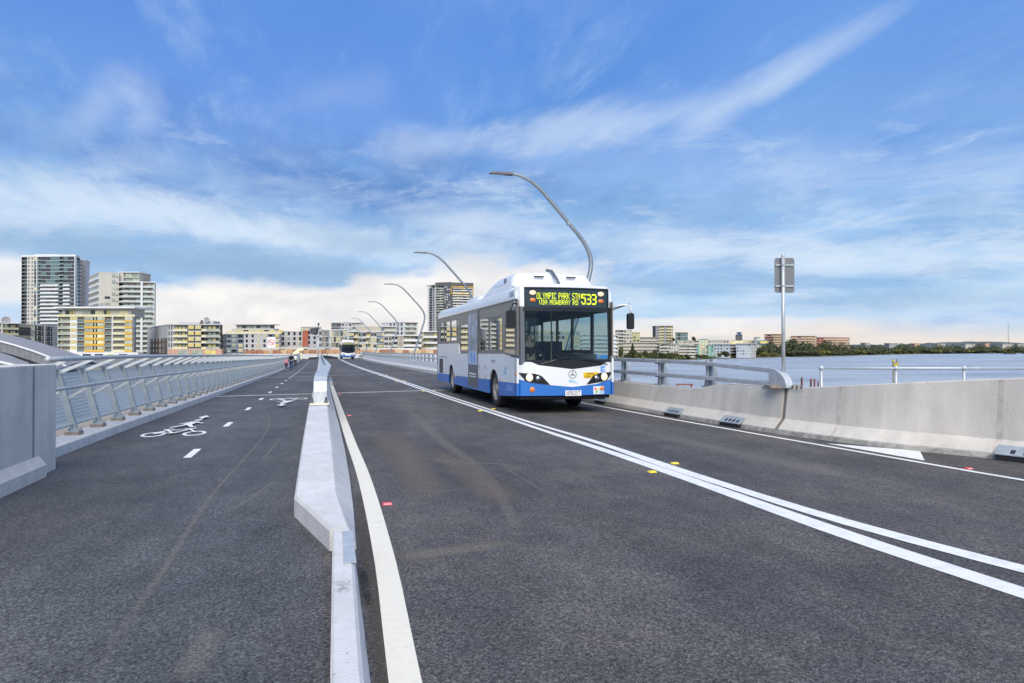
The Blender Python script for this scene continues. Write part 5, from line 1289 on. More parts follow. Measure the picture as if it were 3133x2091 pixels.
driver((BUS_X + 0.62, 15.5 + 1.0, zb_ + 0.62), 'bus driver in dark uniform and cap seated behind the windscreen of the near bus', mat('navy_uniform', (0.015, 0.02, 0.035), 0.9))
# ================================================================== land
GRS = mat('bank_grass', (0.14, 0.15, 0.06), 0.95, 0, 0.35, 0.08, detail=8)
SAND = mat('shore_mud', (0.24, 0.20, 0.15), 0.95, 0, 0.2, 0.1)
TOWN = mat('town_ground', (0.20, 0.19, 0.17), 0.95, 0, 0.2, 0.05)
shore = [(-400, 330), (600, 330), (1005, 400), (1200, 480), (1400, 545), (1545, 572), (1635, 640), (1782, 748), (1874, 806), (1961, 907), (2115, 1137), (2209, 1186), (2349, 1287), (2700, 1500)]
mb = MB(); rows = [(0, -9.3), (9, -8.9), (45, -7.6), (160, -7.0), (600, -4.0), (2600, -2.0)]
g = []
for (px, Z) in shore: g.append([at(px, Z + d, z=z) for d, z in rows])
for i in range(len(g) - 1):
    for j in range(len(rows) - 1):
        mb.mi = 0 if j == 0 else 1
        mb.quad(g[i][j], g[i + 1][j], g[i + 1][j + 1], g[i][j + 1])
tag(mb.build('shore_ground', [SAND, GRS]), kind='structure')
# town side ground, rising from the end of the bridge
mb = MB()
pts = [at(-500, 150), at(300, 165), at(640, 170), at(960, 200), at(1010, 390), at(1010, 2400), at(-900, 2400)]
mb.prism([(p.x, p.y, -9.5) for p in pts], (0, 0, 7.0)); tag(fix_normals(mb.build('town_ground', TOWN)), kind='structure')
mb = MB(); fr = []
for y in (145.5, 152, 160, 170, 185, 205):
    z = H(4, y) if y < 165 else -1.7 - (y - 165) * 0.01
    c = bend(y); fr.append([(-4.5 + c, y, z - .02), (8 + c, y, z + .05), (8 + c, y, z - 3), (-4.5 + c, y, z - 3)])
mb.sweep(fr); tag(fix_normals(mb.build('approach_road', MT['asphalt'])), kind='structure')
# distant low ridge across the water
RDG = mat('ridge_hazed_green_blue', (0.10, 0.13, 0.15), 0.95, 0, 0.3, 0.01, detail=10)  # blue haze of distance is put into the ridge colour
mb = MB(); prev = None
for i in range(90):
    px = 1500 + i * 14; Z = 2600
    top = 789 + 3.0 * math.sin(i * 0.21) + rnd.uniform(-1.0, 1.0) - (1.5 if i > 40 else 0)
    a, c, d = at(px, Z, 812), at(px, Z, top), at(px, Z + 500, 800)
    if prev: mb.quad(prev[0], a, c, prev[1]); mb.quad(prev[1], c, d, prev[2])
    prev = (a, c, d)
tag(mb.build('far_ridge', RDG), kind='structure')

# ================================================================== building kit
def wallmat(name, c, v=0.05): return mat(name, c, 0.8, 0, v, 0.12)
CR = wallmat('render_cream', (0.52, 0.50, 0.44)); WH = wallmat('render_white', (0.68, 0.68, 0.67)); LG = wallmat('render_light_grey', (0.46, 0.46, 0.46)); MG = wallmat('render_mid_grey', (0.30, 0.30, 0.31)); DG = wallmat('render_dark_grey', (0.10, 0.10, 0.11))
CH = wallmat('charcoal_cladding', (0.055, 0.055, 0.06)); YL = wallmat('yellow_cladding', (0.64, 0.39, 0.055)); TC = wallmat('terracotta_wall', (0.42, 0.10, 0.045)); BK = wallmat('pink_brick', (0.50, 0.30, 0.22), 0.12); BR = wallmat('dark_brown_brick', (0.13, 0.105, 0.095), 0.15)
BG = wallmat('blue_grey_cladding', (0.10, 0.14, 0.20)); TN = wallmat('render_tan', (0.42, 0.38, 0.31)); GN = wallmat('teal_cladding', (0.16, 0.34, 0.30)); BLD = wallmat('blue_roof', (0.05, 0.16, 0.38)); PB = wallmat('pale_blue_wall', (0.40, 0.45, 0.52)); OB = wallmat('orange_brick', (0.50, 0.33, 0.24), 0.12); RD = wallmat('red_brick', (0.36, 0.13, 0.10), 0.1); GR_ = wallmat('green_grey_roof', (0.26, 0.33, 0.28)); OL = wallmat('olive_wall', (0.40, 0.40, 0.20))
SLB = wallmat('slab_pale', (0.62, 0.62, 0.60)); FRM = mat('window_frame_grey', (0.25, 0.25, 0.25), 0.5); FRW = mat('window_frame_white', (0.65, 0.65, 0.63), 0.5); REC = wallmat('recess_wall', (0.30, 0.27, 0.21))
def gm(name, c, r=0.06, s=0.8): return mat(name, c, r, 0, 0.35, 0.22, spec=s, detail=1)
G_DK = gm('glass_dark', (0.022, 0.03, 0.035)); G_TL = gm('glass_teal', (0.10, 0.18, 0.19)); G_CR = gm('glass_reflection_cream', (0.66, 0.60, 0.34), 0.15); G_YL = gm('glass_reflection_yellow', (0.70, 0.58, 0.20), 0.15); G_GR = gm('glass_grey_green', (0.34, 0.38, 0.31), 0.12); G_PL = gm('glass_pale_green', (0.52, 0.60, 0.46), 0.12)  # cream and yellow panes: warm sky reflection painted into the glass colour
BAL = mat('balustrade_glass', (0.50, 0.56, 0.52), 0.12, 0, 0.1, 1, spec=0.8); BALY = mat('balustrade_glass_warm', (0.66, 0.62, 0.38), 0.12, 0, 0.1, 1, spec=0.8)
cache = {}
def wmesh(w, h, gl, frm, mull):
    key = ('w', round(w, 1), round(h, 1), gl.name, frm.name, mull)
    if key in cache: return cache[key]
    w, h = round(w, 1), round(h, 1)
    mb = MB(); mb.box(0, w, -0.06, 0.06, 0, h)
    mb.mi = 1; n = mull; t_ = 0.07
    for i in range(n):
        a = t_ + (w - t_) * i / n; c = (w - t_) * (i + 1) / n
        mb.quad((a, -0.065, t_), (c, -0.065, t_), (c, -0.065, h - t_), (a, -0.065, h - t_))
    me = mb.mesh('window', [frm, gl]); cache[key] = me; return me
def bmesh_(w, d, hgt, m_s, m_b, hb):
    key = ('b', round(w, 1), round(d, 1), m_s.name, m_b.name, round(hb, 2))
    if key in cache: return cache[key]
    w = round(w, 1)
    mb = MB(); mb.box(0, w, -d, 1.0, -0.22, 0); mb.mi = 1; mb.box(0.05, w - 0.05, -d, -d + 0.08, 0.02, hb)
    me = mb.mesh('balcony', [m_s, m_b]); cache[key] = me; return me
def pick(gl):
    return gl[rnd.randrange(len(gl))] if isinstance(gl, (list, tuple)) else gl
class Face:
    """one facade from P to Q (left to right as seen from outside)"""
    def __init__(s, par, P, Q, z0, z1):
        s.par = par; s.P = Vector((P.x, P.y)); s.Q = Vector((Q.x, Q.y)); s.z0, s.z1 = z0, z1
        s.u = (s.Q - s.P).normalized(); s.L = (s.Q - s.P).length; s.a = math.atan2(s.u.y, s.u.x)
    def put(s, name, me, x, z, y=0.0):
        n = Vector((s.u.y, -s.u.x)); p = s.P + s.u * x - n * y
        return ob(name, me, s.par, (p.x, p.y, z), s.a)
    def slab(s, name, x0, x1, z0, z1, m, out=0.0, back=1.5):
        mb = MB(); mb.box(0, x1 - x0, -out, back, 0, z1 - z0); return s.put(name, mb.mesh(name, m), x0, z0)
    def run(s, bays, nfl, fh, zt=None, lines=None, line_out=0.12):
        """bays: (weight, kind, opts) laid left to right; floors counted down from the top"""
        zt = s.z1 if zt is None else zt
        tw = sum(b[0] for b in bays); x = 0
        for b in bays:
            w = s.L * b[0] / tw; kind = b[1]; o = b[2] if len(b) > 2 else {}
            x0, x1 = x, x + w; x += w
            f0, f1 = o.get('f', (0, nfl)); f1 = min(f1, nfl)
            zb = max(s.z0, zt - nfl * fh)
            if kind == 'X':
                s.slab('wall', x0, x1, s.z0, zt, o.get('m', LG), o.get('out', 0.0)); continue
            if kind in 'WS':
                s.slab('wall', x0, x1, s.z0, zt, o.get('m', LG), o.get('out', 0.0))
            if kind == 'F':
                s.slab('fin', x0, x1, s.z0, zt, o.get('m', WH), o.get('out', 0.5)); continue
            for fl in range(f0, f1):
                z = zt - (fl + 1) * fh
                if z < s.z0 - 0.1: break
                gl = pick(o.get('g', G_DK)); fm = o.get('fm', FRM)
                if kind == 'W':
                    n = o.get('n', 1); ww = o.get('w', w / n * 0.6); wh = o.get('h', fh * 0.5)
                    for i in range(n):
                        gl = pick(o.get('g', G_DK)); cx = x0 + w * (i + 0.5) / n
                        s.put('window', wmesh(ww, wh, gl, fm, o.get('mu', 2)), cx - ww / 2, z + o.get('s', fh * 0.3), -0.02 - o.get('out', 0.0))
                elif kind == 'S':       # spandrel strip and continuous window
                    hs = o.get('hs', fh * 0.42)
                    s.slab('spandrel', x0 + .05, x1 - .05, z, z + hs, o.get('ms', WH), 0.35 + o.get('out', 0.0), 0)
                    s.put('window', wmesh(w - 0.1, fh - hs - 0.25, gl, fm, o.get('mu', 4)), x0 + .05, z + hs + 0.1, -0.05 - o.get('out', 0.0))
                elif kind == 'B':       # recessed balcony
                    n = o.get('n', 2); rec = o.get('r', 1.4)
                    for i in range(n):
                        gl = pick(o.get('g', G_DK)); ww = w / n * o.get('wf', 0.8)
                        s.put('window', wmesh(ww, fh * 0.74, gl, fm, o.get('mu', 2)), x0 + w * i / n + (w / n - ww) / 2, z + 0.1, rec - 0.1)
                    s.put('balcony', bmesh_(w, o.get('d', 0.3), 0, o.get('ms', SLB), o.get('mb', BAL), o.get('hb', 1.0)), x0, z, 0)
                elif kind == 'G':       # full glazing
                    n = o.get('n', 2)
                    for i in range(n):
                        gl = pick(o.get('g', G_TL)); s.put('window', wmesh(w / n - 0.1, fh - 0.35, gl, fm, o.get('mu', 3)), x0 + w * i / n + 0.05, z + 0.05, 0.1)
        if lines:
            for fl in range(nfl + 1):
                z = zt - fl * fh
                if z < s.z0: break
                s.slab('floor_slab', 0, s.L, z - 0.16, z + 0.10, lines, line_out)
def building(name, label, cat, pts, z0, top, depth, core, roof=SLB, over=0.4, inset=1.5, group=None, roof_h=0.5, flat=True):
    """pts: [(px, Z), ...] front corners left to right; top = height or photo row of the first corner"""
    P = [at(px, Z, z=0) for px, Z in pts]
    c = Vector((0, 0, 0))
    for p in P: c += p
    c /= len(P)
    t = thing(name, label, cat, (0, 0, 0), 0, group)
    L = P[0]; Rr = P[-1]
    # side walls run away from the viewer, as the neighbouring streets do
    back = (Rr if sum(q[0] for q in pts) / len(pts) < 1174 else L).normalized()
    poly = P + [Rr + back * depth, L + back * depth]
    cen = sum(poly, Vector((0, 0, 0))) / len(poly)
    ins = []
    for p in poly:
        d = (cen - p); ins.append(p + d.normalized() * min(inset * 1.35, d.length * 0.3))
    mb = MB(); mb.prism([(p.x, p.y, z0) for p in ins], (0, 0, top - z0)); fix_normals(mb.build('core', core, t))
    if roof is not None:
        ro = [p + (p - cen).normalized() * over for p in poly]
        mb = MB(); mb.prism([(p.x, p.y, top) for p in ro], (0, 0, roof_h)); fix_normals(mb.build('roof', roof, t))
    # side and back walls
    for a, c2 in ((Rr, Rr + back * depth), (L + back * depth, L)):
        f = Face(t, a, c2, z0, top); f.slab('wall', 0, f.L, z0, top, core if core not in (REC,) else LG, 0, 0.3)
    faces = [Face(t, P[i], P[i + 1], z0, top) for i in range(len(P) - 1)]
    return t, faces, P, back
def zrow(py, Z): return EYE - (py - 798) / 1566 * Z
def rbox(t, px0, px1, Z, py0, py1, d, m, name='roof_box'):
    a, c = at(px0, Z, z=0), at(px1, Z, z=0); f = Face(t, a, c, 0, 0); f.slab(name, 0, f.L, zrow(py1, Z), zrow(py0, Z), m, 0, d)
def dish(t, px, py, Z, r):
    p = at(px, Z, py); mb = MB()
    n = 16
    for j, (rr, dy_) in enumerate(((0, 0), (0.5, 0.08), (1.0, 0.3))[:-1]):
        r2, d2 = ((0, 0), (0.5, 0.08), (1.0, 0.3))[j + 1]
        for i in range(n):
            a, c = 2 * math.pi * i / n, 2 * math.pi * (i + 1) / n
            mb.quad((rr * r * math.cos(a), -dy_ * r, rr * r * math.sin(a)), (r2 * r * math.cos(a), -d2 * r, r2 * r * math.sin(a)), (r2 * r * math.cos(c), -d2 * r, r2 * r * math.sin(c)), (rr * r * math.cos(c), -dy_ * r, rr * r * math.sin(c)))
    d = mb.build('satellite_dish', MG, t, False, tuple(p)); d.rotation_euler = (R(-15), 0, R(10))
    mb = MB(); mb.tube([(0, 0.02, 0), (0, 0.3, -r * 1.5)], r * 0.08, 6); mb.tube([(0, -r * .9, 0), (0, 0, 0)], r * 0.04, 5); mb.build('dish_mast', MG, d)

# ------------------------------------------------------------------ A: dark tower
Z = 540
t, F, P, bk = building('apartment_tower', 'tallest dark glass tower with white floor bands, leftmost on the skyline', 'building', [(48.5, Z), (172, Z - 4), (181, Z + 10)], -8, zrow(590, Z), 34, CH, WH, 0.5, roof_h=1.4)
fh = 8.62 / 1566 * Z
GL_A = [G_DK, G_TL, G_TL, G_DK]
F[0].run([(0.10, 'B', dict(n=1, g=[G_DK, G_DK, G_TL], mb=CH, hb=.6)), (0.13, 'W', dict(m=CR, n=2, g=[G_DK], w=1.0, h=1.3, mu=1)), (0.05, 'G', dict(n=1, g=[G_DK, G_TL, G_CR])), (0.012, 'F', dict(m=WH)), (0.07, 'B', dict(n=1, g=GL_A, mb=G_TL)),
          (0.0001, 'F', dict(out=0.0)), (0.335, 'G', dict(n=4, g=GL_A)), (0.07, 'B', dict(n=1, g=[G_DK, G_CR], mb=G_TL)), (0.15, 'G', dict(n=2, g=[G_TL, G_DK])), (0.055, 'G', dict(n=1, g=[G_DK])), (0.012, 'F', dict(m=WH))], 24, fh, lines=SLB)
F[1].run([(1, 'B', dict(n=1, g=GL_A, mb=G_TL))], 24, fh, lines=SLB)
f = F[0]
for fl in range(7, 24):       # projecting white balcony fronts on the lower storeys
    z = f.z1 - (fl + 1) * fh
    f.slab('balcony_front', f.L * 0.365, f.L * 0.70, z + 0.35, z + 1.65, WH, 1.1, 0)
    if fl < 14: f.slab('balcony_front', f.L * 0.79, f.L * 0.91, z + 0.35, z + 1.65, WH, 1.1, 0)
t2, F, P, bk = building('apartment_tower', 'grey lift core and narrow windowed slab just right of the dark glass tower', 'building', [(180.5, 552), (184.5, 553), (196.5, 556), (204.5, 566)], -8, zrow(597.5, Z + 15), 22, MG, WH, 0.3, 0.3)
F[0].run([(1, 'W', dict(m=WH, n=1, w=1.1, h=1.3, mu=1))], 23, fh)
F[1].run([(1, 'X', dict(m=MG))], 23, fh)
F[2].run([(1, 'W', dict(m=WH, n=2, w=1.5, h=1.5, mu=1, g=[G_DK, PB]))], 23, fh, lines=None)
rbox(t, 78, 135, Z + 10, 584, 590, 15, WH)
# ------------------------------------------------------------------ B: tan tower pair
Z = 430; fh = 11.3 / 1566 * Z
t, F, P, bk = building('apartment_tower', 'cream tower with blank end wall, between the dark tower and the stepped tower', 'building', [(204, 452), (226, 425), (256, 428), (272, 430)], -8, zrow(628, Z), 24, CR, CR, 0.1, 0.3)
fs = 14.0 / 1566 * Z
F[0].run([(1, 'S', dict(m=TN, ms=WH, g=[G_GR, REC], hs=fs * .42, mu=6))], 13, fs * 1.0)
F[1].run([(1, 'X', dict(m=CR))], 10, fh)
F[2].run([(0.5, 'W', dict(m=CR, n=1, w=2.0, h=2.2, g=[G_PL, G_GR])), (0.5, 'W', dict(m=CR, n=1, w=0.8, h=0.8, mu=1, f=(0, 5)))], 10, fs)
for k_ in range(4):
    F[1].put('window', wmesh(3.0, 1.6, [G_DK, G_GR, G_GR, G_DK][k_], FRM, 2), F[1].L * 0.45, zrow(687 + k_ * 14.2, Z), -0.05)
t, F, P, bk = building('apartment_tower', 'pale stepped tower with glass balconies and white corner pillar, right of the cream tower', 'building', [(262, Z + 6), (280, Z - 4), (355, Z)], -8, zrow(649, Z), 26, TN, WH, 0.6)
F[0].run([(0.35, 'W', dict(m=CR, n=1, g=G_DK, mu=1)), (0.65, 'B', dict(n=1, g=[G_GR, G_DK], mb=BAL))], 14, fh, lines=None)
F[1].run([(0.62, 'B', dict(n=3, g=[G_PL, G_GR, REC, G_PL], mb=BAL, d=0.8, wf=.72)), (0.065, 'F', dict(m=WH, out=0.9)), (0.38, 'B', dict(n=3, g=[G_PL, G_PL, REC], mb=BAL, d=0.5, wf=.74)), (0.02, 'F', dict(m=LG, out=.4))], 15, fh, lines=SLB)
a, c = at(272, Z + 3, z=0), at(318, Z + 3, z=0); fz = Face(t, a, c, zrow(649, Z), zrow(623.5, Z)); 
fz.slab('upper_storeys', 0, fz.L, zrow(649, Z), zrow(623.5, Z), TN, -1.4, 14); fz.slab('wall', 0, fz.L * 0.22, zrow(649, Z), zrow(623.5, Z), CR, 0); fz.slab('roof', 0, fz.L + 0.3, zrow(624.5, Z), zrow(622.8, Z), WH, 0.4, 14)
fz.slab('wall', fz.L * 0.985, fz.L, zrow(649, Z), zrow(623.5, Z), CR, 0)
for k_ in range(2):
    for j in range(2): fz.put('window', wmesh(4.0, 2.4, [G_PL, G_GR, G_GR, G_PL][k_ * 2 + j], FRM, 2), fz.L * (0.27 + 0.36 * j), zrow(634 + k_ * 12.5, Z), 1.2)
    fz.slab('floor_slab', fz.L * .22, fz.L, zrow(636.5 + k_ * 12, Z), zrow(635.6 + k_ * 12, Z), SLB, 0.2)
rbox(t, 322, 340, Z + 8, 646, 649, 8, CH)
# ------------------------------------------------------------------ C: yellow block
Z = 345; fh = 13.42 / 1566 * Z
t, F, P, bk = building('apartment_block', 'seven-storey apartment block with bright yellow bands and a thin overhanging white roof', 'building', [(132, Z), (304, Z), (312, Z + 12)], -5, zrow(727, Z), 18, REC, None, 0)
WY_ = dict(ms=YL, m=CR, hs=fh * .33, mu=6, g=[G_CR, G_CR, G_PL, G_GR], fm=YL, out=0.25)
GB = [G_YL, G_CR, G_GR, G_DK]
F[0].run([(0.168, 'B', dict(n=3, g=[G_DK, G_CR, G_GR, G_CR], mb=G_GR)), (0.09, 'W', dict(m=WH, n=1, w=3.0, h=1.6, g=[G_CR, G_YL], mu=3, out=.25, s=fh * .42)), (0.10, 'B', dict(n=2, g=[G_DK, G_TL, G_GR], mb=G_TL)),
          (0.265, 'S', WY_), (0.095, 'B', dict(n=2, g=[G_DK, G_TL, G_GR], mb=G_TL)), (0.012, 'F', dict(m=WH)), (0.155, 'B', dict(n=4, g=[G_YL, G_CR, G_YL, G_GR], mb=BALY)), (0.10, 'S', dict(WY_, mu=3))], 6, fh, lines=SLB)
F[1].run([(1, 'X', dict(m=LG))], 6, fh)
for fl in range(6):       # dark slots that split the yellow bands
    z = F[0].z1 - (fl + 1) * fh
    for u in (0.475, 0.515): F[0].slab('slot_window', F[0].L * u, F[0].L * (u + 0.02), z + fh * .34, z + fh * .93, G_DK, 0.40, 0)
ph = zrow(708, Z); f0 = F[0]
f0.slab('penthouse', 1.5, f0.L - 1.5, f0.z1, ph, CR, -1.2, 14)
for u, w, g_ in ((0.08, 4.5, G_DK), (0.14, 2.5, G_YL), (0.31, 5.5, G_GR), (0.42, 2.6, G_DK), (0.48, 3.8, G_CR), (0.60, 3.0, G_DK), (0.63, 2.4, G_YL), (0.80, 4.5, G_CR)):
    f0.put('window', wmesh(w, 3.0, g_, FRM, 2), f0.L * u, f0.z1 + 0.3, 1.1)
f0.slab('terrace_balustrade', 0, f0.L + 1.2, f0.z1, f0.z1 + 1.1, BALY, 0.35, -0.2)
f0.slab('roof', -1.4, f0.L + 1.8, ph, ph + 0.8, WH, 1.4, 18)
f0.slab('podium', -0.5, f0.L + 4, -5, f0.z1 - 6 * fh - 0.3, WH, 2.0, 3)
for k_ in range(6): f0.put('window', wmesh(4.2, 1.6, [G_DK, G_YL, G_DK][k_ % 3], FRW, 3), f0.L * (0.05 + 0.16 * k_), f0.z1 - 6 * fh - 2.6, -2.1)
dish(t, 234, 701, Z + 4, 1.15)
# ------------------------------------------------------------------ D: brown + cream block with brick base
Z = 335; fh = 13.75 / 1566 * Z
t, F, P, bk = building('apartment_block', 'charcoal-framed apartment block with yellow-lit balconies and a pink brick base', 'building', [(338, 398), (385, 338), (397, Z + 1), (507, Z)], -6, zrow(746, Z), 20, DG, LG, 0.5)
F[0].run([(0.10, 'X', dict(m=LG)), (0.9, 'W', dict(m=LG, n=4, w=1.9, h=2.0, mu=1, g=G_DK, f=(0, 2)))], 6, fh)
F[0].slab('brown_lower_wall', F[0].L * .16, F[0].L * 0.98, -6, F[0].z1 - 2.15 * fh, BR, 0.25, 0)
for fl in range(2, 6):
    for k_ in range(5): F[0].put('window', wmesh(2.2, 1.9, [G_DK, G_GR][k_ % 2], FRW if k_ % 2 else FRM, 2), F[0].L * (0.2 + 0.155 * k_), F[0].z1 - (fl + 1) * fh + 0.9, -0.3)
F[1].run([(1, 'W', dict(m=LG, n=2, w=0.95, h=1.9, mu=1))], 6, fh)
YG = [G_YL, G_YL, G_CR, G_GR]
F[2].run([(0.30, 'B', dict(n=4, g=YG, mb=BALY)), (0.29, 'W', dict(m=CH, n=2, w=2.9, h=2.1, g=[G_CR, G_YL], mu=3)), (0.10, 'B', dict(n=1, g=[G_DK, G_GR], mb=BALY)), (0.27, 'B', dict(n=3, g=[G_YL, G_GR, G_YL], mb=G_GR)), (0.03, 'F', dict(m=CH, out=0.1))], 4, fh, lines=SLB)
f = F[2]; zb2 = f.z1 - 4 * fh
f.slab('brick_base', -2.4, f.L + 0.5, -6, zb2 - 0.1, BK, 0.4, 2)
for u in (0.12, 0.40, 0.68):
    f.put('window', wmesh(f.L * 0.22, 2.4, [G_GR, G_GR, G_YL][int(u * 3)], FRM, 5), f.L * u, zb2 - 3.0, -0.45)
    f.put('window', wmesh(f.L * 0.22, 1.6, G_DK, FRM, 5), f.L * u, zb2 - 6.6, -0.45)
rbox(t, 410, 458, Z + 6, 739.5, 745, 8, LG); rbox(t, 464, 489, Z + 6, 737, 745, 8, LG); rbox(t, 460, 463, Z + 5, 735, 745, 1, BR)
dish(t, 474, 734.5, Z + 5, 1.3)
# ------------------------------------------------------------------ left-edge low blocks
Z = 420; fh = 12.5 / 1566 * Z
t, F, P, bk = building('apartment_block', 'low white and charcoal block with sloping roofline at the far left edge', 'building', [(-60, Z - 30), (42, Z - 10), (143, Z + 60)], -8, zrow(745, Z), 16, DG, WH, 0.5)
F[0].run([(0.3, 'W', dict(m=CH, n=1)), (0.32, 'B', dict(n=3, g=[G_YL, G_CR], mb=BALY)), (0.02, 'F', dict(m=WH)), (0.38, 'B', dict(n=2, g=[G_YL, G_CR], mb=BALY))], 5, fh, lines=SLB)
F[1].run([(0.24, 'S', dict(m=CH, ms=CH, g=[G_DK, CH], mu=3)), (0.10, 'G', dict(n=1, g=[G_TL, G_PL])), (0.2, 'W', dict(m=CH, n=2, w=1.6, h=2.6, g=[G_DK, G_PL], mu=1)), (0.02, 'F', dict(m=WH)), (0.18, 'W', dict(m=CH, n=2, w=1.4, h=2.2, g=[PB, G_DK], mu=1)), (0.26, 'W', dict(m=LG, n=3, w=1.5, h=2.6, g=[G_DK], mu=1))], 5, fh, lines=SLB)
dish(t, 14, 736.5, Z - 20, 2.4)

def simple(label, pts, py, z0, depth, core, bays, nfl, fhp, lines=SLB, name='apartment_block', roof=SLB, side=None, over=0.4, **kw):
    Z = pts[-1][1]; fh = fhp / 1566 * Z
    t, F, P, bk = building(name, label, 'building', pts, z0, zrow(py, Z), depth, core, roof, over, **kw)
    for i, f in enumerate(F):
        b_ = bays[i] if isinstance(bays[0], list) else bays
        f.run(b_, nfl, fh, lines=lines)
    return t, F
# E blue-grey
t, F = simple('blue-grey and concrete block with thin white floor lines behind the no-cycling sign', [(507, 440), (520, 405), (643, 405)], 767, -6, 20, LG,
  [[(1, 'B', dict(n=1, g=G_DK, mb=CH))], [(0.08, 'W', dict(m=BG, n=1, w=1.6, g=[G_DK, G_PL])), (0.24, 'W', dict(m=BG, n=2, w=2.6, h=2.2, g=[G_DK, G_CR, G_GR])), (0.44, 'W', dict(m=LG, n=4, w=1.3, h=1.9, g=[G_DK, G_CR, G_DK], mu=1)), (0.24, 'W', dict(m=BG, n=2, w=2.4, h=2.1, g=[G_CR, G_DK, G_YL]))]], 5, 11.3)
f = F[1]; fhE = 11.3 / 1566 * 405
f.slab('penthouse', 2, f.L * 0.85, f.z1 + .5, zrow(754, 405), CR, -2, 12); f.slab('terrace_balustrade', 0, f.L, f.z1 + .5, f.z1 + 1.6, BALY, 0.1, 0); f.slab('upper_penthouse', f.L * 0.14, f.L * 0.78, zrow(754, 405), zrow(745.5, 405), LG, -3, 10); f.slab('roof', f.L * 0.10, f.L * 0.86, zrow(745.5, 405), zrow(744, 405), CR, -1, 13)
for k_ in range(7): f.put('window', wmesh(3.0, 1.8, [G_YL, G_DK, G_CR][k_ % 3], FRM, 2), 5 + k_ * 4.1, f.z1 + .7, 1.9)
for k_ in range(5): f.put('window', wmesh(2.6, 1.4, [G_DK, G_GR][k_ % 2], FRM, 2), 8 + k_ * 4.2, zrow(753, 405), 2.9)
# F-G
simple('pale grey block with small scattered dark windows right of the blue-grey one', [(643, 420), (695, 420)], 761.5, -6, 16, LG, [(1, 'W', dict(m=LG, n=4, w=1.4, h=2.0, mu=1, g=[G_DK, G_DK, G_GR]))], 5, 11.5)
simple('narrow terracotta-red rendered block beside pale grey flats', [(694.5, 410), (711, 409), (732, 412)], 759.5, -6, 14, TC, [[(0.75, 'X', dict(m=TC, out=.2)), (0.25, 'W', dict(m=MG, n=1, w=1.4, h=1.8, mu=1, g=G_DK))], [(1, 'W', dict(m=LG, n=1, w=1.5, h=1.7, g=[G_DK]))]], 5, 11.2, roof=LG, lines=None)
simple('cream upper storeys with a flat roof rising behind the terracotta block', [(690, 470), (735, 470)], 751, -6, 14, CR, [(1, 'W', dict(m=TN, n=5, w=1.6, h=1.4, g=[G_CR, G_DK]))], 4, 9.5)
# H pale wing
t, F = simple('pale low wing with vertical fins and white bands behind the boxed camera pole', [(732, 330), (797, 322)], 758, -5, 14, CR, [(0.10, 'W', dict(m=LG, n=1, w=1.5)), (0.30, 'G', dict(n=4, g=[G_GR, REC, G_DK])), (0.04, 'F', dict(m=WH)), (0.56, 'G', dict(n=7, g=[REC, G_GR, G_DK, G_CR]))], 3, 14.0, lines=WH)
simple('grey rooftop storeys with dark window strips behind the pale low wing', [(760, 480), (833, 480)], 741, -5, 14, LG, [(0.3, 'W', dict(m=DG, n=2, g=G_DK)), (0.35, 'W', dict(m=LG, n=3, g=[G_DK, G_GR])), (0.35, 'B', dict(n=4, g=[G_GR, G_CR]))], 4, 9.8)
# J
t, F = simple('blue-grey and cream block with projecting glass balconies behind the row of lamps', [(800, 345), (881, 345)], 762, -5, 18, TN, [(0.15, 'W', dict(m=BG, n=1, w=2.6, g=[G_DK, G_CR])), (0.12, 'B', dict(n=1, g=[G_YL, G_CR], mb=BALY)), (0.22, 'W', dict(m=LG, n=2, w=1.7, g=[G_DK, G_CR])), (0.12, 'B', dict(n=1, g=[G_YL, G_DK], mb=BALY, d=1.0)), (0.18, 'W', dict(m=CR, n=2, w=1.5, g=[G_CR, G_DK])), (0.21, 'W', dict(m=BG, n=2, w=2.0, g=[G_CR, G_GR, G_DK]))], 4, 13.3)
F[0].slab('penthouse', 3, F[0].L * .9, F[0].z1 + .5, F[0].z1 + 2.8, TN, -2, 10)
simple('white balcony block standing behind the lamp row, left of the block with square dark windows', [(825, 440), (910, 440)], 750, -5, 16, TN, [(1, 'B', dict(n=9, g=[G_GR, G_CR, G_DK, G_GR], mb=BAL, wf=.8))], 5, 10.3, lines=WH)
t, F = simple('white block with square dark windows at left and olive balconies at right', [(875, 520), (926, 500), (958, 505)], 741, -5, 20, WH, [[(0.35, 'X', dict(m=WH)), (0.65, 'W', dict(m=WH, n=4, w=2.2, h=2.1, mu=2, g=G_DK, fm=WH))], [(1, 'B', dict(n=4, g=[G_GR, REC, G_CR], mb=BAL))]], 6, 10.2, lines=None)
simple('grey-pink rendered block with open white stair balconies behind the third lamp', [(881, 330), (922, 330)], 772, -5, 14, TN, [(0.25, 'W', dict(m=LG, n=1, w=1.8, g=G_DK)), (0.2, 'W', dict(m=TN, n=1, w=1.2)), (0.3, 'B', dict(n=1, g=[G_GR, G_DK], mb=BAL)), (0.25, 'X', dict(m=TN))], 4, 11.8)
simple('olive terraced flats with deep white balcony bands left of the dark grey tower', [(922, 325), (968, 325)], 771, -5, 16, TN, [(0.1, 'F', dict(m=TN, out=0)), (0.9, 'B', dict(n=5, g=[G_YL, G_GR, G_DK, G_CR], mb=WH, d=.8, hb=.9))], 4, 12, lines=WH)
simple('olive and white terraced flats directly under the dark grey tower beside the near bus', [(965, 340), (1030, 340)], 762, -5, 16, TN, [(0.95, 'B', dict(n=7, g=[G_YL, G_GR, G_DK, G_CR], mb=WH, d=.8, hb=.8))], 4, 13.2, lines=WH)
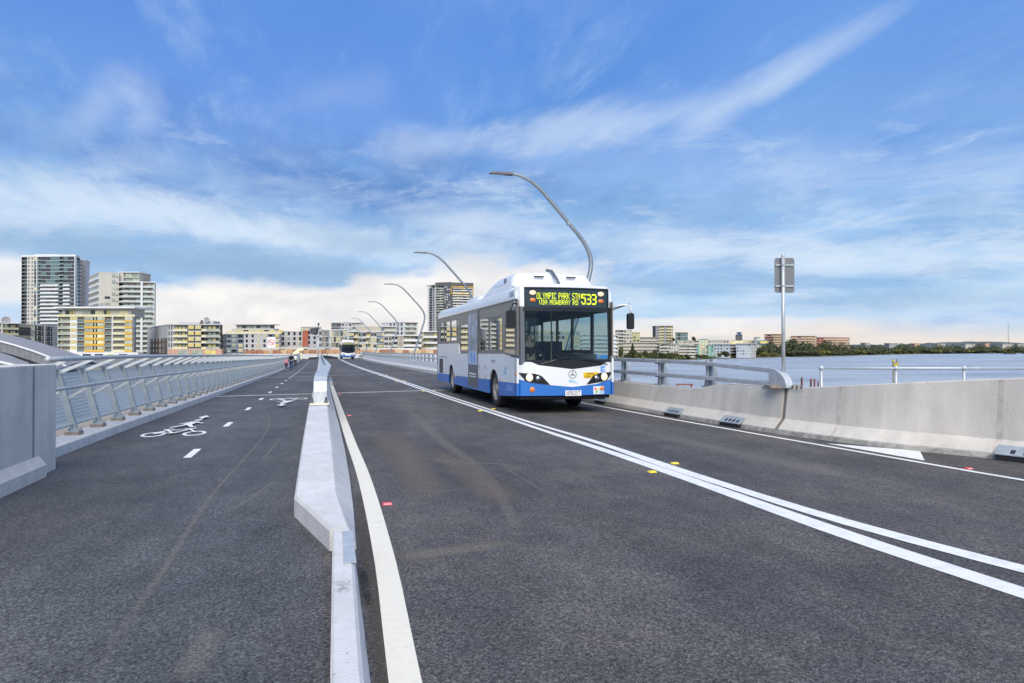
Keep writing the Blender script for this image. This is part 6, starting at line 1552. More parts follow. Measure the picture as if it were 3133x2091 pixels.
# P tower
Z = 800; fh = 5.78 / 1566 * Z
t, F, P, bk = building('apartment_tower', 'dark grey high tower with a yellow frame near its top, behind the near bus', 'building', [(984, Z + 14), (998, Z + 2), (1033, Z - 6), (1086, Z)], -6, zrow(657, Z), 34, CH, None, 0, inset=1.6)
F[0].run([(0.5, 'B', dict(n=1, g=G_DK, mb=WH, d=2.4)), (0.5, 'W', dict(m=LG, n=1, w=2.2, h=1.8, mu=1))], 27, fh, lines=None)
F[1].run([(0.06, 'F', dict(m=LG)), (0.55, 'B', dict(n=3, g=[G_DK, G_GR, G_CR], mb=G_GR)), (0.4, 'W', dict(m=DG, n=3, w=1.6, h=1.5, mu=1, g=[G_DK, WH, G_GR]))], 27, fh)
F[2].run([(0.10, 'X', dict(m=DG)), (0.9, 'B', dict(n=6, g=[G_DK, G_CR, G_GR], mb=WH, hb=.9))], 27, fh, lines=None)
f = F[2]; f.slab('crown_wall', 0, f.L, f.z1, zrow(649.5, Z), DG, 0, 20); F[1].slab('crown_wall', 0, F[1].L, f.z1, zrow(648.5, Z), DG, 0, 20)
ztf, zbf = zrow(658, Z), zrow(676.5, Z)
for (x0, x1, a, c) in ((0.02, 1.0, ztf - 1.0, ztf), (0.02, 1.0, zbf, zbf + 1.0), (0.02, 0.045, zbf, ztf), (0.5, 0.52, zbf, ztf), (0.975, 1.0, zbf, ztf)): f.slab('yellow_frame', f.L * x0, f.L * x1, a, c, YL, 1.1, 0)
F[0].slab('roof_canopy', -2, F[0].L + 2, F[0].z1 + 1, F[0].z1 + 1.8, TN, 2.5, 6)
# city seen through and under the near bus
simple('pale balcony block hidden mostly by the near bus, seen through its windows', [(1035, 420), (1180, 440)], 760, -6, 20, TN, [(1, 'B', dict(n=14, g=[G_GR, G_CR, G_DK, G_YL], mb=WH, wf=.8))], 5, 11, lines=WH)
simple('light grey flats glimpsed through the windscreen of the near bus', [(1190, 520), (1330, 540)], 762, -7, 20, LG, [(1, 'W', dict(m=LG, n=16, w=2.0, h=2.2, g=[G_GR, G_CR, G_DK, G_YL]))], 5, 9.5)
simple('white terraced flats just left of the right mirror of the near bus', [(1330, 560), (1418, 570)], 770, -7, 20, WH, [(1, 'B', dict(n=12, g=[G_GR, G_CR, G_DK], mb=WH, wf=.8))], 5, 9, lines=WH)

# ------------------------------------------------------------------ end of the bridge: wall, hoarding, dark mesh, boom, sign, box pole
t = thing('retaining_wall', 'pale concrete wall crossing behind the far end of the bridge', 'wall')
segs_ = [(560, 182), (640, 186), (730, 190), (800, 194), (880, 200), (960, 206), (1040, 215)]
for (a, Za), (c, Zc_) in zip(segs_, segs_[1:]):
    f = Face(t, at(a, Za, z=0), at(c, Zc_, z=0), -6, 0); f.slab('wall_unit', 0.01, f.L - 0.01, -5, zrow(812.5, Za), MT['conc_pale'], 0, 0.5)
ORB = [mat('orange_board', (0.52, 0.30, 0.16), 0.9, 0, 0.2, 0.4), mat('brown_board', (0.36, 0.17, 0.10), 0.9, 0, 0.2, 0.4), mat('straw_board', (0.60, 0.44, 0.26), 0.9, 0, 0.2, 0.4)]
t = thing('site_hoarding', 'patchy orange and tan hoarding boards above the pale wall at the end of the bridge', 'hoarding')
x = 560
while x < 1000:
    w = rnd.choice((10, 14, 18)); Za = interp(x, segs_) + 2
    f = Face(t, at(x, Za, z=0), at(x + w, Za, z=0), 0, 0); f.slab('board', 0, f.L - .03, zrow(813, Za), zrow(803 + rnd.uniform(-1.5, 1.5), Za), rnd.choice(ORB), 0, 0.08); x += w
t = thing('roadside_terrace', 'low cream parapets and dark openings stepped above the hoarding', 'terrace wall')
for (a, c, y0, y1, m_) in ((600, 700, 803, 797, CR), (700, 760, 803, 796, LG), (760, 860, 804, 797.5, CR), (860, 960, 805, 799, WH), (640, 652, 804, 801, CH), (690, 702, 804, 801, CH), (812, 824, 804, 800, CH), (745, 752, 804, 800, CH)):
    f = Face(t, at(a, 208 if m_ is not CH else 207, z=0), at(c, 208 if m_ is not CH else 207, z=0), 0, 0); f.slab('parapet' if m_ is not CH else 'opening', 0, f.L, zrow(y0 + 2, 208), zrow(y1, 208), m_, 0, 1)
MESH = mat('dark_shade_mesh', (0.018, 0.024, 0.032), 0.9, 0, 0.3, 1.5)
t = thing('shade_mesh_fence', 'dark mesh screen closing off the far end of the path and road', 'fence')
tops = [(704, 829.5), (709, 820.5), (729, 819.5), (736, 820), (738, 815.5), (752, 816.5), (768, 819), (776, 820)]
for (a, ya), (c, yb) in zip(tops, tops[1:]):
    A, B_ = at(a, 149, ya), at(c, 149, yb); mb = MB(); mb.prism([(A.x, A.y, -2.2), (B_.x, B_.y, -2.2), (B_.x, B_.y, B_.z), (A.x, A.y, A.z)], (0, 0.05, 0)); fix_normals(mb.build('mesh_panel', MESH, t))
    mb = MB(); mb.box(A.x - .03, A.x + .03, A.y - .06, A.y - .005, -2.2, A.z + .03); mb.build('post', MT['bolt'], t)
t = thing('excavator_boom', 'cream machine boom bent over beyond the railing behind the walkers', 'machinery')
CRM = mat('machine_cream', (0.75, 0.68, 0.45), 0.5)
Zb = 140
mb = MB(); bp = [at(674, Zb, 822), at(679, Zb, 812), at(687, Zb, 803.5), at(697, Zb, 802.3)]
mb.tube([tuple(p) for p in bp], [0.75, 0.62, 0.42, 0.3], 8); mb.build('boom', CRM, t, False)
mb = MB(); p = at(687, Zb - 1, 818); mb.box(p.x - .5, p.x + .5, p.y, p.y + 1, p.z - 1.6, p.z + .6); mb.build('cab', CRM, t)
mb = MB(); p = at(681, Zb, 824); mb.box(p.x - 1.2, p.x + 1.6, p.y, p.y + 2, p.z - 2.5, p.z); mb.build('base', MT['bolt'], t)
# no-cycling style sign
Zs = 68
p = at(622.5, Zs, 786); t = thing('prohibition_sign', 'white square sign with a red circle and slash on a pole above the railing', 'road sign', tuple(p))
s_ = Zs / 1566
mb = MB(); mb.prism([(q[0], 0, q[1]) for q in rrect(17 * s_, 25 * s_, 1.5 * s_)], (0, 0.01, 0)); fix_normals(mb.build('panel', mat('sign_white', (0.78, 0.77, 0.78), 0.4), t))
RS = mat('sign_red', (0.62, 0.13, 0.12), 0.4); GS = mat('sign_symbol_grey', (0.30, 0.30, 0.32), 0.5)
mb = MB(); rr0, rr1 = 5.4 * s_, 7.0 * s_
for i in range(28):
    a, c = 2 * math.pi * i / 28, 2 * math.pi * (i + 1) / 28
    mb.quad(*[(r_ * math.cos(q), -0.006, r_ * math.sin(q)) for r_, q in ((rr0, a), (rr1, a), (rr1, c), (rr0, c))])
mb.build('ring', RS, t)
mb = MB(); q = 4.6 * s_; w = 0.6 * s_; mb.quad((-q - w, -0.008, q - w), (q - w, -0.008, -q - w), (q + w, -0.008, -q + w), (-q + w, -0.008, q + w)); mb.build('slash', RS, t)
mb = MB()
for cx2 in (-2.3, 2.3):
    for i in range(12):
        a, c = 2 * math.pi * i / 12, 2 * math.pi * (i + 1) / 12
        mb.quad(*[((cx2 + r_ * math.cos(q)) * s_, -0.004, (-1.0 + r_ * math.sin(q)) * s_) for r_, q in ((1.3, a), (1.8, a), (1.8, c), (1.3, c))])
mb.quad((-2.3 * s_, -0.004, -1 * s_), (2.3 * s_, -0.004, 0.8 * s_), (2.3 * s_, -0.004, 1.2 * s_), (-2.3 * s_, -0.004, -0.6 * s_)); mb.build('bicycle_print', GS, t)
mb = MB(); mb.tube([(0, 0.04, -12 * s_ - 1.6), (0, 0.04, 12 * s_)], 0.035, 8); mb.tube([(0, 0.06, -24 * s_), (0.2, 0.06, -31 * s_), (0.75, 0.06, -40 * s_)], 0.03, 6); mb.build('pole', MT['galv'], t)
# wrapped box on the pole by the median
Zs = 76; p = at(730, Zs, 829); t = thing('camera_pole', 'pale pole with a dark wrapped box at its head standing beside the median', 'pole', tuple(p)); s_ = Zs / 1566
mb = MB(); mb.tube([(0, 0, 0), (0, 0, 57 * s_)], 0.075, 10); mb.tube([(0, 0, 57 * s_), (0, 0, 60 * s_)], 0.14, 10); mb.build('pole', MT['galv'], t, True)
mb = MB(); mb.hexa([(x * s_, y * s_, z * s_) for x, y, z in ((-17, -4, 62), (-4, -5, 60), (0, 8, 61), (-14, 8, 63), (-19, -5, 75), (-3, -6, 76.5), (1, 8, 76), (-16, 9, 75))]); bx = fix_normals(mb.build('wrapped_box', mat('wrapping_grey', (0.055, 0.06, 0.065), 0.5, 0, 0.5, 3.5, 0.6, 6), t)); bevel(bx, 0.06, 2)
mb = MB(); mb.box(-8 * s_, 1 * s_, -2 * s_, 2 * s_, 57.5 * s_, 61.5 * s_); mb.build('bracket', MT['galv_bright'], t)
mb = MB(); mb.tube([(-1 * s_, 3, 76 * s_), (-1 * s_, 3, 92 * s_)], 0.03, 6) if False else mb.tube([(0.5 * s_, 0, 76 * s_), (0.5 * s_, 0, 82 * s_)], 0.04, 6); mb.lathe([(0, 0.10), (0.25, 0.10), (0.28, 0)], 'z', 8, (0.5 * s_, 0, 82 * s_)); mb.build('finial', CH, t)

# ------------------------------------------------------------------ grey vaulted shed roofs at the left
RF = mat('grey_roof_sheet', (0.30, 0.295, 0.30), 0.75, 0, 0.10, 2.5, detail=8); FAS = mat('ribbed_fascia', (0.36, 0.36, 0.37), 0.5, 0.2, 0.08, 2)
def shed(label, front_, zf, back_, zb_, drop):
    t = thing('shed_roof', label, 'roof')
    n = 14
    def P(L_, Z, u):
        xs = [q[0] for q in L_]; px = xs[0] + (xs[-1] - xs[0]) * u; return at(px, Z, smooth_interp(px, L_))
    g = [[P(front_, zf, i / n).lerp(P(back_, zb_, i / n), j / 6) + Vector((0, 0, 0.35 * math.sin(math.pi * j / 6))) for j in range(7)] for i in range(n + 1)]
    mb = MB()
    for i in range(n):
        for j in range(6): mb.quad(g[i][j], g[i + 1][j], g[i + 1][j + 1], g[i][j + 1])
    mb.build('roof_sheet', RF, t, True)
    m_ = n * 7; rib = MB(); top = MB()
    for i in range(m_):
        a, c = P(front_, zf, i / m_), P(front_, zf, (i + 0.55) / m_); d = P(front_, zf, (i + 1) / m_)
        dz_ = Vector((0, 0, drop)); o = Vector((0, -0.05, 0))
        rib.quad(a + o - dz_, c + o - dz_, c + o, a + o); rib.quad(c + o - dz_, c + Vector((0, 0.06, 0)) - dz_, c + Vector((0, 0.06, 0)), c + o); rib.quad(c + Vector((0, .06, 0)) - dz_, d + Vector((0, .06, 0)) - dz_, d + Vector((0, .06, 0)), c + Vector((0, .06, 0)))
    rib.build('ribbed_fascia', FAS, t)
    top.tube([tuple(P(front_, zf, i / n) + Vector((0, -0.1, 0.02))) for i in range(n + 1)], 0.09, 6); top.build('eave_trim', SLB, t)
    mb = MB(); Q = [P(front_, zf, i / n) for i in range(n + 1)]; mb.prism([(q.x, q.y + 0.3, q.z - drop) for q in Q] + [(Q[-1].x, Q[-1].y + .3, -9), (Q[0].x, Q[0].y + .3, -9)], (0, 4, 0)); fix_normals(mb.build('lower_wall', CH, t))
shed('large grey curved shed roof with ribbed fascia rising at the left edge', [(-120, 772), (-40, 777), (0, 784), (57, 800), (115, 821), (152, 841)], 58, [(-120, 752), (-40, 757), (0, 766), (60, 779), (115, 794), (191, 818), (236, 833)], 88, 0.85)
shed('second grey shed roof, lower and nearer, just above the concrete wall', [(-80, 822), (0, 832), (60, 846)], 40, [(-80, 800), (0, 813), (72, 843)], 54, 0.4)
shed('smaller grey shed roof seen through the arms of the railing', [(128, 838), (160, 845), (188, 858)], 66, [(130, 822), (170, 823), (205, 829), (250, 843)], 90, 0.7)
# ================================================================== right bank
def R_(label, pts, py, nfl, fhp, wall, bays, lines=SLB, roof=SLB, z0=-8.5, depth=16, over=0.5, name='apartment_block'):
    return simple(label, pts, py, z0, depth, wall, bays, nfl, fhp, lines, name, roof, None, over)
OW = wallmat('render_off_white', (0.50, 0.48, 0.43))
WH_, WH = WH, OW
GB_ = [G_DK, G_GR, G_DK, G_CR, G_DK]
R_('white stepped flats right beside the bus mirror, tallest at their left', [(1411, 640), (1450, 640)], 758, 7, 7.4, TN, [(0.5, 'B', dict(n=4, g=GB_, mb=WH)), (0.5, 'W', dict(m=WH, n=3, g=GB_))], lines=WH)
R_('olive-topped block next to the white stepped flats', [(1444, 655), (1468, 655)], 764, 6, 7.4, OL, [(1, 'W', dict(m=OL, n=3, g=[G_DK, G_CR]))], roof=OL)
R_('long low cream terrace with white balcony rows behind the shore trees', [(1424, 606), (1512, 606)], 787, 4, 7.6, TN, [(1, 'B', dict(n=14, g=GB_, mb=WH, wf=.75))], lines=WH, roof=WH)
R_('upper cream terrace with grey roofs behind the long low one', [(1428, 660), (1508, 662)], 775, 3, 7.2, TN, [(1, 'B', dict(n=12, g=[G_GR, G_CR, G_DK], mb=WH))], lines=WH, roof=MG)
R_('grey and yellow mid-rise tower standing above the terraces on the far shore', [(1497, 795), (1504, 784), (1528, 780), (1544, 784)], 749, 9, 6.3, MG, [[(1, 'X', dict(m=DG))], [(0.35, 'W', dict(m=MG, n=1, g=G_DK, w=1.2, h=1.2, mu=1)), (0.45, 'B', dict(n=2, g=[G_YL, G_CR], mb=BALY)), (0.2, 'X', dict(m=MG))], [(1, 'B', dict(n=3, g=[G_CR, G_YL, G_GR], mb=BALY))]], lines=None, roof=MG, depth=18)
R_('small office block with a teal glass top floor', [(1549, 760), (1572, 758), (1578, 765)], 764.5, 3, 8.5, MG, [[(1, 'G', dict(n=4, g=[G_TL, G_DK]))], [(1, 'G', dict(n=1, g=[G_TL]))]], roof=DG)
R_('cream waterfront flats with green roofs, left half of the shoreline row', [(1513, 598), (1556, 598)], 790, 4, 7.2, TN, [(0.5, 'B', dict(n=4, g=GB_, mb=WH)), (0.5, 'W', dict(m=WH, n=4, g=[G_GR, G_DK], w=1.4))], roof=GR_, lines=WH)
R_('cream waterfront flats with a teal end wall near the middle of the shoreline', [(1556, 610), (1604, 612)], 794, 4, 6.6, TN, [(0.9, 'B', dict(n=8, g=GB_, mb=WH)), (0.12, 'X', dict(m=GN, out=.6))], roof=GR_, lines=WH)
R_('second row of cream flats under green roofs, behind the waterfront', [(1553, 690), (1624, 694)], 783, 5, 6.4, TN, [(0.55, 'W', dict(m=CR, n=8, w=1.7, g=[G_GR, G_DK, G_CR])), (0.45, 'B', dict(n=5, g=GB_, mb=WH))], roof=GR_, lines=None)
R_('olive glazed stair tower among the green-roofed flats', [(1603, 640), (1624, 642)], 779.5, 6, 6.6, OL, [(1, 'G', dict(n=3, g=[G_GR, G_CR, G_PL]))], roof=GR_, lines=SLB)
R_('short teal-clad block with rounded look at the waterfront', [(1624, 640), (1637, 640)], 793, 3, 8, GN, [(1, 'W', dict(m=GN, n=2, w=1.2, g=[G_DK, G_PL]))], roof=GR_, lines=None)
R_('low cream row glimpsed behind the teal-clad block', [(1624, 720), (1672, 722)], 782, 3, 7, CR, [(1, 'W', dict(m=CR, n=7, w=1.8, g=[G_GR, G_DK]))], roof=MG)
R_('pale blue houses with grey skillion roofs on the left side of the shore lawn', [(1637, 655), (1672, 650), (1676, 662)], 791, 4, 6.6, PB, [[(1, 'W', dict(m=PB, n=5, w=1.7, h=1.5, g=[G_DK, G_GR], fm=FRW))], [(1, 'W', dict(m=LG, n=1, w=1.4))]], roof=PB, lines=None, over=1.6)
R_('white balcony strip between the two pale blue houses', [(1674, 690), (1690, 690)], 791, 4, 6.6, WH, [(1, 'B', dict(n=2, g=[G_DK, G_GR], mb=WH))], roof=PB)
R_('pale blue houses with white corners on the right side of the shore lawn', [(1689, 668), (1722, 664), (1734, 680)], 789.5, 4, 6.6, PB, [[(1, 'W', dict(m=PB, n=5, w=1.7, h=1.5, g=[G_DK, G_GR], fm=FRW))], [(1, 'W', dict(m=WH, n=2, w=1.4, g=G_DK))]], roof=PB, lines=None, over=1.6)
R_('long building with a deep blue roof band and glazed front', [(1667, 800), (1731, 800)], 782.5, 2, 10, BLD, [(0.08, 'X', dict(m=BLD)), (0.9, 'S', dict(m=BLD, ms=BLD, g=[G_CR, G_PL], mu=14, hs=1.2))], roof=WH, lines=None, name='public_building')
R_('narrow teal and grey stair tower at the right end of the blue-roofed building', [(1730, 790), (1744, 790)], 775, 3, 8, GN, [(0.5, 'X', dict(m=MG)), (0.5, 'G', dict(n=1, g=[G_PL, G_TL]))], roof=MG, lines=None, name='public_building')
R_('blue and yellow annex right of the teal stair tower', [(1744, 800), (1763, 800)], 782, 2, 10, BLD, [(1, 'S', dict(m=BLD, ms=BLD, g=[G_YL], mu=5, hs=1.4))], roof=BLD, lines=None, name='public_building')
R_('small dark grey lift tower with blue glass cap above the trees', [(1688, 900), (1703, 900)], 769, 2, 8, DG, [(1, 'X', dict(m=DG))], roof=DG, lines=None, name='public_building')
t, F = R_('blue glass lantern on top of the small dark grey lift tower', [(1689.5, 899), (1701.5, 899)], 763.5, 1, 5.5, BLD, [(1, 'G', dict(n=2, g=[BLD, G_DK]))], roof=DG, lines=None, z0=zrow(769, 899) + .5, depth=8, name='public_building') if True else (0, 0)
R_('orange brick apartment slab immediately left of the road sign pole', [(1753, 905), (1775, 900), (1795, 904)], 768, 6, 5.5, OB, [[(1, 'B', dict(n=3, g=[G_DK, G_CR], mb=RD))], [(1, 'B', dict(n=4, g=[G_CR, G_YL], mb=OB))]], roof=RD, lines=OB)
R_('orange brick apartment slab immediately right of the road sign pole', [(1813, 910), (1846, 905), (1873, 908)], 772, 6, 5.5, OB, [[(1, 'B', dict(n=4, g=[G_DK, G_CR], mb=OB))], [(1, 'B', dict(n=4, g=[G_CR, G_YL], mb=OB))]], roof=OB, lines=OB)
R_('red and cream brick apartment slab, rightmost of the three on the wooded shore', [(1872, 925), (1890, 920), (1949, 930)], 775, 5, 5.5, OB, [[(1, 'W', dict(m=RD, n=2, w=2, g=G_DK))], [(1, 'B', dict(n=8, g=[G_CR, G_YL, G_DK], mb=OB))]], roof=OB, lines=CR)
# tiny pale roofs along the far ridge
t = None
for i, (px, py, w, Z, m_) in enumerate(((2098, 789.5, 12, 1900, OB), (2150, 790.5, 18, 1900, WH), (2215, 791.0, 22, 1900, WH), (2300, 790.5, 24, 1950, WH), (2335, 791.5, 14, 1950, WH), (2040, 789, 20, 1900, MG), (1985, 788, 10, 1850, LG), (2260, 789.0, 10, 2000, OB))):
    lab = ['far brick roof low on the ridge, leftmost brick one', 'far white shed roof below the radio mast side, leftmost white one', 'long far white warehouse roof among the trees', 'widest far white warehouse roof below the radio mast', 'small far white roof at the right edge of the photo', 'far grey roof above the mangroves, left of the brick one', 'tiny far pale roof right of the red and cream slab', 'tiny far brick roof left of the radio mast'][i]
    t = thing('far_building', lab, 'building'); f = Face(t, at(px, Z, z=0), at(px + w, Z, z=0), 0, 0)
    f.slab('wall', 0, f.L, -6, zrow(py, Z), m_, 0, 25); f.slab('roof', -1, f.L + 1, zrow(py, Z), zrow(py - 1.2, Z), m_, 1, 27)
t = thing('radio_mast', 'very thin tall radio mast on the horizon at the right', 'mast'); p = at(2313, 2300, z=0)
mb = MB(); mb.tube([(p.x, p.y, 0), (p.x, p.y, zrow(739.5, 2300))], [0.75, 0.35], 5); mb.build('mast', MT['bolt'], t)
for k_ in range(3):
    mb = MB(); mb.tube([(p.x + (k_ - 1) * 25, p.y + 10, 2), (p.x, p.y, 45)], 0.10, 4); mb.build('guy_wire', MT['bolt'], t)

WH = WH_
# ================================================================== vegetation
def leafmat(name, c, v=0.45): 
    m = mat(name, c, 0.9, 0, v, 0.35, spec=0.2, detail=6); return m
LV = [leafmat('leaf_dark_green', (0.058, 0.075, 0.030)), leafmat('leaf_olive', (0.13, 0.135, 0.060)), leafmat('leaf_grey_green', (0.115, 0.125, 0.075)), leafmat('leaf_yellow_green', (0.20, 0.195, 0.06))]
BARK = mat('bark', (0.12, 0.09, 0.07), 0.95)
def crown_mesh(seed, m, n=420, lobes=7, flat=0.8, leaf=0.085):
    """unit crown (radius about 1, base at z 0): leaf clumps through the volume of several lobes"""
    r_ = random.Random(seed); mb = MB(); L_ = []
    for i in range(lobes):
        a = r_.uniform(0, 6.28); d = r_.uniform(0.15, 0.62); L_.append((d * math.cos(a), d * math.sin(a), r_.uniform(0.35, 1.25) * flat, r_.uniform(0.34, 0.58)))
    for i in range(n):
        c = L_[r_.randrange(lobes)]; v = Vector((r_.gauss(0, 1), r_.gauss(0, 1), r_.gauss(0, 1))).normalized() * c[3] * (r_.uniform(0.55, 1.08))
        p = Vector((c[0] + v.x, c[1] + v.y, max(0.02, c[2] + v.z * 0.8)))
        s = leaf * r_.uniform(0.6, 1.5); u = Vector((r_.gauss(0, 1), r_.gauss(0, 1), r_.gauss(0, .6))).normalized(); w = u.cross(Vector((r_.gauss(0, 1), r_.gauss(0, 1), r_.gauss(0, 1))).normalized()).normalized()
        i0 = len(mb.v); mb.v += [tuple(p + u * s), tuple(p + w * s * .8), tuple(p - u * s), tuple(p - w * s * .8)]; mb.f.append((i0, i0 + 1, i0 + 2, i0 + 3)); mb.m.append(0)
    return mb.mesh('crown', m)
CRN = [crown_mesh(10 + i, LV[i % 4], 760, 10, leaf=0.12) for i in range(8)]
mb = MB(); mb.tube([(0, 0, -0.7), (0.02, 0, 0.0), (-0.02, 0.02, 0.5)], [0.07, 0.05, 0.03], 6); mb.tube([(0, 0, 0.0), (0.3, 0.1, 0.6)], [0.035, 0.015], 5); mb.tube([(0, 0, 0.05), (-0.3, -0.1, 0.7)], [0.035, 0.015], 5)
TRK = mb.mesh('trunk', BARK)
def tree(label, px, Z, pbase, ptop, w, k_, group, sq=1.0, name='tree'):
    s = Z / 1566; zb = zrow(pbase, Z); h = (pbase - ptop) * s; r_ = w / 2 * s
    p = at(px, Z, z=0); t = thing(name, label, 'tree', (p.x, p.y, zb), rnd.uniform(0, 6), group)
    th = h * 0.22
    c = ob('crown', CRN[k_ % 8], t, (0, 0, th * .6)); c.scale = (r_, r_, (h - th * .6) / 1.55)
    q = ob('trunk', TRK, t, (0, 0, th)); q.scale = (h * 0.35, h * 0.35, h * 0.42)
    return t
ORDN = ['first','second','third','fourth','fifth','sixth','seventh','eighth','ninth','tenth','eleventh','twelfth','thirteenth','fourteenth','fifteenth','sixteenth','seventeenth','eighteenth','nineteenth','twentieth'] + [a + '-' + b for a in ('twenty', 'thirty', 'forty', 'fifty') for b in ('first','second','third','fourth','fifth','sixth','seventh','eighth','ninth')]
TG = 'shore trees in front of the waterfront flats'
def nm_tree(i, what): return what
for i, (px, Z, pb, ptp, w, k_, lab) in enumerate((
    (1424, 580, 825, 790, 14, 1, 'slim tree right beside the bus under its right mirror'),
    (1451, 585, 824, 782, 10, 0, 'narrow pointed dark conifer in front of the cream terrace'),
    (1455, 575, 826, 802, 18, 4, 'round dark bush-like tree at the foot of the pointed conifer'),
    (1478, 572, 827, 806, 26, 0, 'broad dark shore tree right of the pointed conifer'),
    (1497, 574, 827, 805, 24, 1, 'olive shore tree left of the dense central clump'),
    (1518, 576, 827, 807, 26, 4, 'dense shore tree left of the white balcony flats'),
    (1535, 576, 827, 810, 18, 2, 'grey-green low tree at the end of the left clump'),
    (1574, 600, 825, 811, 12, 0, 'small dark tree before the teal end wall'),
    (1600, 612, 825, 810, 13, 4, 'small dark tree just right of the teal end wall'),
    (1664, 640, 822, 803, 22, 0, 'dark round tree in front of the left pale blue houses'),
    (1650, 642, 822, 808, 10, 1, 'little olive tree left of the dark round one'),
    (1706, 670, 820, 808, 12, 2, 'low grey-green tree before the right pale blue houses'),
    (1740, 700, 819, 800, 18, 0, 'dark tree where the wooded shore starts'),
    (1755, 690, 820, 806, 26, 3, 'yellow-green mangrove at the start of the wooded shore'),
    (1775, 720, 819, 808, 24, 3, 'second yellow-green mangrove, just left of the sign pole'),
    (1818, 900, 800, 774, 22, 0, 'tall ragged tree left of the middle brick slab'),
    (1591, 700, 790, 770, 12, 4, 'reddish-topped tree on the skyline beside the teal glass office'),
    (1545, 745, 785, 774, 9, 0, 'small tree at the foot of the mid-rise tower'),
    (1098, 330, 812, 790, 14, 0, 'dark tree hidden beside the near bus'),
    (956 - 19, 300, 812, 795, 0.1, 0, None),
    (866 + 20, 300, 812, 794, 11, 0, 'single dark green tree in front of the town flats among the lamps'),
    (1860, 860, 815, 786, 26, 1, 'tall olive tree under the middle brick slab'),
    (1842, 850, 815, 782, 20, 4, 'dark tall tree right of the sign pole on the wooded shore'),
    (1893, 870, 813, 788, 26, 5, 'grey olive tree at the foot of the red and cream slab'))):
    if lab: tree(lab, px, Z, pb, ptp, w, k_, TG)
for i in range(22):
    px = 1438 + i * 13.5 + rnd.uniform(-4, 4); Z = interp(px, shore) + rnd.uniform(6, 20); s = Z / 1566; pb = 798 + (EYE + 8.6) / s; h_ = rnd.uniform(5.5, 9.5) if px < 1550 else rnd.uniform(2.5, 5.0)
    tree('leafy tree in the waterfront hedge before the flats, %s from the left' % ORDN[i], px, Z, pb, pb - h_ / s, rnd.uniform(16, 25), (0, 4, 1, 0, 2, 4)[i % 6], 'waterfront hedge trees')
# mangrove line: individual rounded crowns along the water
n = 0
x = 1805
while x < 2360:
    Z = interp(x, shore) + 6 + rnd.uniform(0, 14); w = rnd.uniform(30, 52) * (900 / Z) ** 0.5
    s = Z / 1566; pb = 798 + (EYE + 8.8) / s; hgt = rnd.uniform(6.5, 9.5)
    tree('rounded grey-green mangrove on the right shore, %s rightward from the sign pole' % ORDN[n], x, Z, pb, pb - hgt / s, w, (1, 2, 5, 6, 3)[n % 5], 'mangroves along the right shore', name='mangrove')
    x += w * 0.45; n += 1
for (px, w) in ((2312, 40), (2352, 26)):
    Z = 1060 if px < 2330 else 1040; s = Z / 1566; pb = 798 + (EYE + 9) / s
    tree('low mangrove islet standing in the water %s' % ('just left of the photo edge' if px < 2330 else 'cut by the right photo edge'), px, Z, pb, pb - 5.0 / s, w, 5, 'mangrove islets', name='mangrove')
# the wood behind reads as one mass
def wood(name, label, rows_, seed, m, cnt):
    r_ = random.Random(seed); mb = MB()
    for (x0, x1, z0f, dz, h0, h1) in rows_:
        for i in range(cnt):
            px = r_.uniform(x0, x1); Z = (interp(px, shore) if z0f is None else z0f) + r_.uniform(*dz)
            p = at(px, Z, z=0); hh = r_.uniform(h0, h1) * (0.85 + 0.3 * math.sin(px * 0.11) * math.sin(px * 0.037 + 1)); rr = r_.uniform(3.0, 6.5)
            for _ in range(34):
                v = Vector((r_.gauss(0, 1), r_.gauss(0, 1), r_.gauss(0, 1))).normalized()
                q = Vector((p.x + v.x * rr, p.y + v.y * rr, -8.5 + hh * 0.68 + v.z * hh * 0.34)); s = r_.uniform(0.5, 1.3)
                u = Vector((r_.gauss(0, 1), r_.gauss(0, 1), r_.gauss(0, .5))).normalized() * s; w = Vector((r_.gauss(0, 1), r_.gauss(0, 1), r_.gauss(0, .5))).normalized() * s
                mb.mi = 0 if r_.random() < .5 else 1
                i0 = len(mb.v); mb.v += [tuple(q + u), tuple(q + w), tuple(q - u), tuple(q - w)]; mb.f.append((i0, i0 + 1, i0 + 2, i0 + 3)); mb.m.append(mb.mi)
    tag(mb.build(name, m), label, 'wood', kind='stuff')
wood('shore_wood', 'dark green woodland behind the mangroves on the far right shore', [(1745, 2420, None, (25, 70), 9, 12), (1745, 2420, None, (90, 200), 12, 15.5), (1745, 1960, None, (30, 120), 13, 19)], 3, [LV[0], LV[2]], 420)
wood('ridge_wood', 'hazy blue-green woodland along the ridge at the horizon', [(1960, 2420, 1900, (0, 400), 17, 23)], 5, [mat('far_leaf_hazed_blue', (0.085, 0.105, 0.11), 0.9, 0, 0.3, 0.05), mat('far_leaf_green', (0.08, 0.10, 0.08), 0.9, 0, 0.3, 0.05)], 500)  # far leaf colours carry the bluish distance haze
wood('shore_shrubs', 'low scrub along the foot of the waterfront flats', [(1405, 1790, None, (8, 30), 1.2, 2.6), (1640, 1790, None, (20, 55), 2, 4)], 9, [LV[1], LV[3]], 200)
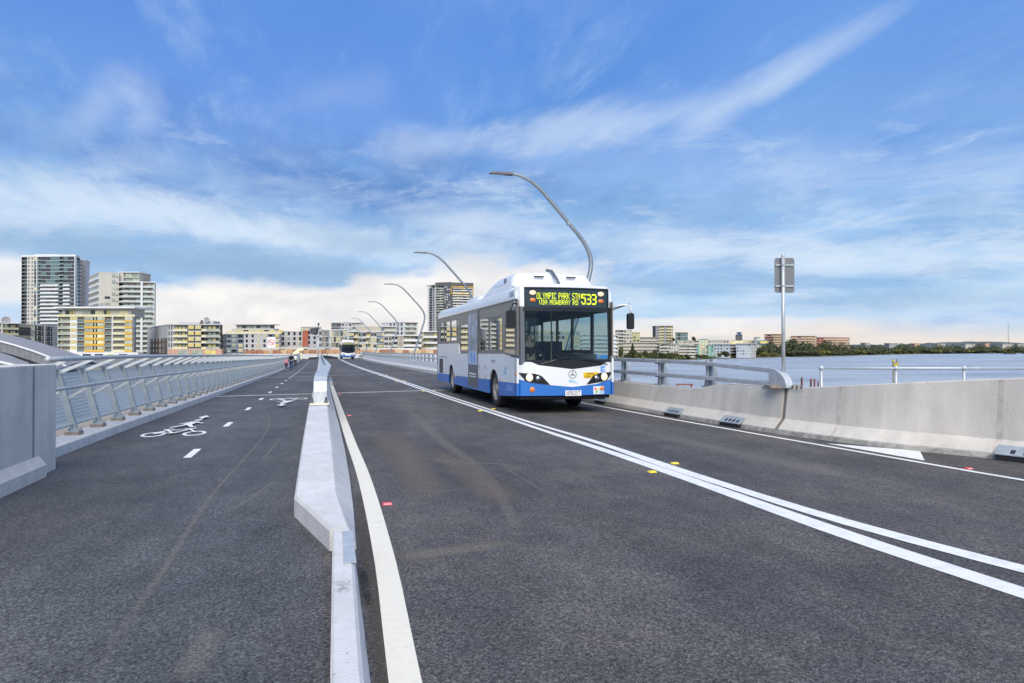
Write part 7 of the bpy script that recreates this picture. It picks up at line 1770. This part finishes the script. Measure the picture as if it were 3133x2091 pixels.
# town greenery behind railings
# ================================================================== things on and by the water
RUST = mat('rusty_steel', (0.26, 0.065, 0.045), 0.85, 0, 0.35, 5)
for i, (px, top, w, Z) in enumerate(((1839, 868, 0.032, 30), (1860, 871, 0.032, 31), (1868, 870.5, 0.028, 33), (1876.5, 877, 0.026, 31))):
    p = at(px, Z, top); t = tag(None or ob('steel_pile', None), 'rusty steel pile behind the barrier near the sign pole, %s of four' % ('leftmost', 'second from the left', 'third from the left', 'shortest and rightmost')[i], 'pile', 'rusty piles behind the barrier')
    t.location = (p.x, p.y, -9.5); mb = MB(); hh = p.z + 9.5
    mb.box(-w / 2 * 1.6, w / 2 * 1.6, -0.015, 0.015, 0, hh); mb.box(-w * .8, -w * .8 + .02, -w, w, 0, hh); mb.box(w * .8 - .02, w * .8, -w, w, 0, hh); mb.build('shaft', RUST, t)
    mb = MB(); mb.box(-w * .95, w * .95, -w * 1.1, w * 1.1, hh, hh + 0.03); mb.build('cap_plate', MT['plinth'], t)
Zw = 62
t = thing('work_barge', 'flat barge with rusty red frames below the bridge, seen past the rail end', 'barge', tuple(at(1640, Zw, z=-3.6)))
o = at(1640, Zw, z=-3.6)
def LB(px, py, Z_): q = at(px, Z_, py) - o; return q
mb = MB(); a = LB(1545, 900, Zw); c = LB(1760, 900, Zw); mb.box(a.x, c.x, -3, 8, -3.2, -0.2); mb.build('deck', mat('deck_grey', (0.30, 0.30, 0.30), 0.9), t)
for (x0, x1, y0, y1) in ((1554, 1590, 881.5, 884), (1617, 1641, 884, 890), (1617, 1657, 887.5, 890.5), (1622, 1634, 890, 893)):
    a, c = LB(x0, y1, Zw), LB(x1, y0, Zw); mb = MB(); mb.prism([(a.x, a.y, a.z), (c.x, c.y, a.z), (c.x, c.y, c.z), (a.x, a.y, c.z)], (0.1, 0.3, 0)); fix_normals(mb.build('steel_beam', RUST, t))
mb = MB()
for px in (1555, 1588, 1620, 1655): a = LB(px, 884, Zw); mb = MB(); mb.tube([(a.x, a.y + .2, -0.2), (a.x, a.y + .2, a.z)], 0.07, 6); mb.build('stanchion', RUST, t)
# worker on it
HV = mat('hi_vis_yellow', (0.55, 0.75, 0.08), 0.7); HLM = mat('white_helmet', (0.8, 0.8, 0.78), 0.3)
p = at(1684, Zw - 1, z=0); hz_ = zrow(877.5, Zw - 1)
wk = walker((p.x, p.y, hz_ - 1.78), R(70), 1.75, 'worker in a yellow hi-vis jacket and white helmet bending beyond the barrier', HV, DTR, HLM, SHD)
# yellow channel marker
Zm = 110; p = at(2053, Zm, z=-9.3); t = thing('channel_marker', 'small yellow marker on twin piles out in the water behind the handrail', 'marker', tuple(p))
mb = MB()
for sx in (-0.35, 0.35):
    mb = MB(); mb.tube([(sx, 0, 0), (sx, 0, zrow(824.5, Zm) + 9.3)], 0.13, 8); mb.build('pile', mat('weathered_pile', (0.28, 0.25, 0.18), 0.9), t)
mb = MB(); zt_ = zrow(835, Zm) + 9.3; mb.box(-0.55, 0.42, -0.3, -0.15, zt_ - .5, zt_ + .1); mb.build('board', mat('marker_yellow', (0.42, 0.33, 0.03), 0.6, 0, 0.5, 3), t)
mb = MB(); mb.lathe([(0, 0.18), (0.3, 0.16), (0.35, 0)], 'z', 8, (-0.5, -0.2, zt_ + .3)); mb.build('lantern', mat('marker_yellow_lamp', (0.62, 0.48, 0.03), 0.4), t)
for _o in bpy.context.scene.objects:
    if 'label' in _o and len(_o['label'].split()) > 16: print('LONG', _o.name, len(_o['label'].split()), _o['label'])
